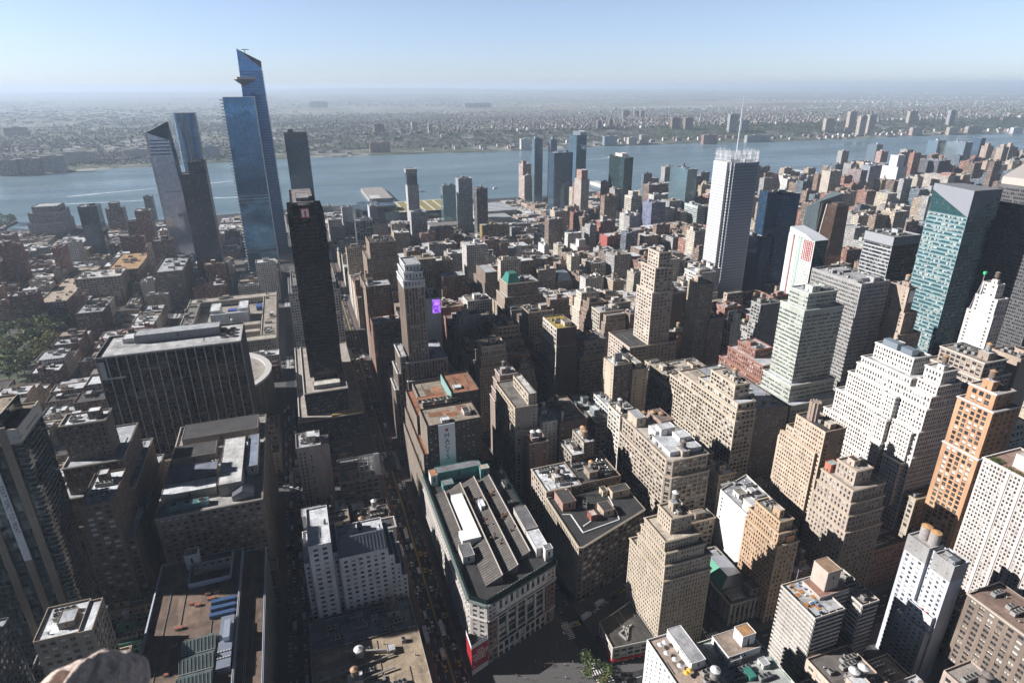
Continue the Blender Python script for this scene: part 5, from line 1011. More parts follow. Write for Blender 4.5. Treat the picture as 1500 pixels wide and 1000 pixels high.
# ------------------------------------------------------------------ the new towers by the river
def hull(name, label, cat, faces, col, parent_loc, mat='curt', part='curtain_wall', pw=1.8, fl=4.0):
    t = thing(name, label, cat, (*parent_loc, 0)); b = MB(); rg = np.random.default_rng(7)
    for f in faces:
        V = np.array(f[0], float); c = f[1] if len(f) > 1 and f[1] is not None else col; m = f[2] if len(f) > 2 else mat
        u = V[1]-V[0]; u[2] = 0; u = u/max(1e-6, np.linalg.norm(u)); uv = [((p-V[0])@u/pw+30, p[2]/fl) for p in V]
        if m == 'plain': b.poly(V, c, m)
        else: b.poly(V, c, m, uv)
    b.build(part, t); return t
NAVY, SKYB, STEEL = (.10, .22, .36), (.08, .25, .46), (.17, .20, .24)
m1 = hull('glass_tower', 'tall blue glass tower with flat top standing before the pointed tower', 'tower', [
    ([(-90, 1160, 0), (-40, 1160, 0), (-40, 1160, 306), (-87, 1160, 306)],), ([(-40, 1160, 0), (-38.5, 1164, 0), (-38.5, 1164, 306), (-40, 1160, 306)], (.55, .6, .64), 'plain'),
    ([(-38.5, 1164, 0), (-38.5, 1205, 0), (-38.5, 1205, 306), (-38.5, 1164, 306)], (.04, .12, .22)), ([(-90, 1205, 0), (-90, 1160, 0), (-87, 1160, 306), (-87, 1205, 306)],), ([(-38.5, 1205, 0), (-90, 1205, 0), (-87, 1205, 306), (-38.5, 1205, 306)],), ([(-87, 1160, 306), (-40, 1160, 306), (-38.5, 1164, 306), (-38.5, 1205, 306), (-87, 1205, 306)], (.2, .2, .2), 'plain')], SKYB, (-62, 1182))
ALL.append((np.array(rect(-90, -38, 1160, 1205)), 0, 306, m1))
b = MB()
for k in range(60): b.box(-91.6, -89.3+min(3, k*.05), 1159.2, 1163, 6+k*5, 7.6+k*5, (.45, .52, .56), 'plain', True)
for k in (6, 7, 22, 23, 24): b.box(-89, -40, 1159.6, 1160, 20+k*5.4, 21.2+k*5.4, (.38, .48, .56), 'plain', True)
b.build('floor_ledge', m1)
m3 = hull('glass_tower', 'tallest pointed blue glass tower with triangular sky deck', 'tower', [
    ([(-72, 1330, 0), (-22, 1330, 0), (-25, 1330, 352), (-63, 1330, 385)],), ([(-22, 1330, 0), (-20, 1385, 0), (-25, 1378, 366), (-25, 1330, 352)], (.05, .12, .22)), ([(-75, 1385, 0), (-72, 1330, 0), (-63, 1330, 385), (-63, 1378, 378)],), ([(-20, 1385, 0), (-75, 1385, 0), (-63, 1378, 378), (-25, 1378, 366)],), ([(-63, 1330, 385), (-25, 1330, 352), (-25, 1378, 366), (-63, 1378, 378)], (.05, .08, .11), 'plain')], (.05, .18, .42), (-47, 1355))
ALL.append((np.array(rect(-75, -20, 1330, 1385)), 0, 385, m3))
b = MB()
for k in range(70): b.box(-71+k*.125, -23, 1329.2, 1330.2, 8+k*4.9, 9.5+k*4.9, (.03, .10, .20), 'plain')
b.build('floor_band', m3)
b = MB(); b.prism([(-76, 1326), (-69, 1316), (-36, 1330), (-66, 1332)], 334, 338, (.46, .42, .44), 'plain', bottom=True); b.poly([(-76, 1326, 334), (-69, 1316, 334), (-60, 1330, 322)], (.16, .17, .2), 'plain'); b.poly([(-69, 1316, 334), (-36, 1330, 334), (-60, 1330, 322)], (.12, .13, .16), 'plain'); b.build('sky_deck', m3)
b = MB(); b.bar((-50, 1340, 372), (-50, 1340, 384), 1, (.2, .2, .22), 'metal'); b.bar((-55, 1340, 384), (-43, 1340, 384), 1.2, (.2, .2, .22), 'metal'); b.build('roof_crane', m3)
b = MB(); b.bar((-63, 1329, 385), (-25, 1329, 352), 1.0, (.6, .64, .68), 'plain'); b.build('edge_trim', m3)
m0 = hull('glass_tower', 'silvery glass tower leaning with angled notched crown at left', 'tower', [
    ([(-235, 1340, 0), (-190, 1340, 0), (-203, 1340, 231), (-239, 1340, 245)],), ([(-239, 1340, 245), (-203, 1340, 231), (-204.5, 1368, 262)], (.05, .08, .11), 'plain'), ([(-190, 1340, 0), (-188, 1385, 0), (-203, 1372, 262), (-203, 1340, 231)], (.05, .10, .16)), ([(-235, 1385, 0), (-235, 1340, 0), (-239, 1340, 245), (-232, 1375, 250)], (.5, .5, .5)), ([(-188, 1385, 0), (-235, 1385, 0), (-232, 1375, 250), (-203, 1372, 262)],), ([(-239, 1340, 245), (-204.5, 1368, 262), (-203, 1372, 262), (-232, 1375, 250)], (.2, .24, .28), 'plain')], (.60, .68, .84), (-212, 1362))
ALL.append((np.array(rect(-240, -188, 1340, 1385)), 0, 250, m0))
b = MB()
for k in range(5): b.box(-237+k*.4, -204+k*.1, 1339.3, 1340, 206+k*6, 208+k*6, (.05, .09, .15), 'plain')
b.box(-227, -200, 1339.4, 1340, 138, 139.4, (.05, .09, .15), 'plain'); b.bar((-235.5, 1339.4, 0), (-239.4, 1339.4, 245), 1.6, (.6, .52, .46), 'plain'); b.bar((-239, 1339.4, 245), (-203, 1339.4, 231), 1, (.5, .55, .6), 'plain'); b.bar((-230, 1360, 252), (-216, 1360, 262), .9, (.15, .17, .2), 'metal'); b.build('edge_trim', m0)
cir = [(-182+21*math.copysign(abs(math.cos(t))**.6, math.cos(t)), 1442+22*math.copysign(abs(math.sin(t))**.6, math.sin(t))) for t in np.linspace(0, 2*math.pi, 28, endpoint=False)]
m15 = hull('glass_tower', 'rounded dark blue glass tower behind the notched silvery tower', 'tower', [([(*cir[i], 0), (*cir[(i+1) % 28], 0), (*cir[(i+1) % 28], 275), (*cir[i], 275)],) for i in range(28)]+[([(*p, 275) for p in cir], (.15, .17, .2), 'plain')], (.12, .20, .29), (-182, 1442))
ALL.append((np.array(rect(-203, -161, 1420, 1464)), 0, 275, m15))
b = MB(); b.box(-184, -181, 1419.3, 1421, 0, 274, (.25, .33, .42), 'plain'); b.build('corner_fold', m15)
B('apartment_tower', 'dark speckled apartment tower with a stepped roof notch before the rounded glass tower', 'tower', [(-162, -124, 1100, 1132, 0, 196), (-148, -124, 1104, 1130, 196, 214)], 'curt', (.085, .082, .085), {'N': ('far', (.22, .17, .15))}, TAR, gl=(.05, .07, .10), cl=.5)
B('office_tower', 'dark blue glass tower with pale louvred top directly behind the black slab', 'tower', [(-2, 43, 1400, 1440, 0, 222)], 'curt', GREY, {}, TAR, gl=(.05, .13, .20), cl=.4, tank=False)
b = MB()
for k in range(22): b.box(-2+k*2.05, -.6+k*2.05, 1399.6, 1400.4, 222, 237, (.22, .22, .23), 'plain')
b.box(-1, 42, 1402, 1438, 222, 235, (.12, .12, .13), 'plain'); b.box(6, 16, 1405, 1420, 235, 242, (.14, .14, .15), 'plain'); b.build('louvred_top', ALL[-1][3])
# far and middle distance blocks seen one by one: x0 x1 y0 y1 z, style, colour, roof, kind, label
FARB = [
 (250, 276, 1454, 1480, 112, 'far', (.50, .50, .50), 'tower', 'slim pale gridded tower rising before the yellow green hall roof', [(250, 274, 1456, 1478, 112, 140, 'curt', (.09, .15, .20)), (249, 275, 1455, 1479, 140, 147, 'far', (.45, .45, .45))]),
 (227, 257, 1280, 1319, 80, 'bigw', (.56, .56, .57), 'building', 'pale gridded office block in front of the slim gridded tower', []),
 (347, 383, 1518, 1545, 97, 'curt', (.16, .27, .30), 'tower', 'green blue glass tower, shorter of the pair right of the yellow green hall', []),
 (364, 397, 1428, 1455, 124, 'far', (.33, .36, .40), 'tower', 'grey blue tower with rounded side, taller of the pair right of the yellow green hall', []),
 (393, 419, 1378, 1404, 107, 'far', (.085, .08, .08), 'tower', 'very dark slim tower beside the grey blue pair', []),
 (389, 452, 1327, 1346, 34, 'loft', (.38, .27, .04), 'building', 'low yellow framed building below the very dark slim tower', []),
 (272, 303, 1239, 1271, 51, 'far', (.25, .16, .12), 'building', 'broad brown brick block beside the pale gridded office block', []),
 (104, 136, 1199, 1224, 88, 'fins', (.46, .52, .56), 'tower', 'clear glass tower with white frame grid right of the black slab', []),
 (101, 125, 1486, 1504, 66, 'blank', (.42, .44, .47), 'building', 'blank grey slab with glass side, left of the clear glass tower', []),
 (157, 174, 1427, 1464, 73, 'blank', (.40, .42, .45), 'building', 'blank grey slab with glass side, right of the clear glass tower', []),
 (661, 686, 1710, 1732, 184, 'curt', (.22, .33, .40), 'tower', 'slender pale blue glass tower, leftmost of the riverside cluster', []),
 (704, 723, 1694, 1714, 182, 'curt', (.20, .30, .38), 'tower', 'slim glass tower just right of the leftmost riverside tower', []),
 (617, 667, 1462, 1498, 169, 'curt', (.06, .11, .17), 'tower', 'broad dark reflective glass tower in the riverside cluster', []),
 (694, 722, 1501, 1550, 206, 'curt', (.14, .24, .33), 'tower', 'tallest blue glass tower of the riverside cluster', [(704, 722, 1502, 1548, 206, 214, 'curt', (.4, .45, .5))]),
 (646, 667, 1364, 1402, 116, 'far', (.46, .40, .35), 'tower', 'tan apartment tower with dark east side and reddish top before the riverside cluster', [(648, 664, 1368, 1396, 116, 137, 'far', (.40, .26, .21))]),
 (646, 672, 1765, 1801, 109, 'far', (.42, .33, .29), 'tower', 'pink brick riverside apartment tower beside the pale blue glass tower', [(650, 660, 1775, 1790, 109, 118, 'far', (.36, .22, .18))]),
 (640, 664, 1735, 1758, 80, 'far', (.45, .35, .30), 'tower', 'shorter pink brick apartment tower by the riverside cluster', []),
 (758, 782, 1365, 1442, 162, 'curt', (.035, .085, .085), 'tower', 'dark green glass slab tower with pinkish roof plant', [(762, 778, 1385, 1420, 162, 169, 'blank', (.55, .48, .46))]),
 (704, 728, 1226, 1257, 94, 'band', (.50, .45, .38), 'tower', 'cream banded stepped tower beside the dark green slab', [(709, 723, 1231, 1251, 94, 104, 'band', (.52, .47, .4))]),
 (680, 712, 1101, 1136, 102, 'far', (.17, .19, .30), 'tower', 'blue violet slab with plain shaded side left of the pale glass pair', []),
 (776, 800, 1130, 1194, 160, 'curt', (.22, .34, .40), 'tower', 'pale blue glass apartment tower left of the mast tower, taller of the pair', []),
 (767, 787, 1070, 1116, 95, 'band', (.40, .46, .44), 'tower', 'pale green banded tower left of the mast tower, shorter of the pair', []),
 (1620, 1656, 1350, 1402, 105, 'blank', (.55, .55, .57), 'tower', 'windowless white tower far right near the river', [(1622, 1648, 1358, 1384, 105, 136, 'blank', (.55, .55, .58))]),
 (1432, 1478, 1206, 1265, 38, 'far', (.52, .45, .36), 'building', 'cream terraced ziggurat apartment block below the windowless white tower', [(1437, 1476, 1210, 1258, 38, 49, 'far', (.52, .45, .36)), (1443, 1474, 1214, 1250, 49, 61, 'far', (.52, .45, .36))]),
 (1894, 1943, 1442, 1522, 102, 'deco', (.14, .14, .16), 'building', 'dark ribbed slab right of the windowless white tower', []),
 (1757, 1783, 1298, 1373, 80, 'far', (.46, .41, .37), 'building', 'beige apartment slab with reddish penthouse below the dark ribbed slab', [(1765, 1783, 1300, 1330, 80, 87, 'far', (.36, .18, .14))]),
 (2336, 2375, 1801, 1843, 123, 'curt', (.26, .38, .46), 'tower', 'pale blue cube topped glass tower, left one above the dark ribbed slab', []),
 (2170, 2205, 1574, 1640, 138, 'curt', (.34, .42, .48), 'tower', 'broad pale glass tower right of the cube topped tower', []),
 (2350, 2372, 1651, 1687, 141, 'curt', (.13, .20, .28), 'tower', 'dark blue slim tower right of the broad pale glass tower', []),
 (2324, 2354, 1604, 1626, 119, 'far', (.44, .36, .29), 'tower', 'tan crowned apartment tower, leftmost of the three far right', [(2330, 2342, 1608, 1620, 119, 128, 'far', (.5, .38, .3))]),
 (2305, 2332, 1537, 1560, 121, 'far', (.44, .36, .29), 'tower', 'tan crowned apartment tower, middle of the three far right', [(2310, 2322, 1541, 1553, 121, 130, 'far', (.5, .38, .3))]),
 (2378, 2402, 1565, 1584, 121, 'far', (.42, .35, .29), 'tower', 'tan crowned apartment tower, rightmost of the three far right', [(2384, 2394, 1569, 1580, 121, 130, 'far', (.5, .38, .3))]),
 (1362, 1402, 1333, 1362, 107, 'blank', (.42, .36, .30), 'tower', 'tan slab tower with grey blue east side above the dark brown prism', []),
 (1526, 1550, 1385, 1431, 96, 'far', (.28, .22, .22), 'tower', 'mauve brown apartment tower left of the blue shaded slab', []),
 (1647, 1714, 1466, 1499, 95, 'blank', (.24, .26, .32), 'building', 'wide blue shaded slab behind the mauve brown tower', []),
 (2043, 2073, 1809, 1849, 117, 'curt', (.28, .34, .40), 'tower', 'hazy grey glass riverside tower behind the windowless white tower', []),
 (1987, 2019, 1734, 1757, 101, 'far', (.44, .30, .28), 'tower', 'reddish striped riverside tower behind the windowless white tower', []),
 (167, 204, 760, 790, 76, 'deco', (.23, .15, .115), 'building', 'wide dark red brown stepped block with pale zigzag cornices', [(169, 200, 764, 788, 76, 92, 'deco', (.23, .155, .12))]),
 (220, 240, 745, 797, 84, 'fine', (.28, .21, .165), 'building', 'brown setback garment building left of the green mansard roof', [(222, 239, 748, 790, 84, 97, 'fine', (.28, .21, .165))]),
 (362, 379, 1031, 1085, 44, 'mini', (.58, .57, .54), 'building', 'white apartment slab with stair tower behind the green mansard roof', [(366, 376, 1034, 1046, 44, 56, 'blank', (.58, .57, .54))]),
 (420, 430, 1033, 1063, 52, 'blank', (.58, .57, .55), 'building', 'narrow white block with a tall chimney right of the white apartment slab', []),
 (493, 518, 1047, 1080, 40, 'mini', (.60, .58, .55), 'building', 'white stepped apartment block with boxy white penthouse', [(498, 512, 1052, 1066, 40, 52, 'blank', (.6, .58, .55))]),
 (430, 456, 861, 896, 61, 'loft', (.44, .36, .26), 'building', 'tan loft block with grey plant penthouse left of the cream tan tower', []),
 (367, 393, 848, 881, 42, 'mas', (.28, .23, .19), 'building', 'brown block with a blue grey mansard dome roof', []),
 (537, 560, 944, 964, 84, 'band', (.13, .15, .19), 'tower', 'dark banded tower with white framed side left of the blue violet slab', []),
 (572, 602, 1111, 1136, 70, 'far', (.30, .12, .09), 'building', 'red and white tower block cluster behind the white stepped apartment block', [(578, 588, 1114, 1124, 70, 80, 'far', (.5, .45, .44))]),
 (522, 528, 985, 1010, 70, 'blank', (.34, .05, .04), 'building', 'bright red wall block left of the dark banded tower', []),
 (418, 436, 764, 795, 61, 'mas', (.44, .34, .25), 'building', 'tan loft with pale tank roof at the foot of the cream tan tower', []),
 (-331, -269, 1078, 1126, 52, 'loft', (.42, .36, .30), 'building', 'tan pilastered warehouse block with white roof at left', []),
 (-374, -337, 1043, 1250, 30, 'loft', (.40, .34, .28), 'warehouse', 'long flat tan roofed postal warehouse at left', []),
 (-300, -254, 1128, 1245, 49, 'loft', (.42, .33, .26), 'building', 'tan block with orange brown gravel roof behind the pilastered warehouse', []),
 (-397, -366, 1019, 1047, 50, 'balc', (.26, .13, .11), 'tower', 'red brick balconied apartment tower beside the park trees', []),
 (-241, -222, 1061, 1088, 42, 'blank', (.46, .43, .40), 'building', 'blank pale walled building right of the tan pilastered warehouse', []),
 (-216, -176, 1046, 1140, 60, 'balc', (.30, .25, .20), 'building', 'long brown striped slab seen along its lit side', []),
 (-572, -501, 1672, 1745, 40, 'band', (.34, .33, .33), 'warehouse', 'huge banded terraced warehouse by the river at far left', [(-568, -504, 1676, 1742, 40, 62, 'band', (.34, .33, .33)), (-560, -510, 1684, 1738, 62, 74, 'band', (.32, .31, .31))]),
 (-400, -367, 1427, 1460, 107, 'curt', (.04, .07, .09), 'tower', 'dark glass tower with open corner frames by the river at left', []),
 (-416, -380, 1677, 1706, 62, 'far', (.20, .13, .115), 'tower', 'dark brick riverside tower with a roof tank at far left', [(-408, -388, 1681, 1700, 62, 74, 'far', (.20, .13, .115))]),
 (-304, -277, 1425, 1455, 93, 'far', (.27, .14, .10), 'tower', 'red brick apartment tower, taller part of the pair at left', []),
 (-325, -304.5, 1436, 1462, 70, 'far', (.25, .135, .10), 'tower', 'red brick apartment tower, lower part of the pair at left', []),
 (-352, -333, 1774, 1795, 72, 'far', (.32, .35, .38), 'tower', 'grey tower with crenellated crown beside the notched silvery tower', []),
 (-298, -265, 937, 975, 40, 'mas', (.12, .095, .085), 'building', 'dark brown block with red tiled roof peak before the tan warehouse', []),
 (1700, 1710, 1050, 1090, 40, 'blank', (.66, .64, .60), 'building', 'long white flat windowless hall among low houses at right', []),
]
for (x0, x1, y0, y1, z, st, c, cat, lab, ext) in FARB:
    nm = {'tower': 'tower_block', 'warehouse': 'warehouse'}.get(cat, 'city_building')
    rf = {'long flat tan roofed postal warehouse at left': (.40, .33, .26), 'tan block with orange brown gravel roof behind the pilastered warehouse': (.40, .25, .13), 'tan pilastered warehouse block with white roof at left': (.58, .57, .55)}.get(lab, SILV)
    fc = {}
    if st in ('blank',): fc = {'E': ('far', c)} if c[0] < .5 and x0 > 1000 else ({'N': 'curt'} if cat == 'building' and y0 > 1300 and x0 < 200 else {})
    o = B(nm, lab, cat, [(x0, x1, y0, y1, 0, z)], st, c, fc, rf, gl=c if st == 'curt' else DARK, cl=.55 if y0 < 1300 else .3, tank=None, topcl=not ext)
    if ext:
        wbx, gbx, cbx, rbx = MB(), MB(), MB(), MB()
        for (a0_, a1_, b0_, b1_, zz0, zz1, s2, c2) in ext:
            tier(wbx, gbx, cbx, rbx, rect(a0_, a1_, b0_, b1_), zz0, zz1, s2, {}, c2, c2 if s2 == 'curt' else DARK, SILV, np.random.default_rng(int(zz0)))
        wbx.build('upper_wall', o)
        g2_ = gbx.build('upper_glazing', o)
        if g2_: g2_['kind'] = 'stuff'
        cbx.build('upper_curtain_wall', o); rbx.build('upper_roof', o)
        ALL[-1] = (ALL[-1][0], 0, ext[-1][5], o)
b = MB(); b.quads([[(368, 849, 41), (392, 849, 41), (388, 854, 53), (372, 854, 53)], [(392, 849, 41), (392, 880, 41), (388, 874, 53), (388, 854, 53)], [(368, 880, 41), (368, 849, 41), (372, 854, 53), (372, 874, 53)], [(372, 854, 53), (388, 854, 53), (388, 874, 53), (372, 874, 53)]], (.36, .42, .50), 'metal')
for o in bpy.data.objects:
    if o.get('label') == 'brown block with a blue grey mansard dome roof': b.build('mansard_roof', o); break
# exhibition hall with planted roof, piers
jv = thing('exhibition_hall', 'vast exhibition hall with yellow green planted roof and dark glass front near the river', 'hall', (290, 1690, 0)); b = MB()
b.box(214, 400, 1612, 1772, 0, 22, (.06, .09, .11), 'curt', topcol=(.55, .54, .50), topmat='plain')
for i in range(7):
    for k in range(5): b.box(218+i*26, 238+i*26, 1618+k*30, 1642+k*30, 22, 22.6, (.30, .25, .07), 'roof')
b.build('planted_roof', jv); b = MB()
for (x0, x1, y0, y1, z) in ((160, 214, 1620, 1760, 30), (176, 214, 1612, 1660, 40), (150, 200, 1690, 1765, 22), (214, 250, 1600, 1612, 26), (190, 250, 1640, 1690, 36)): b.box(x0, x1, y0, y1, 0, z, (.05, .10, .12), 'curt', topcol=(.10, .15, .17), topmat='curt')
b.build('crystal_front', jv); ALL.append((np.array(rect(150, 400, 1600, 1772)), 0, 30, jv))
tp_ = thing('pier_shed', 'big grey flat roofed shed on a river pier left of the hall', 'pier', (250, 2030, 0)); b = MB(); b.box(215, 285, 1925, 2160, -3, 9, (.30, .29, .28), 'far', topcol=(.34, .32, .30), topmat='roof'); b.box(222, 250, 1925, 1990, 9, 10, (.5, .5, .5), 'plain'); b.build('shed', tp_)
for i, (x0, x1, y0, y1, z, c, lab) in enumerate(((1800, 1822, 1810, 1990, 3, (.42, .40, .36), 'long bare concrete pier reaching into the river at right'), (1832, 1880, 1825, 2010, 14, (.60, .60, .58), 'white roofed passenger terminal shed on a pier at right'), (1000, 1030, 1850, 2040, 8, (.56, .56, .55), 'white roofed pier shed behind the tower cluster'), (900, 930, 1850, 2050, 4, (.35, .34, .33), 'low grey pier beside the moored grey ship'), (-700, -690, 1820, 1960, 2, (.3, .29, .27), 'thin grey pier at the far left shore'))):
    t = thing('pier', lab, 'pier', ((x0+x1)/2, y0, 0)); b = MB(); b.box(x0, x1, y0, y1, -4, z, c, 'concrete' if z < 6 else 'far', topcol=c, topmat='roof'); b.build('deck', t)
# railway yard sheds and depots by the hall
YARD = [(430, 520, 1480, 1560, 12, (.56, .57, .58), 'white roofed bus depot right of the yellow green hall'), (440, 560, 1575, 1700, 16, (.50, .52, .55), 'long pale roofed depot shed beside the river road'), (300, 380, 1470, 1510, 9, (.44, .42, .40), 'low pale shed before the green blue glass tower'), (-160, 60, 1150+120, 1320, 6, (.40, .38, .36), 'low rail yard deck between the blue glass towers'), (-20, 60, 1530, 1750, 8, (.5, .47, .42), 'pale rail yard roofs right of the black slab'), (1520, 1640, 1085, 1120, 16, (.66, .64, .60), 'long white windowless hall roof at right before the ziggurat')]
for (x0, x1, y0, y1, z, c, lab) in YARD:
    t = thing('depot_shed', lab, 'shed', ((x0+x1)/2, (y0+y1)/2, 0)); b = MB(); b.box(x0, x1, y0, y1, 0, z, np.array(c)*.8, 'far', topcol=c, topmat='roof')
    for k in range(6): yy = y0+(k+.5)*(y1-y0)/6; b.box(x0+3, x1-3, yy-1, yy+1, z, z+1.2, np.array(c)*1.1, 'plain')
    b.build('shed', t); ALL.append((np.array(rect(x0, x1, y0, y1)), 0, z, t))

# ------------------------------------------------------------------ picture geometry used to choose what is in view (same camera as above)
def project(P):
    P = np.atleast_2d(np.asarray(P, float)); d = P-np.array([0, 0, CAMZ])
    r = d[:, 0]*cy-d[:, 1]*sy; g = d[:, 0]*sy+d[:, 1]*cy
    fw = np.maximum(g*cp-d[:, 2]*sp, 1.0); up = g*sp+d[:, 2]*cp; a = FPX*r/fw; b = -FPX*up/fw
    return np.stack([750+a*cr-b*sr, 500+a*sr+b*cr, fw], 1)
def ray(u, v):
    du, dv = u-750, v-500; a = du*cr+dv*sr; b = -du*sr+dv*cr
    r, up = a/FPX, -b/FPX; g = cp+up*sp; dz = -sp+up*cp
    return np.array([r*cy+g*sy, -r*sy+g*cy, dz])
def ground_at(u, v, z=0.0):
    d = ray(u, v); t = (z-CAMZ)/d[2]; return d[0]*t, d[1]*t
def far_ground(u, v):
    d = ray(u, v); t = 2700/d[1]
    while t*d[1] < 40000:
        x, y, z = d[0]*t, d[1]*t, CAMZ+d[2]*t
        if z < njh(x, y): return x, y, njh(x, y)
        t *= 1.002
    return d[0]*t, d[1]*t, 0

# ------------------------------------------------------------------ the other city buildings, lot by lot
PARKS = [(-430, -312, 784, 1012), (1520, 1690, 1640, 1790), (-22, 66, 1000, 1800), (100, 200, 1060, 1180), (38, 142, 120, 256), (-24, 40, 524, 560)]
occ = [(*p.min(0), *p.max(0)) for p, z0, z1, o in ALL]+[(a, c, b_, d_) for a, b_, c, d_ in PARKS]
occ += [(-170, 784, -40, 1000)]
OCC = np.array(occ)
expl = {}
for p, z0, z1, o in ALL:
    e = expl.setdefault(o.name, [np.array([1e9, 1e9]), np.array([-1e9, -1e9]), 0, o]); e[0] = np.minimum(e[0], p.min(0)); e[1] = np.maximum(e[1], p.max(0)); e[2] = max(e[2], z1)
def boxpts(x0, x1, y0, y1, z0, z1): return np.array([(x, y, z) for z in (z0, z1) for x, y in ((x0, y0), (x1, y0), (x1, y1), (x0, y1))], float)
EX = []
for lo, hi, z, o in expl.values():
    k = .40 if lo[1] < 600 else (.28 if lo[1] < 1000 else .40)
    q = project(boxpts(lo[0], hi[0], lo[1], hi[1], 0, z)); lim = project([[*(lo if lo[0] > 0 else (hi[0], lo[1])), z*(1-k*(1.35 if lo[1] < 450 else .95)) if z > 40 else z*.25]])[0, 1]
    EX.append((q[:, 0].min(), q[:, 0].max(), lim, lo[1], q[:, 1].min(), lo[0]))
def zone_h(x, y, g):
    if y < 233: return g.uniform(22, 40)
    if y < 490: h = g.uniform(30, 58) if x > 38 else g.uniform(24, 46)
    elif y < 760: h = g.uniform(48, 104) if 60 < x < 540 else (g.uniform(26, 60) if x > 540 else g.uniform(18, 40))
    elif y < 1005: h = g.uniform(28, 74) if x > 60 else g.uniform(14, 30); h *= 1.7 if g.random() < .2 else 1
    elif 1180 < y < 1800 and 330 < x < 640: h = g.uniform(5, 11)*(2.2 if g.random() < .12 else 1)
    elif y < 1260: h = g.uniform(16, 42)*(2.1 if g.random() < .17 else 1)
    elif y < 1500: h = g.uniform(10, 26)*(2.6 if g.random() < .13 else 1)
    else: h = g.uniform(6, 14)*(2 if g.random() < .06 else 1)
    if 480 < x < 1000 and 784 < y < 1450 and g.random() < .16: h = g.uniform(60, 105)
    if x > 1000: h = g.uniform(15, 32)*(3.0 if g.random() < .2 else 1)
    if x > 1750: h = g.uniform(24, 66)*(2.0 if g.random() < .3 else 1)
    return h
g = np.random.default_rng(1234); LOTS = []
PAL = [(.42, .33, .25), (.46, .38, .29), (.25, .17, .125), (.19, .135, .105), (.27, .125, .09), (.30, .15, .11), (.52, .46, .38), (.36, .35, .34), (.60, .58, .55), (.34, .26, .20), (.105, .14, .175)]
PNAME = ['tan', 'pale tan', 'brown', 'dark brown', 'red brick', 'red brick', 'cream', 'grey', 'white', 'light brown', 'blue grey']
PW_ = np.array([.11, .09, .15, .12, .09, .07, .10, .10, .11, .06]); PW_ = PW_/PW_.sum()
RNAME = ['white', 'silver', 'black', 'gravel', 'tan', 'silver']; ROOFS = [WHITE, SILV, TAR, GRAV, TANR, (.52, .53, .55)]
for x0, x1 in SX:
    for y0, y1 in AY:
        c4 = project(boxpts(x0, x1, y0, y1, 0, 60))
        if c4[:, 0].max() < -40 or c4[:, 0].min() > 1540 or c4[:, 1].min() > 1040: continue
        xm = (x0+x1)/2; big = 1.0 if y0 < 700 else 1.25
        for a, b_ in ((x0+.3, xm-.4), (xm+.4, x1-.3)):
            y = y0+.4
            while y < y1-7:
                w = g.uniform(11, 26)*big
                if y+w > y1-9: w = y1-.4-y
                ci = int(g.choice(10, p=PW_)); ci = 10 if (xm > 1000 and y > 700 and g.random() < .28) else ci; LOTS.append([a, b_, y, y+w-.25, zone_h(xm, y, g), ci, int(g.integers(6)), 0, g.random(), g.random()])
                y += w
KEEP = []
for l in LOTS:
    a, b_, c, d_ = l[:4]
    if np.any((OCC[:, 0] < b_+.3) & (OCC[:, 2] > a-.3) & (OCC[:, 1] < d_+.3) & (OCC[:, 3] > c-.3)):
        # keep the free half of the lot if there is one
        ok = False
        for a2, b2, c2, d2 in ((a, (a+b_)/2, c, d_), ((a+b_)/2, b_, c, d_), (a, b_, c, (c+d_)/2), (a, b_, (c+d_)/2, d_)):
            if not np.any((OCC[:, 0] < b2+.3) & (OCC[:, 2] > a2-.3) & (OCC[:, 1] < d2+.3) & (OCC[:, 3] > c2-.3)): ok = True; break
        if not ok or (b2-a2) < 8 or (d2-c2) < 8: continue
        l[:4] = a2, b2, c2, d2
    if c > shore_y(a)-25: continue
    hmin = 5
    while True:
        q = project(boxpts(*l[:4], 0, l[4])); u0_, u1_, v0 = q[:, 0].min(), q[:, 0].max(), q[4:, 1].max()
        v0 = q[4:, 1].mean()
        bad = [e for e in EX if e[3] > l[3]-2 and e[0] < u1_-2 and e[1] > u0_+2 and v0 < e[2]]
        if not bad: break
        l[4] *= .86
        if l[4] < hmin: break
    if l[4] < hmin and bad: l[4] = hmin
    KEEP.append(l)
LOTS = KEEP
# coarse depth picture: which lots show, and how large
RW, RH = 600, 400; zb = np.full((RH, RW), 1e9); idb = np.full((RH, RW), -1, int)
def draw(quad, ident):
    q = project(quad); u, v, w = q[:, 0]*RW/1500, q[:, 1]*RH/1000, 1/q[:, 2]
    for t in ((0, 1, 2), (0, 2, 3)):
        U_, V_, W_ = u[list(t)], v[list(t)], w[list(t)]
        a0, a1 = int(max(0, math.floor(U_.min()))), int(min(RW-1, math.ceil(U_.max()))); b0, b1 = int(max(0, math.floor(V_.min()))), int(min(RH-1, math.ceil(V_.max())))
        if a1 < a0 or b1 < b0: continue
        X, Y = np.meshgrid(np.arange(a0, a1+1)+.5, np.arange(b0, b1+1)+.5); den = (V_[1]-V_[2])*(U_[0]-U_[2])+(U_[2]-U_[1])*(V_[0]-V_[2])
        if abs(den) < 1e-9: continue
        l0 = ((V_[1]-V_[2])*(X-U_[2])+(U_[2]-U_[1])*(Y-V_[2]))/den; l1 = ((V_[2]-V_[0])*(X-U_[2])+(U_[0]-U_[2])*(Y-V_[2]))/den; l2 = 1-l0-l1
        dep = 1/np.maximum(l0*W_[0]+l1*W_[1]+l2*W_[2], 1e-9); m = (l0 >= -.001) & (l1 >= -.001) & (l2 >= -.001) & (dep < zb[b0:b1+1, a0:a1+1])
        zb[b0:b1+1, a0:a1+1][m] = dep[m]; idb[b0:b1+1, a0:a1+1][m] = ident
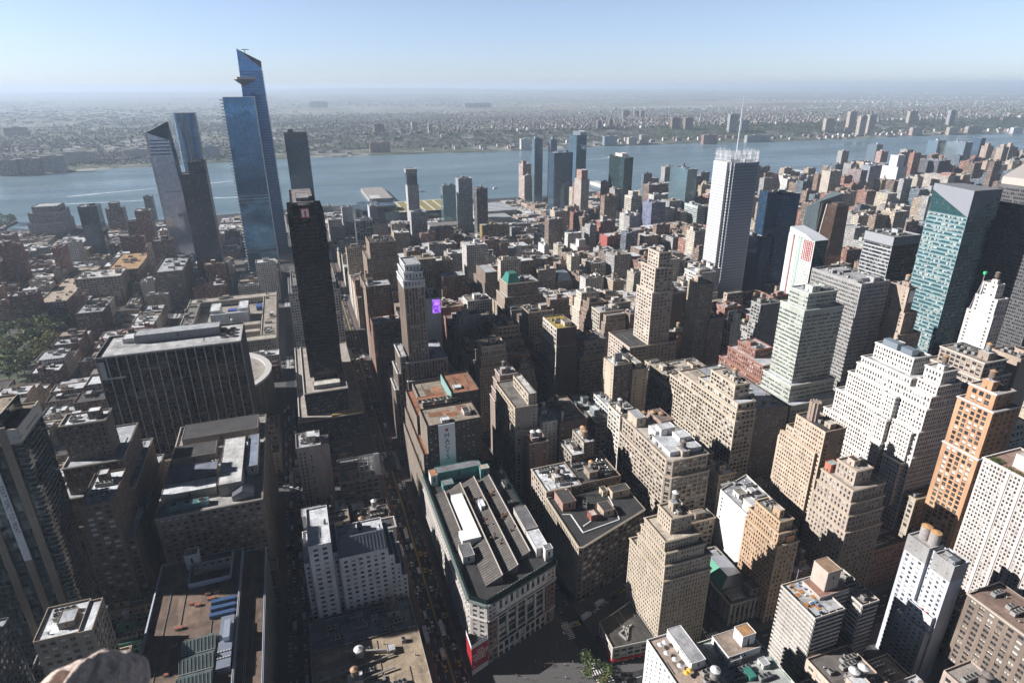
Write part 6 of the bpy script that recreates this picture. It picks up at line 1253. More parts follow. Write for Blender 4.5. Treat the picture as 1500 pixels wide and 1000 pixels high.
def draw_box(x0, x1, y0, y1, z0, z1, ident):
    p = boxpts(x0, x1, y0, y1, z0, z1)
    draw(p[[0, 1, 5, 4]], ident); draw(p[[4, 5, 6, 7]], ident)
    draw(p[[3, 0, 4, 7]] if x0 > 0 else p[[1, 2, 6, 5]], ident)
NE_ = len(ALL)
for i, (p, z0, z1, o) in enumerate(ALL): draw_box(p[:, 0].min(), p[:, 0].max(), p[:, 1].min(), p[:, 1].max(), z0, z1, 100000+i)
for i, l in enumerate(LOTS): draw_box(*l[:4], 0, l[4], i)
cnt = np.bincount(idb[(idb >= 0) & (idb < 100000)], minlength=len(LOTS)); order = np.argsort(-cnt)
MAIN = [int(i) for i in order[:300] if cnt[i] > 0]; REST = [int(i) for i in order[300:] if cnt[i] > 0]
ECNT = {}
for i, (p, z0, z1, o) in enumerate(ALL):
    m = idb == 100000+i
    if m.any():
        yx = np.argwhere(m); e = ECNT.setdefault(o['label'], [0, np.zeros(2)]); e[0] += len(yx); e[1] = e[1]+yx[:, ::-1].sum(0)*2.5
LM = [(k, v[1]/v[0], v[0]) for k, v in ECNT.items() if v[0] > 25]
CUT = (' with ', ' behind ', ' before ', ' beside ', ' below ', ' along ', ' at ', ' in front of ', ' of ', ' stepping ', ' standing ', ' carrying ', ' facing ', ' right ', ' left ', ' by ', ' near ', ' under ', ' between ', ' uptown ', ' directly ', ' showing ', ' among ', ' above ', ' reaching ', ' seen ', ' crowding ', ' half ', ' rising ', ' cut ', ',', ' just ', ' leaning ', ' on ')
def nick(lab):
    s = lab
    for c in CUT:
        if c in s: s = s[:s.index(c)]
    w = s.split()[:7]
    while w and w[-1] in ('right', 'left', 'just', 'half'): w.pop()
    return ' '.join(w)
NK = {}
for k, c, n_ in LM: NK.setdefault(nick(k), []).append((k, c))
NK = [(k, v[0][1]) for k, v in NK.items() if len(v) == 1]
used, LAB = {}, {}
for i in MAIN:
    l = LOTS[i]; yx = np.argwhere(idb == i); c = yx[:, ::-1].mean(0)*2.5
    best = sorted(NK, key=lambda k: (abs(k[1][0]-c[0])+abs(k[1][1]-c[1])))[:4]
    hw = 'low' if l[4] < 20 else ('tall' if l[4] > 48 else 'mid height'); made = None
    kd = 'loft' if l[1]-l[0] > 0 and l[2] < 760 and l[4] > 28 else ('building' if l[4] > 18 else 'house block')
    for extra in ('', f' with {RNAME[l[6]]} roof', f' with {RNAME[l[6]]} roof and parapet'):
        for nm, c2 in best:
            dx, dy = c[0]-c2[0], c[1]-c2[1]
            rel = ('right of' if dx > 0 else 'left of') if abs(dx) > abs(dy)*.9 else ('beyond' if dy < 0 else 'in front of')
            t = f'{hw} {PNAME[l[5]]} {kd}{extra} {rel} the {nm}'
            if t not in used and len(t.split()) <= 16: made = t; break
        if made: break
    if not made:
        nm, c2 = best[0]
        for o_ in ('second', 'third', 'fourth', 'fifth', 'sixth', 'seventh', 'eighth', 'ninth', 'tenth'):
            t = f'{o_} {hw} {PNAME[l[5]]} {kd} counting away from the {nm}'
            if t not in used: made = t; break
    used[made] = 1; LAB[i] = made
FST = ['mas', 'loft', 'pair', 'fine', 'loft', 'mas']
for i in MAIN:
    a, b_, c, d_, h, ci, ri, _, r1, r2 = LOTS[i]; col = np.array(PAL[ci])*(.85+.3*r2)
    near = c < 640; st = FST[int(r1*6)] if near else 'far'
    tiers = [(a, b_, c, d_, 0, h)]
    if near and h > 34 and r2 > .45:
        tiers = [(a, b_, c, d_, 0, h*.78), (a+(1.5 if r1 > .3 else .3), b_-1.5, c+.8, d_-1.2, h*.78, h*.9), (a+3, b_-2.5, c+2, d_-2.5, h*.9, h)]
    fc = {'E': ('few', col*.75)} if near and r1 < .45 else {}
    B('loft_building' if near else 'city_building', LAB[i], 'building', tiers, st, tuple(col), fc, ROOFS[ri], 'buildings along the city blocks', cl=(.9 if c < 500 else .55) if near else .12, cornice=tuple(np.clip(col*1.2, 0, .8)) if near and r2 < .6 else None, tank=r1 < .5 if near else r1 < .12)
b = MB(); ff = MB(); g2r = np.random.default_rng(77)
for i in REST:
    a, b_, c, d_, h, ci, ri, _, r1, r2 = LOTS[i]; col = np.array(PAL[ci])*(.85+.3*r2)
    P4 = rect(a, b_, c, d_)
    for k in range(4):
        p, q = np.array(P4[k]), np.array(P4[(k+1) % 4]); w = np.linalg.norm(q-p); farface(b, (*p, 0), np.array([*(q-p)/w, 0]), w, h, col, g2r)
    b.quads([[(*p, h) for p in P4]], ROOFS[ri], 'roof')
    for k in range(2):
        x, y = g2r.uniform(a+2, b_-5), g2r.uniform(c+2, max(c+2.1, d_-6)); b.box(x, x+3.5, y, y+4, h, h+g2r.uniform(1.5, 4), col*.9, 'wall', topcol=ROOFS[(ri+2) % 6], topmat='roof')
if REST: tag(b.build('smaller_city_buildings', kind='stuff'), 'mass of small distant city buildings filling the far blocks', 'buildings')
open('/tmp/w/labels.txt', 'w').write('\n'.join(LAB.values())) if 0 else None
print('LOTS', len(LOTS), 'main', len(MAIN), 'rest', len(REST))

# ------------------------------------------------------------------ the far shore: blocks of flats, waterfront houses, woods, small houses
NJT = [(1002, 1015, 175, 191, 'brown slab block'), (1066, 1080, 170, 194, 'grey tower block'), (1087, 1097, 178, 193, 'grey blue tower block'), (1206, 1222, 176, 194, 'beige tower block'), (1239, 1252, 167, 196, 'tall beige tower block'), (1255, 1267, 173, 200, 'tall beige tower block'), (1268, 1280, 171, 198, 'tall beige tower block'),
       (1328, 1343, 165, 182, 'broad beige tower block'), (1387, 1398, 164, 184, 'grey tower block'), (912, 923, 163, 172, 'brown tower block'), (929, 936, 164, 172, 'small brown tower block'), (938, 944, 164, 172, 'small brown tower block'), (983, 997, 174, 189, 'brown tower block'), (875, 881, 178, 189, 'dark brown slim block'), (892, 898, 177, 190, 'dark brown slim block'),
       (549, 564, 183, 196, 'brown flat block'), (543, 557, 210, 224, 'red brown riverside block'), (558, 572, 209, 224, 'red brown riverside block'), (10, 39, 188, 199, 'long brown block'), (63, 95, 230, 251, 'wide grey blue riverside block'), (28, 60, 236, 256, 'brown riverside block'), (0, 26, 238, 258, 'brown riverside block'), (604, 612, 180, 192, 'tan slim block'), (628, 634, 183, 193, 'tan slim block'), (763, 778, 208, 222, 'white riverside slab'),
       (884, 905, 202, 214, 'blue grey riverside office'), (920, 934, 204, 213, 'cream riverside block'), (938, 950, 200, 212, 'tan riverside block'), (1333, 1353, 188, 198, 'pink terraced riverside block'), (1387, 1405, 188, 197, 'tan riverside slab'), (1412, 1442, 187, 197, 'long tan riverside slab'), (1028, 1052, 199, 213, 'red brown riverside block'), (1090, 1130, 199, 210, 'grey riverside office'), (297, 322, 216, 232, 'blue glass riverside office'), (186, 215, 220, 233, 'pale blue riverside office'), (100, 140, 224, 240, 'white riverside depot'), (1480, 1500, 188, 197, 'white riverside depot'), (455, 480, 150, 158, 'white distant depot'), (680, 720, 152, 158, 'white distant depot'), (345, 352, 151, 160, 'pale slim far block')]
NJC = {'brown': (.24, .18, .14), 'grey': (.36, .36, .37), 'beige': (.46, .40, .34), 'tan': (.42, .36, .29), 'white': (.62, .61, .60), 'cream': (.52, .47, .40), 'pink': (.46, .35, .31), 'red': (.28, .17, .14), 'dark': (.16, .14, .13), 'blue': (.22, .30, .36), 'pale': (.50, .50, .50)}
nn = {}
rg = np.random.default_rng(5)
for (u0_, u1_, vt, vb, lab) in NJT:
    x, y, z = far_ground((u0_+u1_)/2, vb); k = project([[x, y, z]])[0, 2]/FPX; w = (u1_-u0_)*k; h = max(6, (vb-vt)*k/math.cos(PITCH)*.96); d_ = min(w, 26)
    c = NJC[[q for q in lab.split() if q in NJC][0]]
    t = thing('apartment_block', lab, 'building', (x, y, z)); b = MB(); P4 = [(x-w/2, y), (x+w/2, y), (x+w/2, y+d_), (x-w/2, y+d_)]
    for i in range(4): p, q = np.array(P4[i]), np.array(P4[(i+1) % 4]); ww = np.linalg.norm(q-p); farface(b, (*p, z-6), np.array([*(q-p)/ww, 0]), ww, h+6, c, rg)
    b.build('wall', t); b = MB(); b.quads([[(*p, z+h) for p in P4]], (.36, .35, .34), 'roof'); b.box(x-w*.15, x+w*.2, y+d_*.3, y+d_*.6, z+h, z+h+4, np.array(c)*.9, 'wall'); b.build('roof', t)
    nn.setdefault(lab, []).append((u0_, vb, t))
NUMW = ['leftmost', 'second from left', 'third from left', 'fourth from left', 'fifth from left']
for lab, l in nn.items():
    l.sort(key=lambda q: q[0])
    for i, (u, v, t) in enumerate(l):
        where = 'among hilltop houses across the river' if v < 200 else 'on the far river bank'
        t['label'] = (f'{lab} {where}' if len(l) == 1 else f'{lab} {where}, {NUMW[i]} of {len(l)} alike')
# houses: nearest three hundred of the far town one by one, the rest of the town as one mass
def house_mesh(w, d_, h, c, rc, gable):
    b = MB(); b.box(-w/2, w/2, -d_/2, d_/2, -4, h, c, 'far' if False else 'wall', topcol=rc, topmat='roof')
    if gable: b.quads([[(-w/2-.3, -d_/2-.3, h), (w/2+.3, -d_/2-.3, h), (w/2+.3, 0, h+d_*.32), (-w/2-.3, 0, h+d_*.32)], [(w/2+.3, d_/2+.3, h), (-w/2-.3, d_/2+.3, h), (-w/2-.3, 0, h+d_*.32), (w/2+.3, 0, h+d_*.32)]], rc, 'roof'); b.poly([(w/2, -d_/2, h), (w/2, d_/2, h), (w/2, 0, h+d_*.32)], c, 'wall'); b.poly([(-w/2, d_/2, h), (-w/2, -d_/2, h), (-w/2, 0, h+d_*.32)], c, 'wall')
    for k in range(3):
        for s_ in (-1, 1): xx = -w*.3+k*w*.3; b.quads([[(xx-.7, s_*(d_/2+.02), h*.5), (xx+.7, s_*(d_/2+.02), h*.5), (xx+.7, s_*(d_/2+.02), h*.8), (xx-.7, s_*(d_/2+.02), h*.8)]], DARK, 'glaze')
    return b.mesh('house')
HCOL = [((.60, .58, .55), 'white'), ((.46, .42, .36), 'beige'), ((.30, .17, .13), 'brick'), ((.34, .35, .37), 'grey')]
HM = [(house_mesh(14+4*(i % 3), 11, 8+3*(i % 3), HCOL[i % 4][0], ((.28, .25, .23), (.40, .39, .38), (.18, .17, .17))[i % 3], i % 2 == 0), HCOL[i % 4][1]) for i in range(12)]
rg = np.random.default_rng(21); k = 0; HP = []
while k < 110:   # waterfront terraces on the flat bank
    x = rg.uniform(-250, 5200); y = 3290+60*math.sin(x/900)+40*math.sin(x/310+1)+rg.uniform(30, 250); q = project([[x, y, 5]])[0]
    if not (-10 < q[0] < 1510) or any(abs(x-p[0]) < 24 and abs(y-p[1]) < 18 for p in HP): continue
    HP.append((x, y)); me, cn = HM[int(rg.integers(12))]
    o = inst('waterfront_house', me, None, (x, y, njh(x, y)), 0, (1.7, 1.2, 1.25)); tag(o, f'{cn} waterfront house on the low bank across the river', 'house', f'{cn} waterfront houses across the river'); k += 1
k = 0
while k < 190:
    x = rg.uniform(-900, 6500); y = 3290+rg.uniform(560, 1150) if x > -250 else rg.uniform(3330, 4200); q = project([[x, y, 55]])[0]
    if not (-10 < q[0] < 1510) or any(abs(x-p[0]) < 20 and abs(y-p[1]) < 16 for p in HP): continue
    HP.append((x, y)); me, cn = HM[int(rg.integers(12))]
    o = inst('hilltop_house', me, None, (x, y, njh(x, y)), 0 if rg.random() < .5 else R(90), float(rg.uniform(.9, 1.3))); tag(o, f'{cn} hilltop house at the front of the town across the river', 'house', f'{cn} hilltop houses across the river'); k += 1
n = 42000; b = MB()
yy = 3500+5200*rg.random(n)**1.35; th = rg.uniform(-.42, 1.08, n); xx = yy*np.tan(th); m = (xx > -1900) & ((yy > 3950) | (xx < -300)); xx, yy = xx[m], yy[m]
dens = np.array([.5+.5*math.sin(x/430+math.sin(y/380)*1.7)*math.sin(y/520+x/900) for x, y in zip(xx, yy)]); m = rg.random(len(xx)) < .25+dens; xx, yy = xx[m], yy[m]
zz_ = np.array([njh(x, y) for x, y in zip(xx, yy)]); m = zz_ > 0; xx, yy, zz_ = xx[m], yy[m], zz_[m]; n = len(xx)
sx_, sy_ = rg.uniform(7, 16, n), rg.uniform(7, 13, n); hh = rg.uniform(7, 13, n)*np.where(rg.random(n) < .03, 2.4, 1)
ang_ = .32; gx, gy = xx*math.cos(ang_)+yy*math.sin(ang_), -xx*math.sin(ang_)+yy*math.cos(ang_); keep_ = (np.mod(gx, 130) > 16) & (np.mod(gy, 62) > 12) & (rg.random(n) < np.where(np.mod(np.floor(gx/520)*7+np.floor(gy/390)*3, 5) < 1, .25, 1)); xx, yy, zz_, sx_, sy_, hh = (q[keep_] for q in (xx, yy, zz_, sx_, sy_, hh)); n = len(xx)
cc = np.array([c for c, _ in HCOL])[rg.integers(0, 4, n)]*rg.uniform(.4, .72, n)[:, None]; rc = np.array([(.24, .23, .23), (.38, .38, .38), (.14, .14, .14), (.52, .51, .51)])[rg.integers(0, 4, n)]*rg.uniform(.7, 1.05, n)[:, None]
def boxes(b, xx, yy, zz_, sx_, sy_, hh, cc, rc):
    c4 = [(-.5, -.5), (.5, -.5), (.5, .5), (-.5, .5)]; pt = lambda i, top: np.stack([xx+c4[i][0]*sx_, yy+c4[i][1]*sy_, zz_+(hh if top else -5)], 1)
    for i in range(4):
        if i == 2: continue
        b.quads(np.stack([pt(i, 0), pt((i+1) % 4, 0), pt((i+1) % 4, 1), pt(i, 1)], 1), cc, 'wall')
    b.quads(np.stack([pt(i, 1) for i in range(4)], 1), rc, 'roof')
boxes(b, xx, yy, zz_, sx_, sy_, hh, cc, rc)
n2 = 9000; yy = rg.uniform(7500, 22000, n2); xx = yy*np.tan(rg.uniform(-.42, 1.06, n2)); dm = np.array([math.sin(x/1500)*math.sin(y/1900+x/4000) for x, y in zip(xx, yy)]); m = rg.random(n2) < np.clip(dm*1.2+.15, 0.03, 1); xx, yy = xx[m], yy[m]; n2 = len(xx)
boxes(b, xx, yy, np.array([njh(x, y) for x, y in zip(xx, yy)]), rg.uniform(15, 70, n2), rg.uniform(15, 50, n2), rg.uniform(7, 16, n2), np.full((n2, 3), .42)*rg.uniform(.6, 1.25, n2)[:, None], np.full((n2, 3), .5)*rg.uniform(.5, 1.3, n2)[:, None])
tag(b.build('far_town', kind='stuff'), 'mass of small houses and depots spreading over the far shore', 'town')
def foliage(b, pos, size, ntri, rg, base=((.032, .050, .024), (.050, .068, .032), (.022, .036, .018)), squash=.7):
    n = len(pos); P = np.repeat(pos, ntri, 0); s_ = np.repeat(size, ntri)
    ctr = P+rg.normal(0, .42, (n*ntri, 3))*s_[:, None]*np.array([1, 1, squash]); ctr[:, 2] = np.maximum(ctr[:, 2], P[:, 2]-s_*.7)
    V = ctr[:, None, :]+rg.normal(0, .36, (n*ntri, 4, 3))*s_[:, None, None]; c = np.array(base)[rg.integers(0, len(base), n)]*rg.uniform(.75, 1.25, n)[:, None]
    V[:, 2] = V[:, 0]*.2+V[:, 1]*.8+rg.normal(0, .1, (n*ntri, 3))*s_[:, None]
    b.quads(V, np.repeat(c, ntri, 0)*rg.uniform(.75, 1.3, n*ntri)[:, None], 'leaf')
b = MB(); n = 20000; xx = rg.uniform(-250, 7800, n); sh = 3290+60*np.sin(xx/900)+40*np.sin(xx/310+1); yy = sh+rg.uniform(240, 640, n)
m = rg.random(n) < .62+.38*np.sin(xx/260+np.sin(xx/90))**2; xx, yy = xx[m], yy[m]; pos = np.stack([xx, yy, np.array([njh(x, y)+5 for x, y in zip(xx, yy)])], 1)
foliage(b, pos, rg.uniform(6, 12, len(pos)), 3, rg)
n = 22000; yy = rg.uniform(3300, 8600, n); xx = yy*np.tan(rg.uniform(-.42, 1.06, n)); m = (yy > 3900) | (xx < -300); xx, yy = xx[m], yy[m]; zz_ = np.array([njh(x, y) for x, y in zip(xx, yy)]); m = zz_ > 0
foliage(b, np.stack([xx, yy, zz_+4], 1)[m], rg.uniform(7, 15, m.sum()), 2, rg)
n = 2600; yy = rg.uniform(3280, 3900, n); xx = rg.uniform(-1500, -250, n); zz_ = np.array([njh(x, y) for x, y in zip(xx, yy)]); m = zz_ > 0
foliage(b, np.stack([xx, yy, zz_+4], 1)[m], rg.uniform(7, 12, m.sum()), 3, rg)
tag(b.build('far_woods', kind='stuff'), 'dark green woods along the ridge and through the town across the river', 'woods')

# ------------------------------------------------------------------ trees one can tell apart
def tree_meshes(seed, kind):
    rg = np.random.default_rng(seed); t = MB(); t.cyl(0, 0, 0, 4.2, .32, .2, (.10, .075, .055), 'wood', 8)
    for k in range(5): a = k*1.26; t.bar((0, 0, 2.6+k*.3), (2.2*math.cos(a), 2.2*math.sin(a), 6+k*.3), .16, (.10, .075, .055), 'wood')
    c = MB(); pos = []
    for k in range(26):
        v = rg.normal(0, 1, 3); v /= np.linalg.norm(v); r_ = rg.uniform(.45, 1)**.5; pos.append((v[0]*3.6*r_, v[1]*3.6*r_, 7.0+v[2]*2.9*r_))
    base = [((.085, .13, .04), (.13, .16, .05), (.055, .09, .03)), ((.16, .16, .045), (.20, .18, .05), (.11, .13, .04))][kind]
    foliage(c, np.array(pos), rg.uniform(.9, 1.6, 26), 14, rg, base, .8)
    return t.mesh('trunk'), c.mesh('crown')
TM = [tree_meshes(i, i % 2 if i < 4 else 0) for i in range(6)]
def tree(x, y, s, label, group):
    i = random.randrange(6); t = thing('tree', label, 'tree', (x, y, 0), group)
    for nm, me in (('trunk', TM[i][0]), ('crown', TM[i][1])): o = inst(nm, me, t, (x, y, 0), random.random()*6, s)
random.seed(3)
for (u0_, v0_, u1_, v1_, n, gname, lab) in ((2, 470, 95, 560, 60, 'trees of the park by the brick tower', 'leafy park tree left of the black slab and brick balconied tower'), (0, 400, 80, 448, 20, 'trees behind the brick tower', 'leafy tree behind the red brick balconied apartment tower'), (1145, 268, 1198, 290, 22, 'trees of the riverside park', 'bushy tree in the riverside park beyond the navy glass tower'), (0, 318, 26, 338, 9, 'trees on the left shore', 'tree on the shore point at the far left')):
    k = 0
    while k < n:
        u, v = random.uniform(u0_, u1_), random.uniform(v0_, v1_)
        if lab.startswith('leafy park') and abs((v-560)+(u-2)*.95) > 34: 
            if random.random() < .9: continue
        x, y = ground_at(u, v); tree(x, y, random.uniform(1.7, 2.5), lab, gname); k += 1
for x, y in ((134, 236), (129, 241), (137, 229), (126, 233), (132, 225)): tree(x, y, random.uniform(.8, 1.1), 'street tree in the shaded square below the corner shop', 'trees in the shaded square')
for x, y in ((47, 742), (43, 748), (44, 735)): tree(x, y, 1.0, 'street tree at the corner before the hotel tower', 'trees before the hotel tower')

b = MB()
for x0, x1, y0, y1 in ((-432, -310, 786, 1014), (-520, -440, 1030, 1250), (1520, 1690, 1640, 1790)): b.quads([[(x0, y0, .17), (x1, y0, .17), (x1, y1, .17), (x0, y1, .17)]], (.045, .06, .028), 'leaf')
tag(b.build('grass', kind='stuff'), 'dark grass and shrub ground under the park trees', 'grass')
# ------------------------------------------------------------------ traffic
def car_mesh(col, L_=4.7, W_=1.85, taxi=False):
    b = MB(); h = W_/2
    prof = [(-L_/2, .35), (-L_/2+.05, .78), (-L_/2+.9, .92), (-L_/2+1.5, 1.45), (L_/2-1.9, 1.47), (L_/2-1.15, .95), (L_/2-.1, .80), (L_/2, .4)]
    for i in range(len(prof)-1):
        (xa, za), (xb, zb_) = prof[i], prof[i+1]; ya, yb = (h if za < 1.2 else h-.22), (h if zb_ < 1.2 else h-.22); gl = (za < 1) != (zb_ < 1) and max(za, zb_) > 1.2
        b.quads([[(xa, -ya, za), (xb, -yb, zb_), (xb, yb, zb_), (xa, ya, za)]], (.02, .025, .03) if gl else col, 'glaze' if gl else 'gloss')
    for s_ in (-1, 1):
        b.poly([(x, s_*h, z) for x, z in prof if z < 1.2][::s_], col, 'gloss'); b.quads([[(prof[2][0], s_*h, .92), (prof[5][0], s_*h, .95), (prof[4][0], s_*(h-.22), 1.47), (prof[3][0], s_*(h-.22), 1.45)]], (.02, .025, .03), 'glaze')
        for x in (-L_/2+.95, L_/2-.95):
            pts = [(x+.34*math.cos(a), .34+.34*math.sin(a)) for a in np.linspace(0, 6.28, 11)[:-1]]; b.poly([(p[0], s_*(h+.02), p[1]) for p in pts], (.02, .02, .02), 'plain')
    if taxi: b.box(-.35, .35, -.2, .2, 1.47, 1.72, (.7, .7, .65), 'plain')
    return b.mesh('car')
def bus_mesh(col, L_=12.2, W_=2.6, H_=3.1):
    b = MB(); b.box(-L_/2, L_/2, -W_/2, W_/2, .4, H_, col, 'gloss', True, topcol=(.66, .67, .70)); 
    for s_ in (-1, 1): b.quads([[(-L_/2+.4, s_*(W_/2+.02), 1.5), (L_/2-.4, s_*(W_/2+.02), 1.5), (L_/2-.4, s_*(W_/2+.02), 2.6), (-L_/2+.4, s_*(W_/2+.02), 2.6)]], (.02, .03, .04), 'glaze', [(0, 0), (8, 0), (8, 1), (0, 1)])
    b.quads([[(L_/2+.02, -1.1, 1.3), (L_/2+.02, 1.1, 1.3), (L_/2+.02, 1.1, 2.7), (L_/2+.02, -1.1, 2.7)]], (.02, .03, .04), 'glaze')
    for x in (-3, 1.5): b.box(x-1, x+1, -.8, .8, H_, H_+.25, (.5, .5, .52), 'metal')
    for s_ in (-1, 1):
        for x in (-L_*.3, L_*.32): b.poly([(x+.5*math.cos(a), s_*(W_/2+.03), .5+.5*math.sin(a)) for a in np.linspace(0, 6.28, 11)[:-1]], (.02, .02, .02), 'plain')
    return b.mesh('bus')
def truck_mesh(col):
    b = MB(); b.box(-4, 1.6, -1.25, 1.25, .9, 3.6, col, 'gloss', True); b.box(1.8, 3.9, -1.15, 1.15, .5, 2.6, np.array(col)*.9, 'gloss', True); b.quads([[(3.92, -1, 1.6), (3.92, 1, 1.6), (3.92, 1, 2.4), (3.92, -1, 2.4)]], (.02, .03, .04), 'glaze')
    for s_ in (-1, 1):
        for x in (-2.6, 2.8): b.poly([(x+.5*math.cos(a), s_*1.27, .5+.5*math.sin(a)) for a in np.linspace(0, 6.28, 11)[:-1]], (.02, .02, .02), 'plain')
    return b.mesh('truck')
CARS = [('car', 'white car', 'car', car_mesh((.62, .62, .62))), ('car', 'black car', 'car', car_mesh((.015, .015, .017))), ('car', 'grey car', 'car', car_mesh((.22, .23, .24))), ('taxi', 'yellow taxi', 'taxi', car_mesh((.62, .36, .02), taxi=True)), ('car', 'silver car', 'car', car_mesh((.42, .43, .45))), ('van', 'white van', 'van', bus_mesh((.6, .6, .6), 5.6, 2.0, 2.3)), ('truck', 'white box truck', 'truck', truck_mesh((.6, .6, .6))), ('bus', 'white city bus', 'bus', bus_mesh((.62, .63, .66)))]
def vehicle(i, x, y, rot, where):
    nm, lab, cat, me = CARS[i]; o = inst(nm, me, None, (x, y, .02), rot); tag(o, f'{lab} {where}', cat, f'{lab}s {where}')
random.seed(12)
def lane(xs, ys, step, rot, where, jitter=1.0, w=(5, 4, 4, 3, 3, 2, 1, 0)):
    y = ys[0]
    while y < ys[1]:
        i = random.choices(range(8), w)[0]; vehicle(i, xs+random.uniform(-.25, .25), y, rot, where); y += step*.62*random.uniform(.55, 1.7)+(6 if i > 5 else 0)
for xl, rot in ((46.4, 90), (50, 90), (54.6, -90), (58.2, -90)): lane(xl, (215, 760), 27, R(rot), 'on the wide street beside the department store')
for xl, rot in ((-37.5, 90), (-34, 90), (-28.5, 90), (-24.6, 90)): lane(xl, (235, 640), 12, R(rot), 'on the narrow shaded street left of the white stepped block')
for yl in (489, 494, 500, 506): lane_ = [vehicle(random.choice((0, 1, 2, 3, 3, 5)), x, yl, R(180), 'on the avenue crossing before the black slab podium') for x in np.arange(-38, 140, 11) if random.random() < .6 and not 38 < x < 68]
for yl in (757, 764, 771): [vehicle(random.choice((0, 1, 2, 3, 4)), x, yl, R(0), 'on the far avenue below the hotel tower') for x in np.arange(-38, 80, 10) if random.random() < .7]
lane(131, (285, 480), 14, R(-90), 'in the canyon street behind the department store'); lane(137, (290, 480), 20, R(-90), 'in the canyon street behind the department store')
a_ = math.atan2(20, 56)
for k in range(9): vehicle((0, 3, 6, 0, 4, 1, 3, 2, 0)[k], 128+k*8.5, 268+k*3.05, a_, 'on the diagonal avenue beside the triangular store')
for k in range(3): vehicle((6, 2, 0)[k], 158+k*13, 281+k*5.2, a_, 'by the kerb of the triangular store')
for k in range(16): vehicle(random.choice((0, 1, 2, 3, 3, 4, 5)), 96+k*8, 211+random.choice((0, 4, 8, 12)), 0, 'on the avenue below the tan stepped tower')
lane(215, (240, 300), 12, R(90), 'beside the old bank'); lane(210, (240, 300), 16, R(90), 'beside the old bank')
lane(30+1*0, (1010, 1480), 30, R(90), 'on the street beyond the hotel tower') if False else None
lane(47, (800, 1240), 22, R(90), 'on the wide street beyond the hotel tower'); lane(56, (800, 1240), 20, R(-90), 'on the wide street beyond the hotel tower')
for u, v, i, rot in ((588, 807, 7, 90), (648, 922, 7, -90), (624, 929, 7, 90), (595, 783, 7, -90), (652, 977, 3, -90), (633, 912, 0, -90), (612, 870, 0, -90)):
    x, y = ground_at(u, v, 1.5); vehicle(i, x, y, R(rot), 'at the near end of the wide street')
# people crossing and waiting (a pixel or two each)
def person_mesh(c1, c2, seed):
    V = [(0, 0, .95), (0, 0, 1.2), (0, 0, 1.42), (0, 0, 1.52), (0, 0, 1.66), (0, .22, 1.38), (.1, .28, 1.1), (.22, .25, .9), (0, -.22, 1.38), (-.1, -.28, 1.1), (-.2, -.26, .88), (.08, .1, .5), (.0, .1, .06), (.12, .1, .03), (-.08, -.1, .5), (-.25, -.1, .08), (-.14, -.1, .03), (0, .1, .88), (0, -.1, .88)]
    E = [(0, 1), (1, 2), (2, 3), (3, 4), (2, 5), (5, 6), (6, 7), (2, 8), (8, 9), (9, 10), (0, 17), (17, 11), (11, 12), (12, 13), (0, 18), (18, 14), (14, 15), (15, 16)]
    me = bpy.data.meshes.new('person'); me.from_pydata(V, E, []); o = bpy.data.objects.new('person_src', me); COL.objects.link(o)
    sk = o.modifiers.new('s', 'SKIN'); rad = [.14, .13, .15, .06, .11, .07, .05, .04, .07, .05, .04, .07, .05, .05, .07, .05, .05, .09, .09]
    for v, r_ in zip(me.skin_vertices[0].data if me.skin_vertices else [], rad): v.radius = (r_, r_)
    bpy.context.view_layer.update(); dg_ = bpy.context.evaluated_depsgraph_get(); m2 = bpy.data.meshes.new_from_object(o.evaluated_get(dg_), depsgraph=dg_); bpy.data.objects.remove(o)
    if len(m2.polygons) == 0: return None
    at = m2.attributes.new('col', 'FLOAT_COLOR', 'FACE')
    for p in m2.polygons: z = p.center.z; at.data[p.index].color = (*((.35, .22, .16) if z > 1.5 else (c1 if z > .92 else c2)), 1)
    m2.materials.clear(); m2.materials.append(MATS['plain']); return m2
PM = []
for i, (c1, c2) in enumerate((((.5, .5, .5), (.03, .03, .05)), ((.05, .05, .06), (.04, .05, .1)), ((.4, .06, .05), (.03, .03, .04)), ((.1, .16, .3), (.2, .18, .15)))):
    me = bpy.data.meshes.new('tmp'); pm_ = person_mesh(c1, c2, i)
    if pm_: PM.append((pm_, ('grey shirt and dark trousers', 'dark coat and blue trousers', 'red top and dark trousers', 'blue jacket and tan trousers')[i]))
random.seed(5)
if PM:
    for k in range(170):
        x, y = (random.uniform(86, 152), random.uniform(206, 264)) if k < 130 else (random.uniform(64.5, 66), random.uniform(290, 480))
        if y > 262-(150-x)*.05 and k < 130 and x < 126: y -= 12
        me, cl_t = random.choice(PM); o = inst('person', me, None, (x, y, .16), random.random()*6.2); wh_ = 'walking in the shaded square by the store' if k < 130 else 'walking on the pavement under the store wall'
        tag(o, f'person in {cl_t} {wh_}', 'person', f'people in {cl_t} {wh_}')
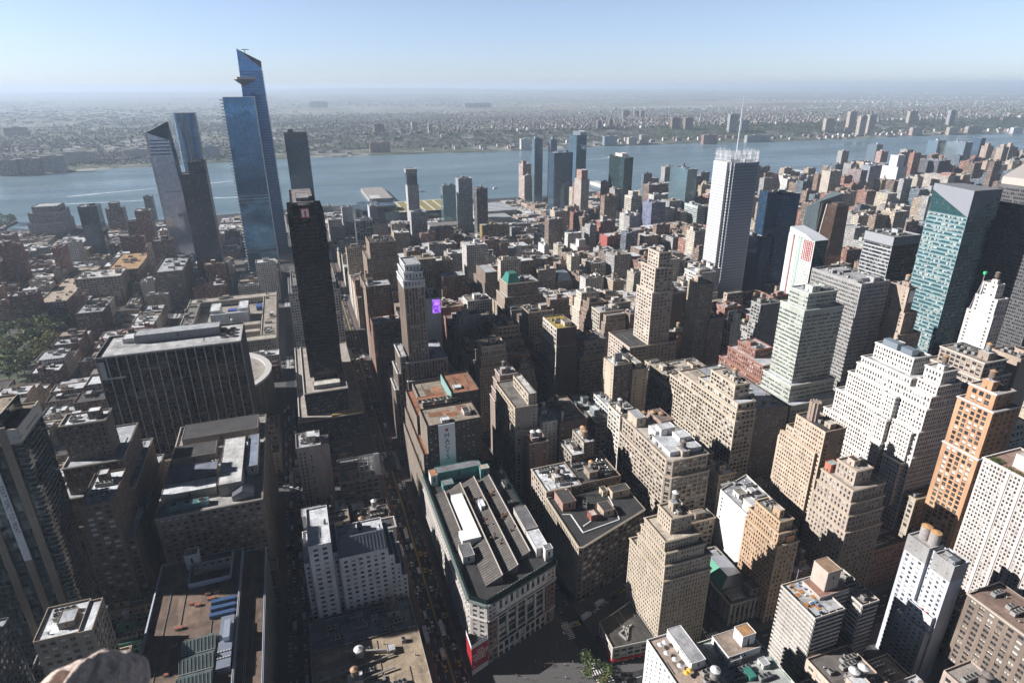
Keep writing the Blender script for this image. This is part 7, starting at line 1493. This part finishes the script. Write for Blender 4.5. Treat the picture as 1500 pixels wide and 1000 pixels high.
# ------------------------------------------------------------------ boats and their wakes
def boat_mesh(L_, W_, c):
    b = MB(); hullp = [(-L_/2, -W_/2), (L_*.25, -W_/2), (L_/2, 0), (L_*.25, W_/2), (-L_/2, W_/2)]; b.prism(hullp, -.5, W_*.3, c, 'plain'); b.prism([(-L_*.4, -W_*.38), (L_*.15, -W_*.38), (L_*.22, 0), (L_*.15, W_*.38), (-L_*.4, W_*.38)], W_*.3, W_*.65, (.65, .65, .66), 'plain')
    b.box(-L_*.2, L_*.05, -W_*.25, W_*.25, W_*.65, W_*.95, (.6, .6, .62), 'plain'); b.bar((-L_*.05, 0, W_*.9), (-L_*.05, 0, W_*1.6), .3, (.4, .4, .4), 'metal'); return b.mesh('boat')
BM_ = {'ferry': boat_mesh(24, 7, (.66, .66, .68)), 'barge': boat_mesh(70, 14, (.22, .2, .19)), 'yacht': boat_mesh(26, 6, (.68, .68, .7)), 'ship': boat_mesh(180, 26, (.34, .36, .38))}
for u, v, k, rot, lab in ((893, 231, 'ferry', 180, 'small white ferry trailing a wake behind the dark green slab'), (598, 254, 'ferry', 20, 'small boat alone in mid river'), (356, 272 - 8, 'ferry', 200, 'ferry behind the tallest pointed tower'), (237, 275, 'ferry', 10, 'ferry at the head of the long white wake'), (357, 248, 'barge', 10, 'dark barge between the blue glass towers'), (618, 281, 'yacht', 0, 'white cruise yacht moored beside the hall roof'), (725, 276, 'yacht', 40, 'white yacht moored by the pink riverside tower'), (905, 288, 'ship', 75, 'big grey museum ship moored behind the dark green slab'), (890, 213, 'yacht', 15, 'white yacht moored at the far bank, left one'), (903, 214, 'yacht', 15, 'white yacht moored at the far bank, right one')):
    x, y = ground_at(u, v, -2.4); o = inst(k if k != 'yacht' else 'yacht', BM_[k], None, (x, y, -2.4), R(rot)); tag(o, lab, 'boat' if k != 'ship' else 'ship')
b = MB()
for pts, w0, w1 in (([(98, 288), (150, 283), (237, 275)], 16, 6), ([(300, 290), (330, 289.5), (357, 288)], 12, 9), ([(295, 270), (330, 266), (360, 263)], 11, 7), ([(440, 260), (520, 251), (600, 240), (700, 231)], 10, 16), ([(860, 234), (893, 231)], 7, 10), ([(60, 300), (140, 297), (220, 293)], 9, 7)):
    P = [np.array(ground_at(u, v, -2.2)) for u, v in pts]
    Q = []
    for i in range(len(P)-1):
        for t_ in np.linspace(0, 1, 14, endpoint=i == len(P)-2): Q.append(P[i]*(1-t_)+P[i+1]*t_)
    n = len(Q); rr_ = random.Random(n)
    for i in range(n-1):
        dd = Q[i+1]-Q[i]; nn_ = np.array([-dd[1], dd[0]])/np.linalg.norm(dd); wa, wb2 = (w0+(w1-w0)*i/n)*rr_.uniform(.6, 1.1), (w0+(w1-w0)*(i+1)/n)*rr_.uniform(.6, 1.1)
        if i == 0: wl = wa
        b.quads([[(*(Q[i]-nn_*wl/2), -2.38), (*(Q[i+1]-nn_*wb2/2), -2.38), (*(Q[i+1]+nn_*wb2/2), -2.38), (*(Q[i]+nn_*wl/2), -2.38)]], (.72, .75, .78) if pts[0][0] != 440 else (.24, .29, .33), 'plain'); wl = wb2
tag(b.build('boat_wakes', kind='stuff'), 'pale foam wakes left by boats across the river', 'wake')

# ------------------------------------------------------------------ stone parapet lump just in front of the viewer
st = MB(); rg = np.random.default_rng(2); dist = 2.3
def at_px(u, v, dd): q = ray(u, v); q = q/np.linalg.norm(q); return q*dd+np.array([0, 0, CAMZ])
c0 = at_px(100, 1072, dist); nu, nv = 90, 60; Vv = []
from mathutils import noise as mn
right = np.array([cy, -sy, 0]); up_ = np.array([0, 0, 1.]); fwd = np.array([sy, cy, 0])
G_ = np.zeros((nu+1, nv+1, 3))
for i in range(nu+1):
    for j in range(nv+1):
        a, t_ = i/nu*2-1, j/nv*math.pi
        prof = .165+.055*math.exp(-((a-.40)/.20)**2)-.03*math.exp(-((a+.1)/.22)**2)-.05*max(0, -a)
        ed = max(0.02, 1-abs(a)**9)**.5
        r_ = prof*ed*(.9+.1*math.sin(t_)); p = c0+right*a*.135+up_*(r_*math.sin(t_)-.02)+fwd*(math.cos(t_)*.22*ed)
        k_ = mn.noise(Vector(p)*14)*.010+mn.noise(Vector(p)*40)*.0045
        G_[i, j] = p+np.array([0, 0, k_*2])+right*k_
st.quads(np.stack([G_[:-1, :-1], G_[1:, :-1], G_[1:, 1:], G_[:-1, 1:]], 2).reshape(-1, 4, 3), (.5, .4, .34), 'stone')
so = st.build('stone_parapet'); tag(so, 'blurred pinkish stone parapet lump at the bottom left edge', 'parapet')
for p in so.data.polygons: p.use_smooth = True
cam.data.dof.use_dof = True; cam.data.dof.focus_distance = 700; cam.data.dof.aperture_fstop = 4.0

# ------------------------------------------------------------------ haze over river and far shore
hz = MB(); hz.box(-50000, 95000, -45000, 70000, -12, 420, (1, 1, 1), 'plain', True)
ho_ = hz.build('haze', kind='stuff'); ho_['label'] = 'pale blue haze filling the air over the river and far shore'; ho_['category'] = 'haze'
hm = bpy.data.materials.new('haze_air'); hm.use_nodes = True; t_ = hm.node_tree; t_.nodes.remove(t_.nodes['Principled BSDF'])
pv = t_.nodes.new('ShaderNodeVolumePrincipled'); pv.inputs['Color'].default_value = (.68, .81, 1.0, 1); pv.inputs['Density'].default_value = 6.2e-5; pv.inputs['Anisotropy'].default_value = 0.15
L(t_, pv.outputs[0], t_.nodes['Material Output'].inputs['Volume']); ho_.data.materials.clear(); ho_.data.materials.append(hm)
print('OBJECTS', len(bpy.data.objects))
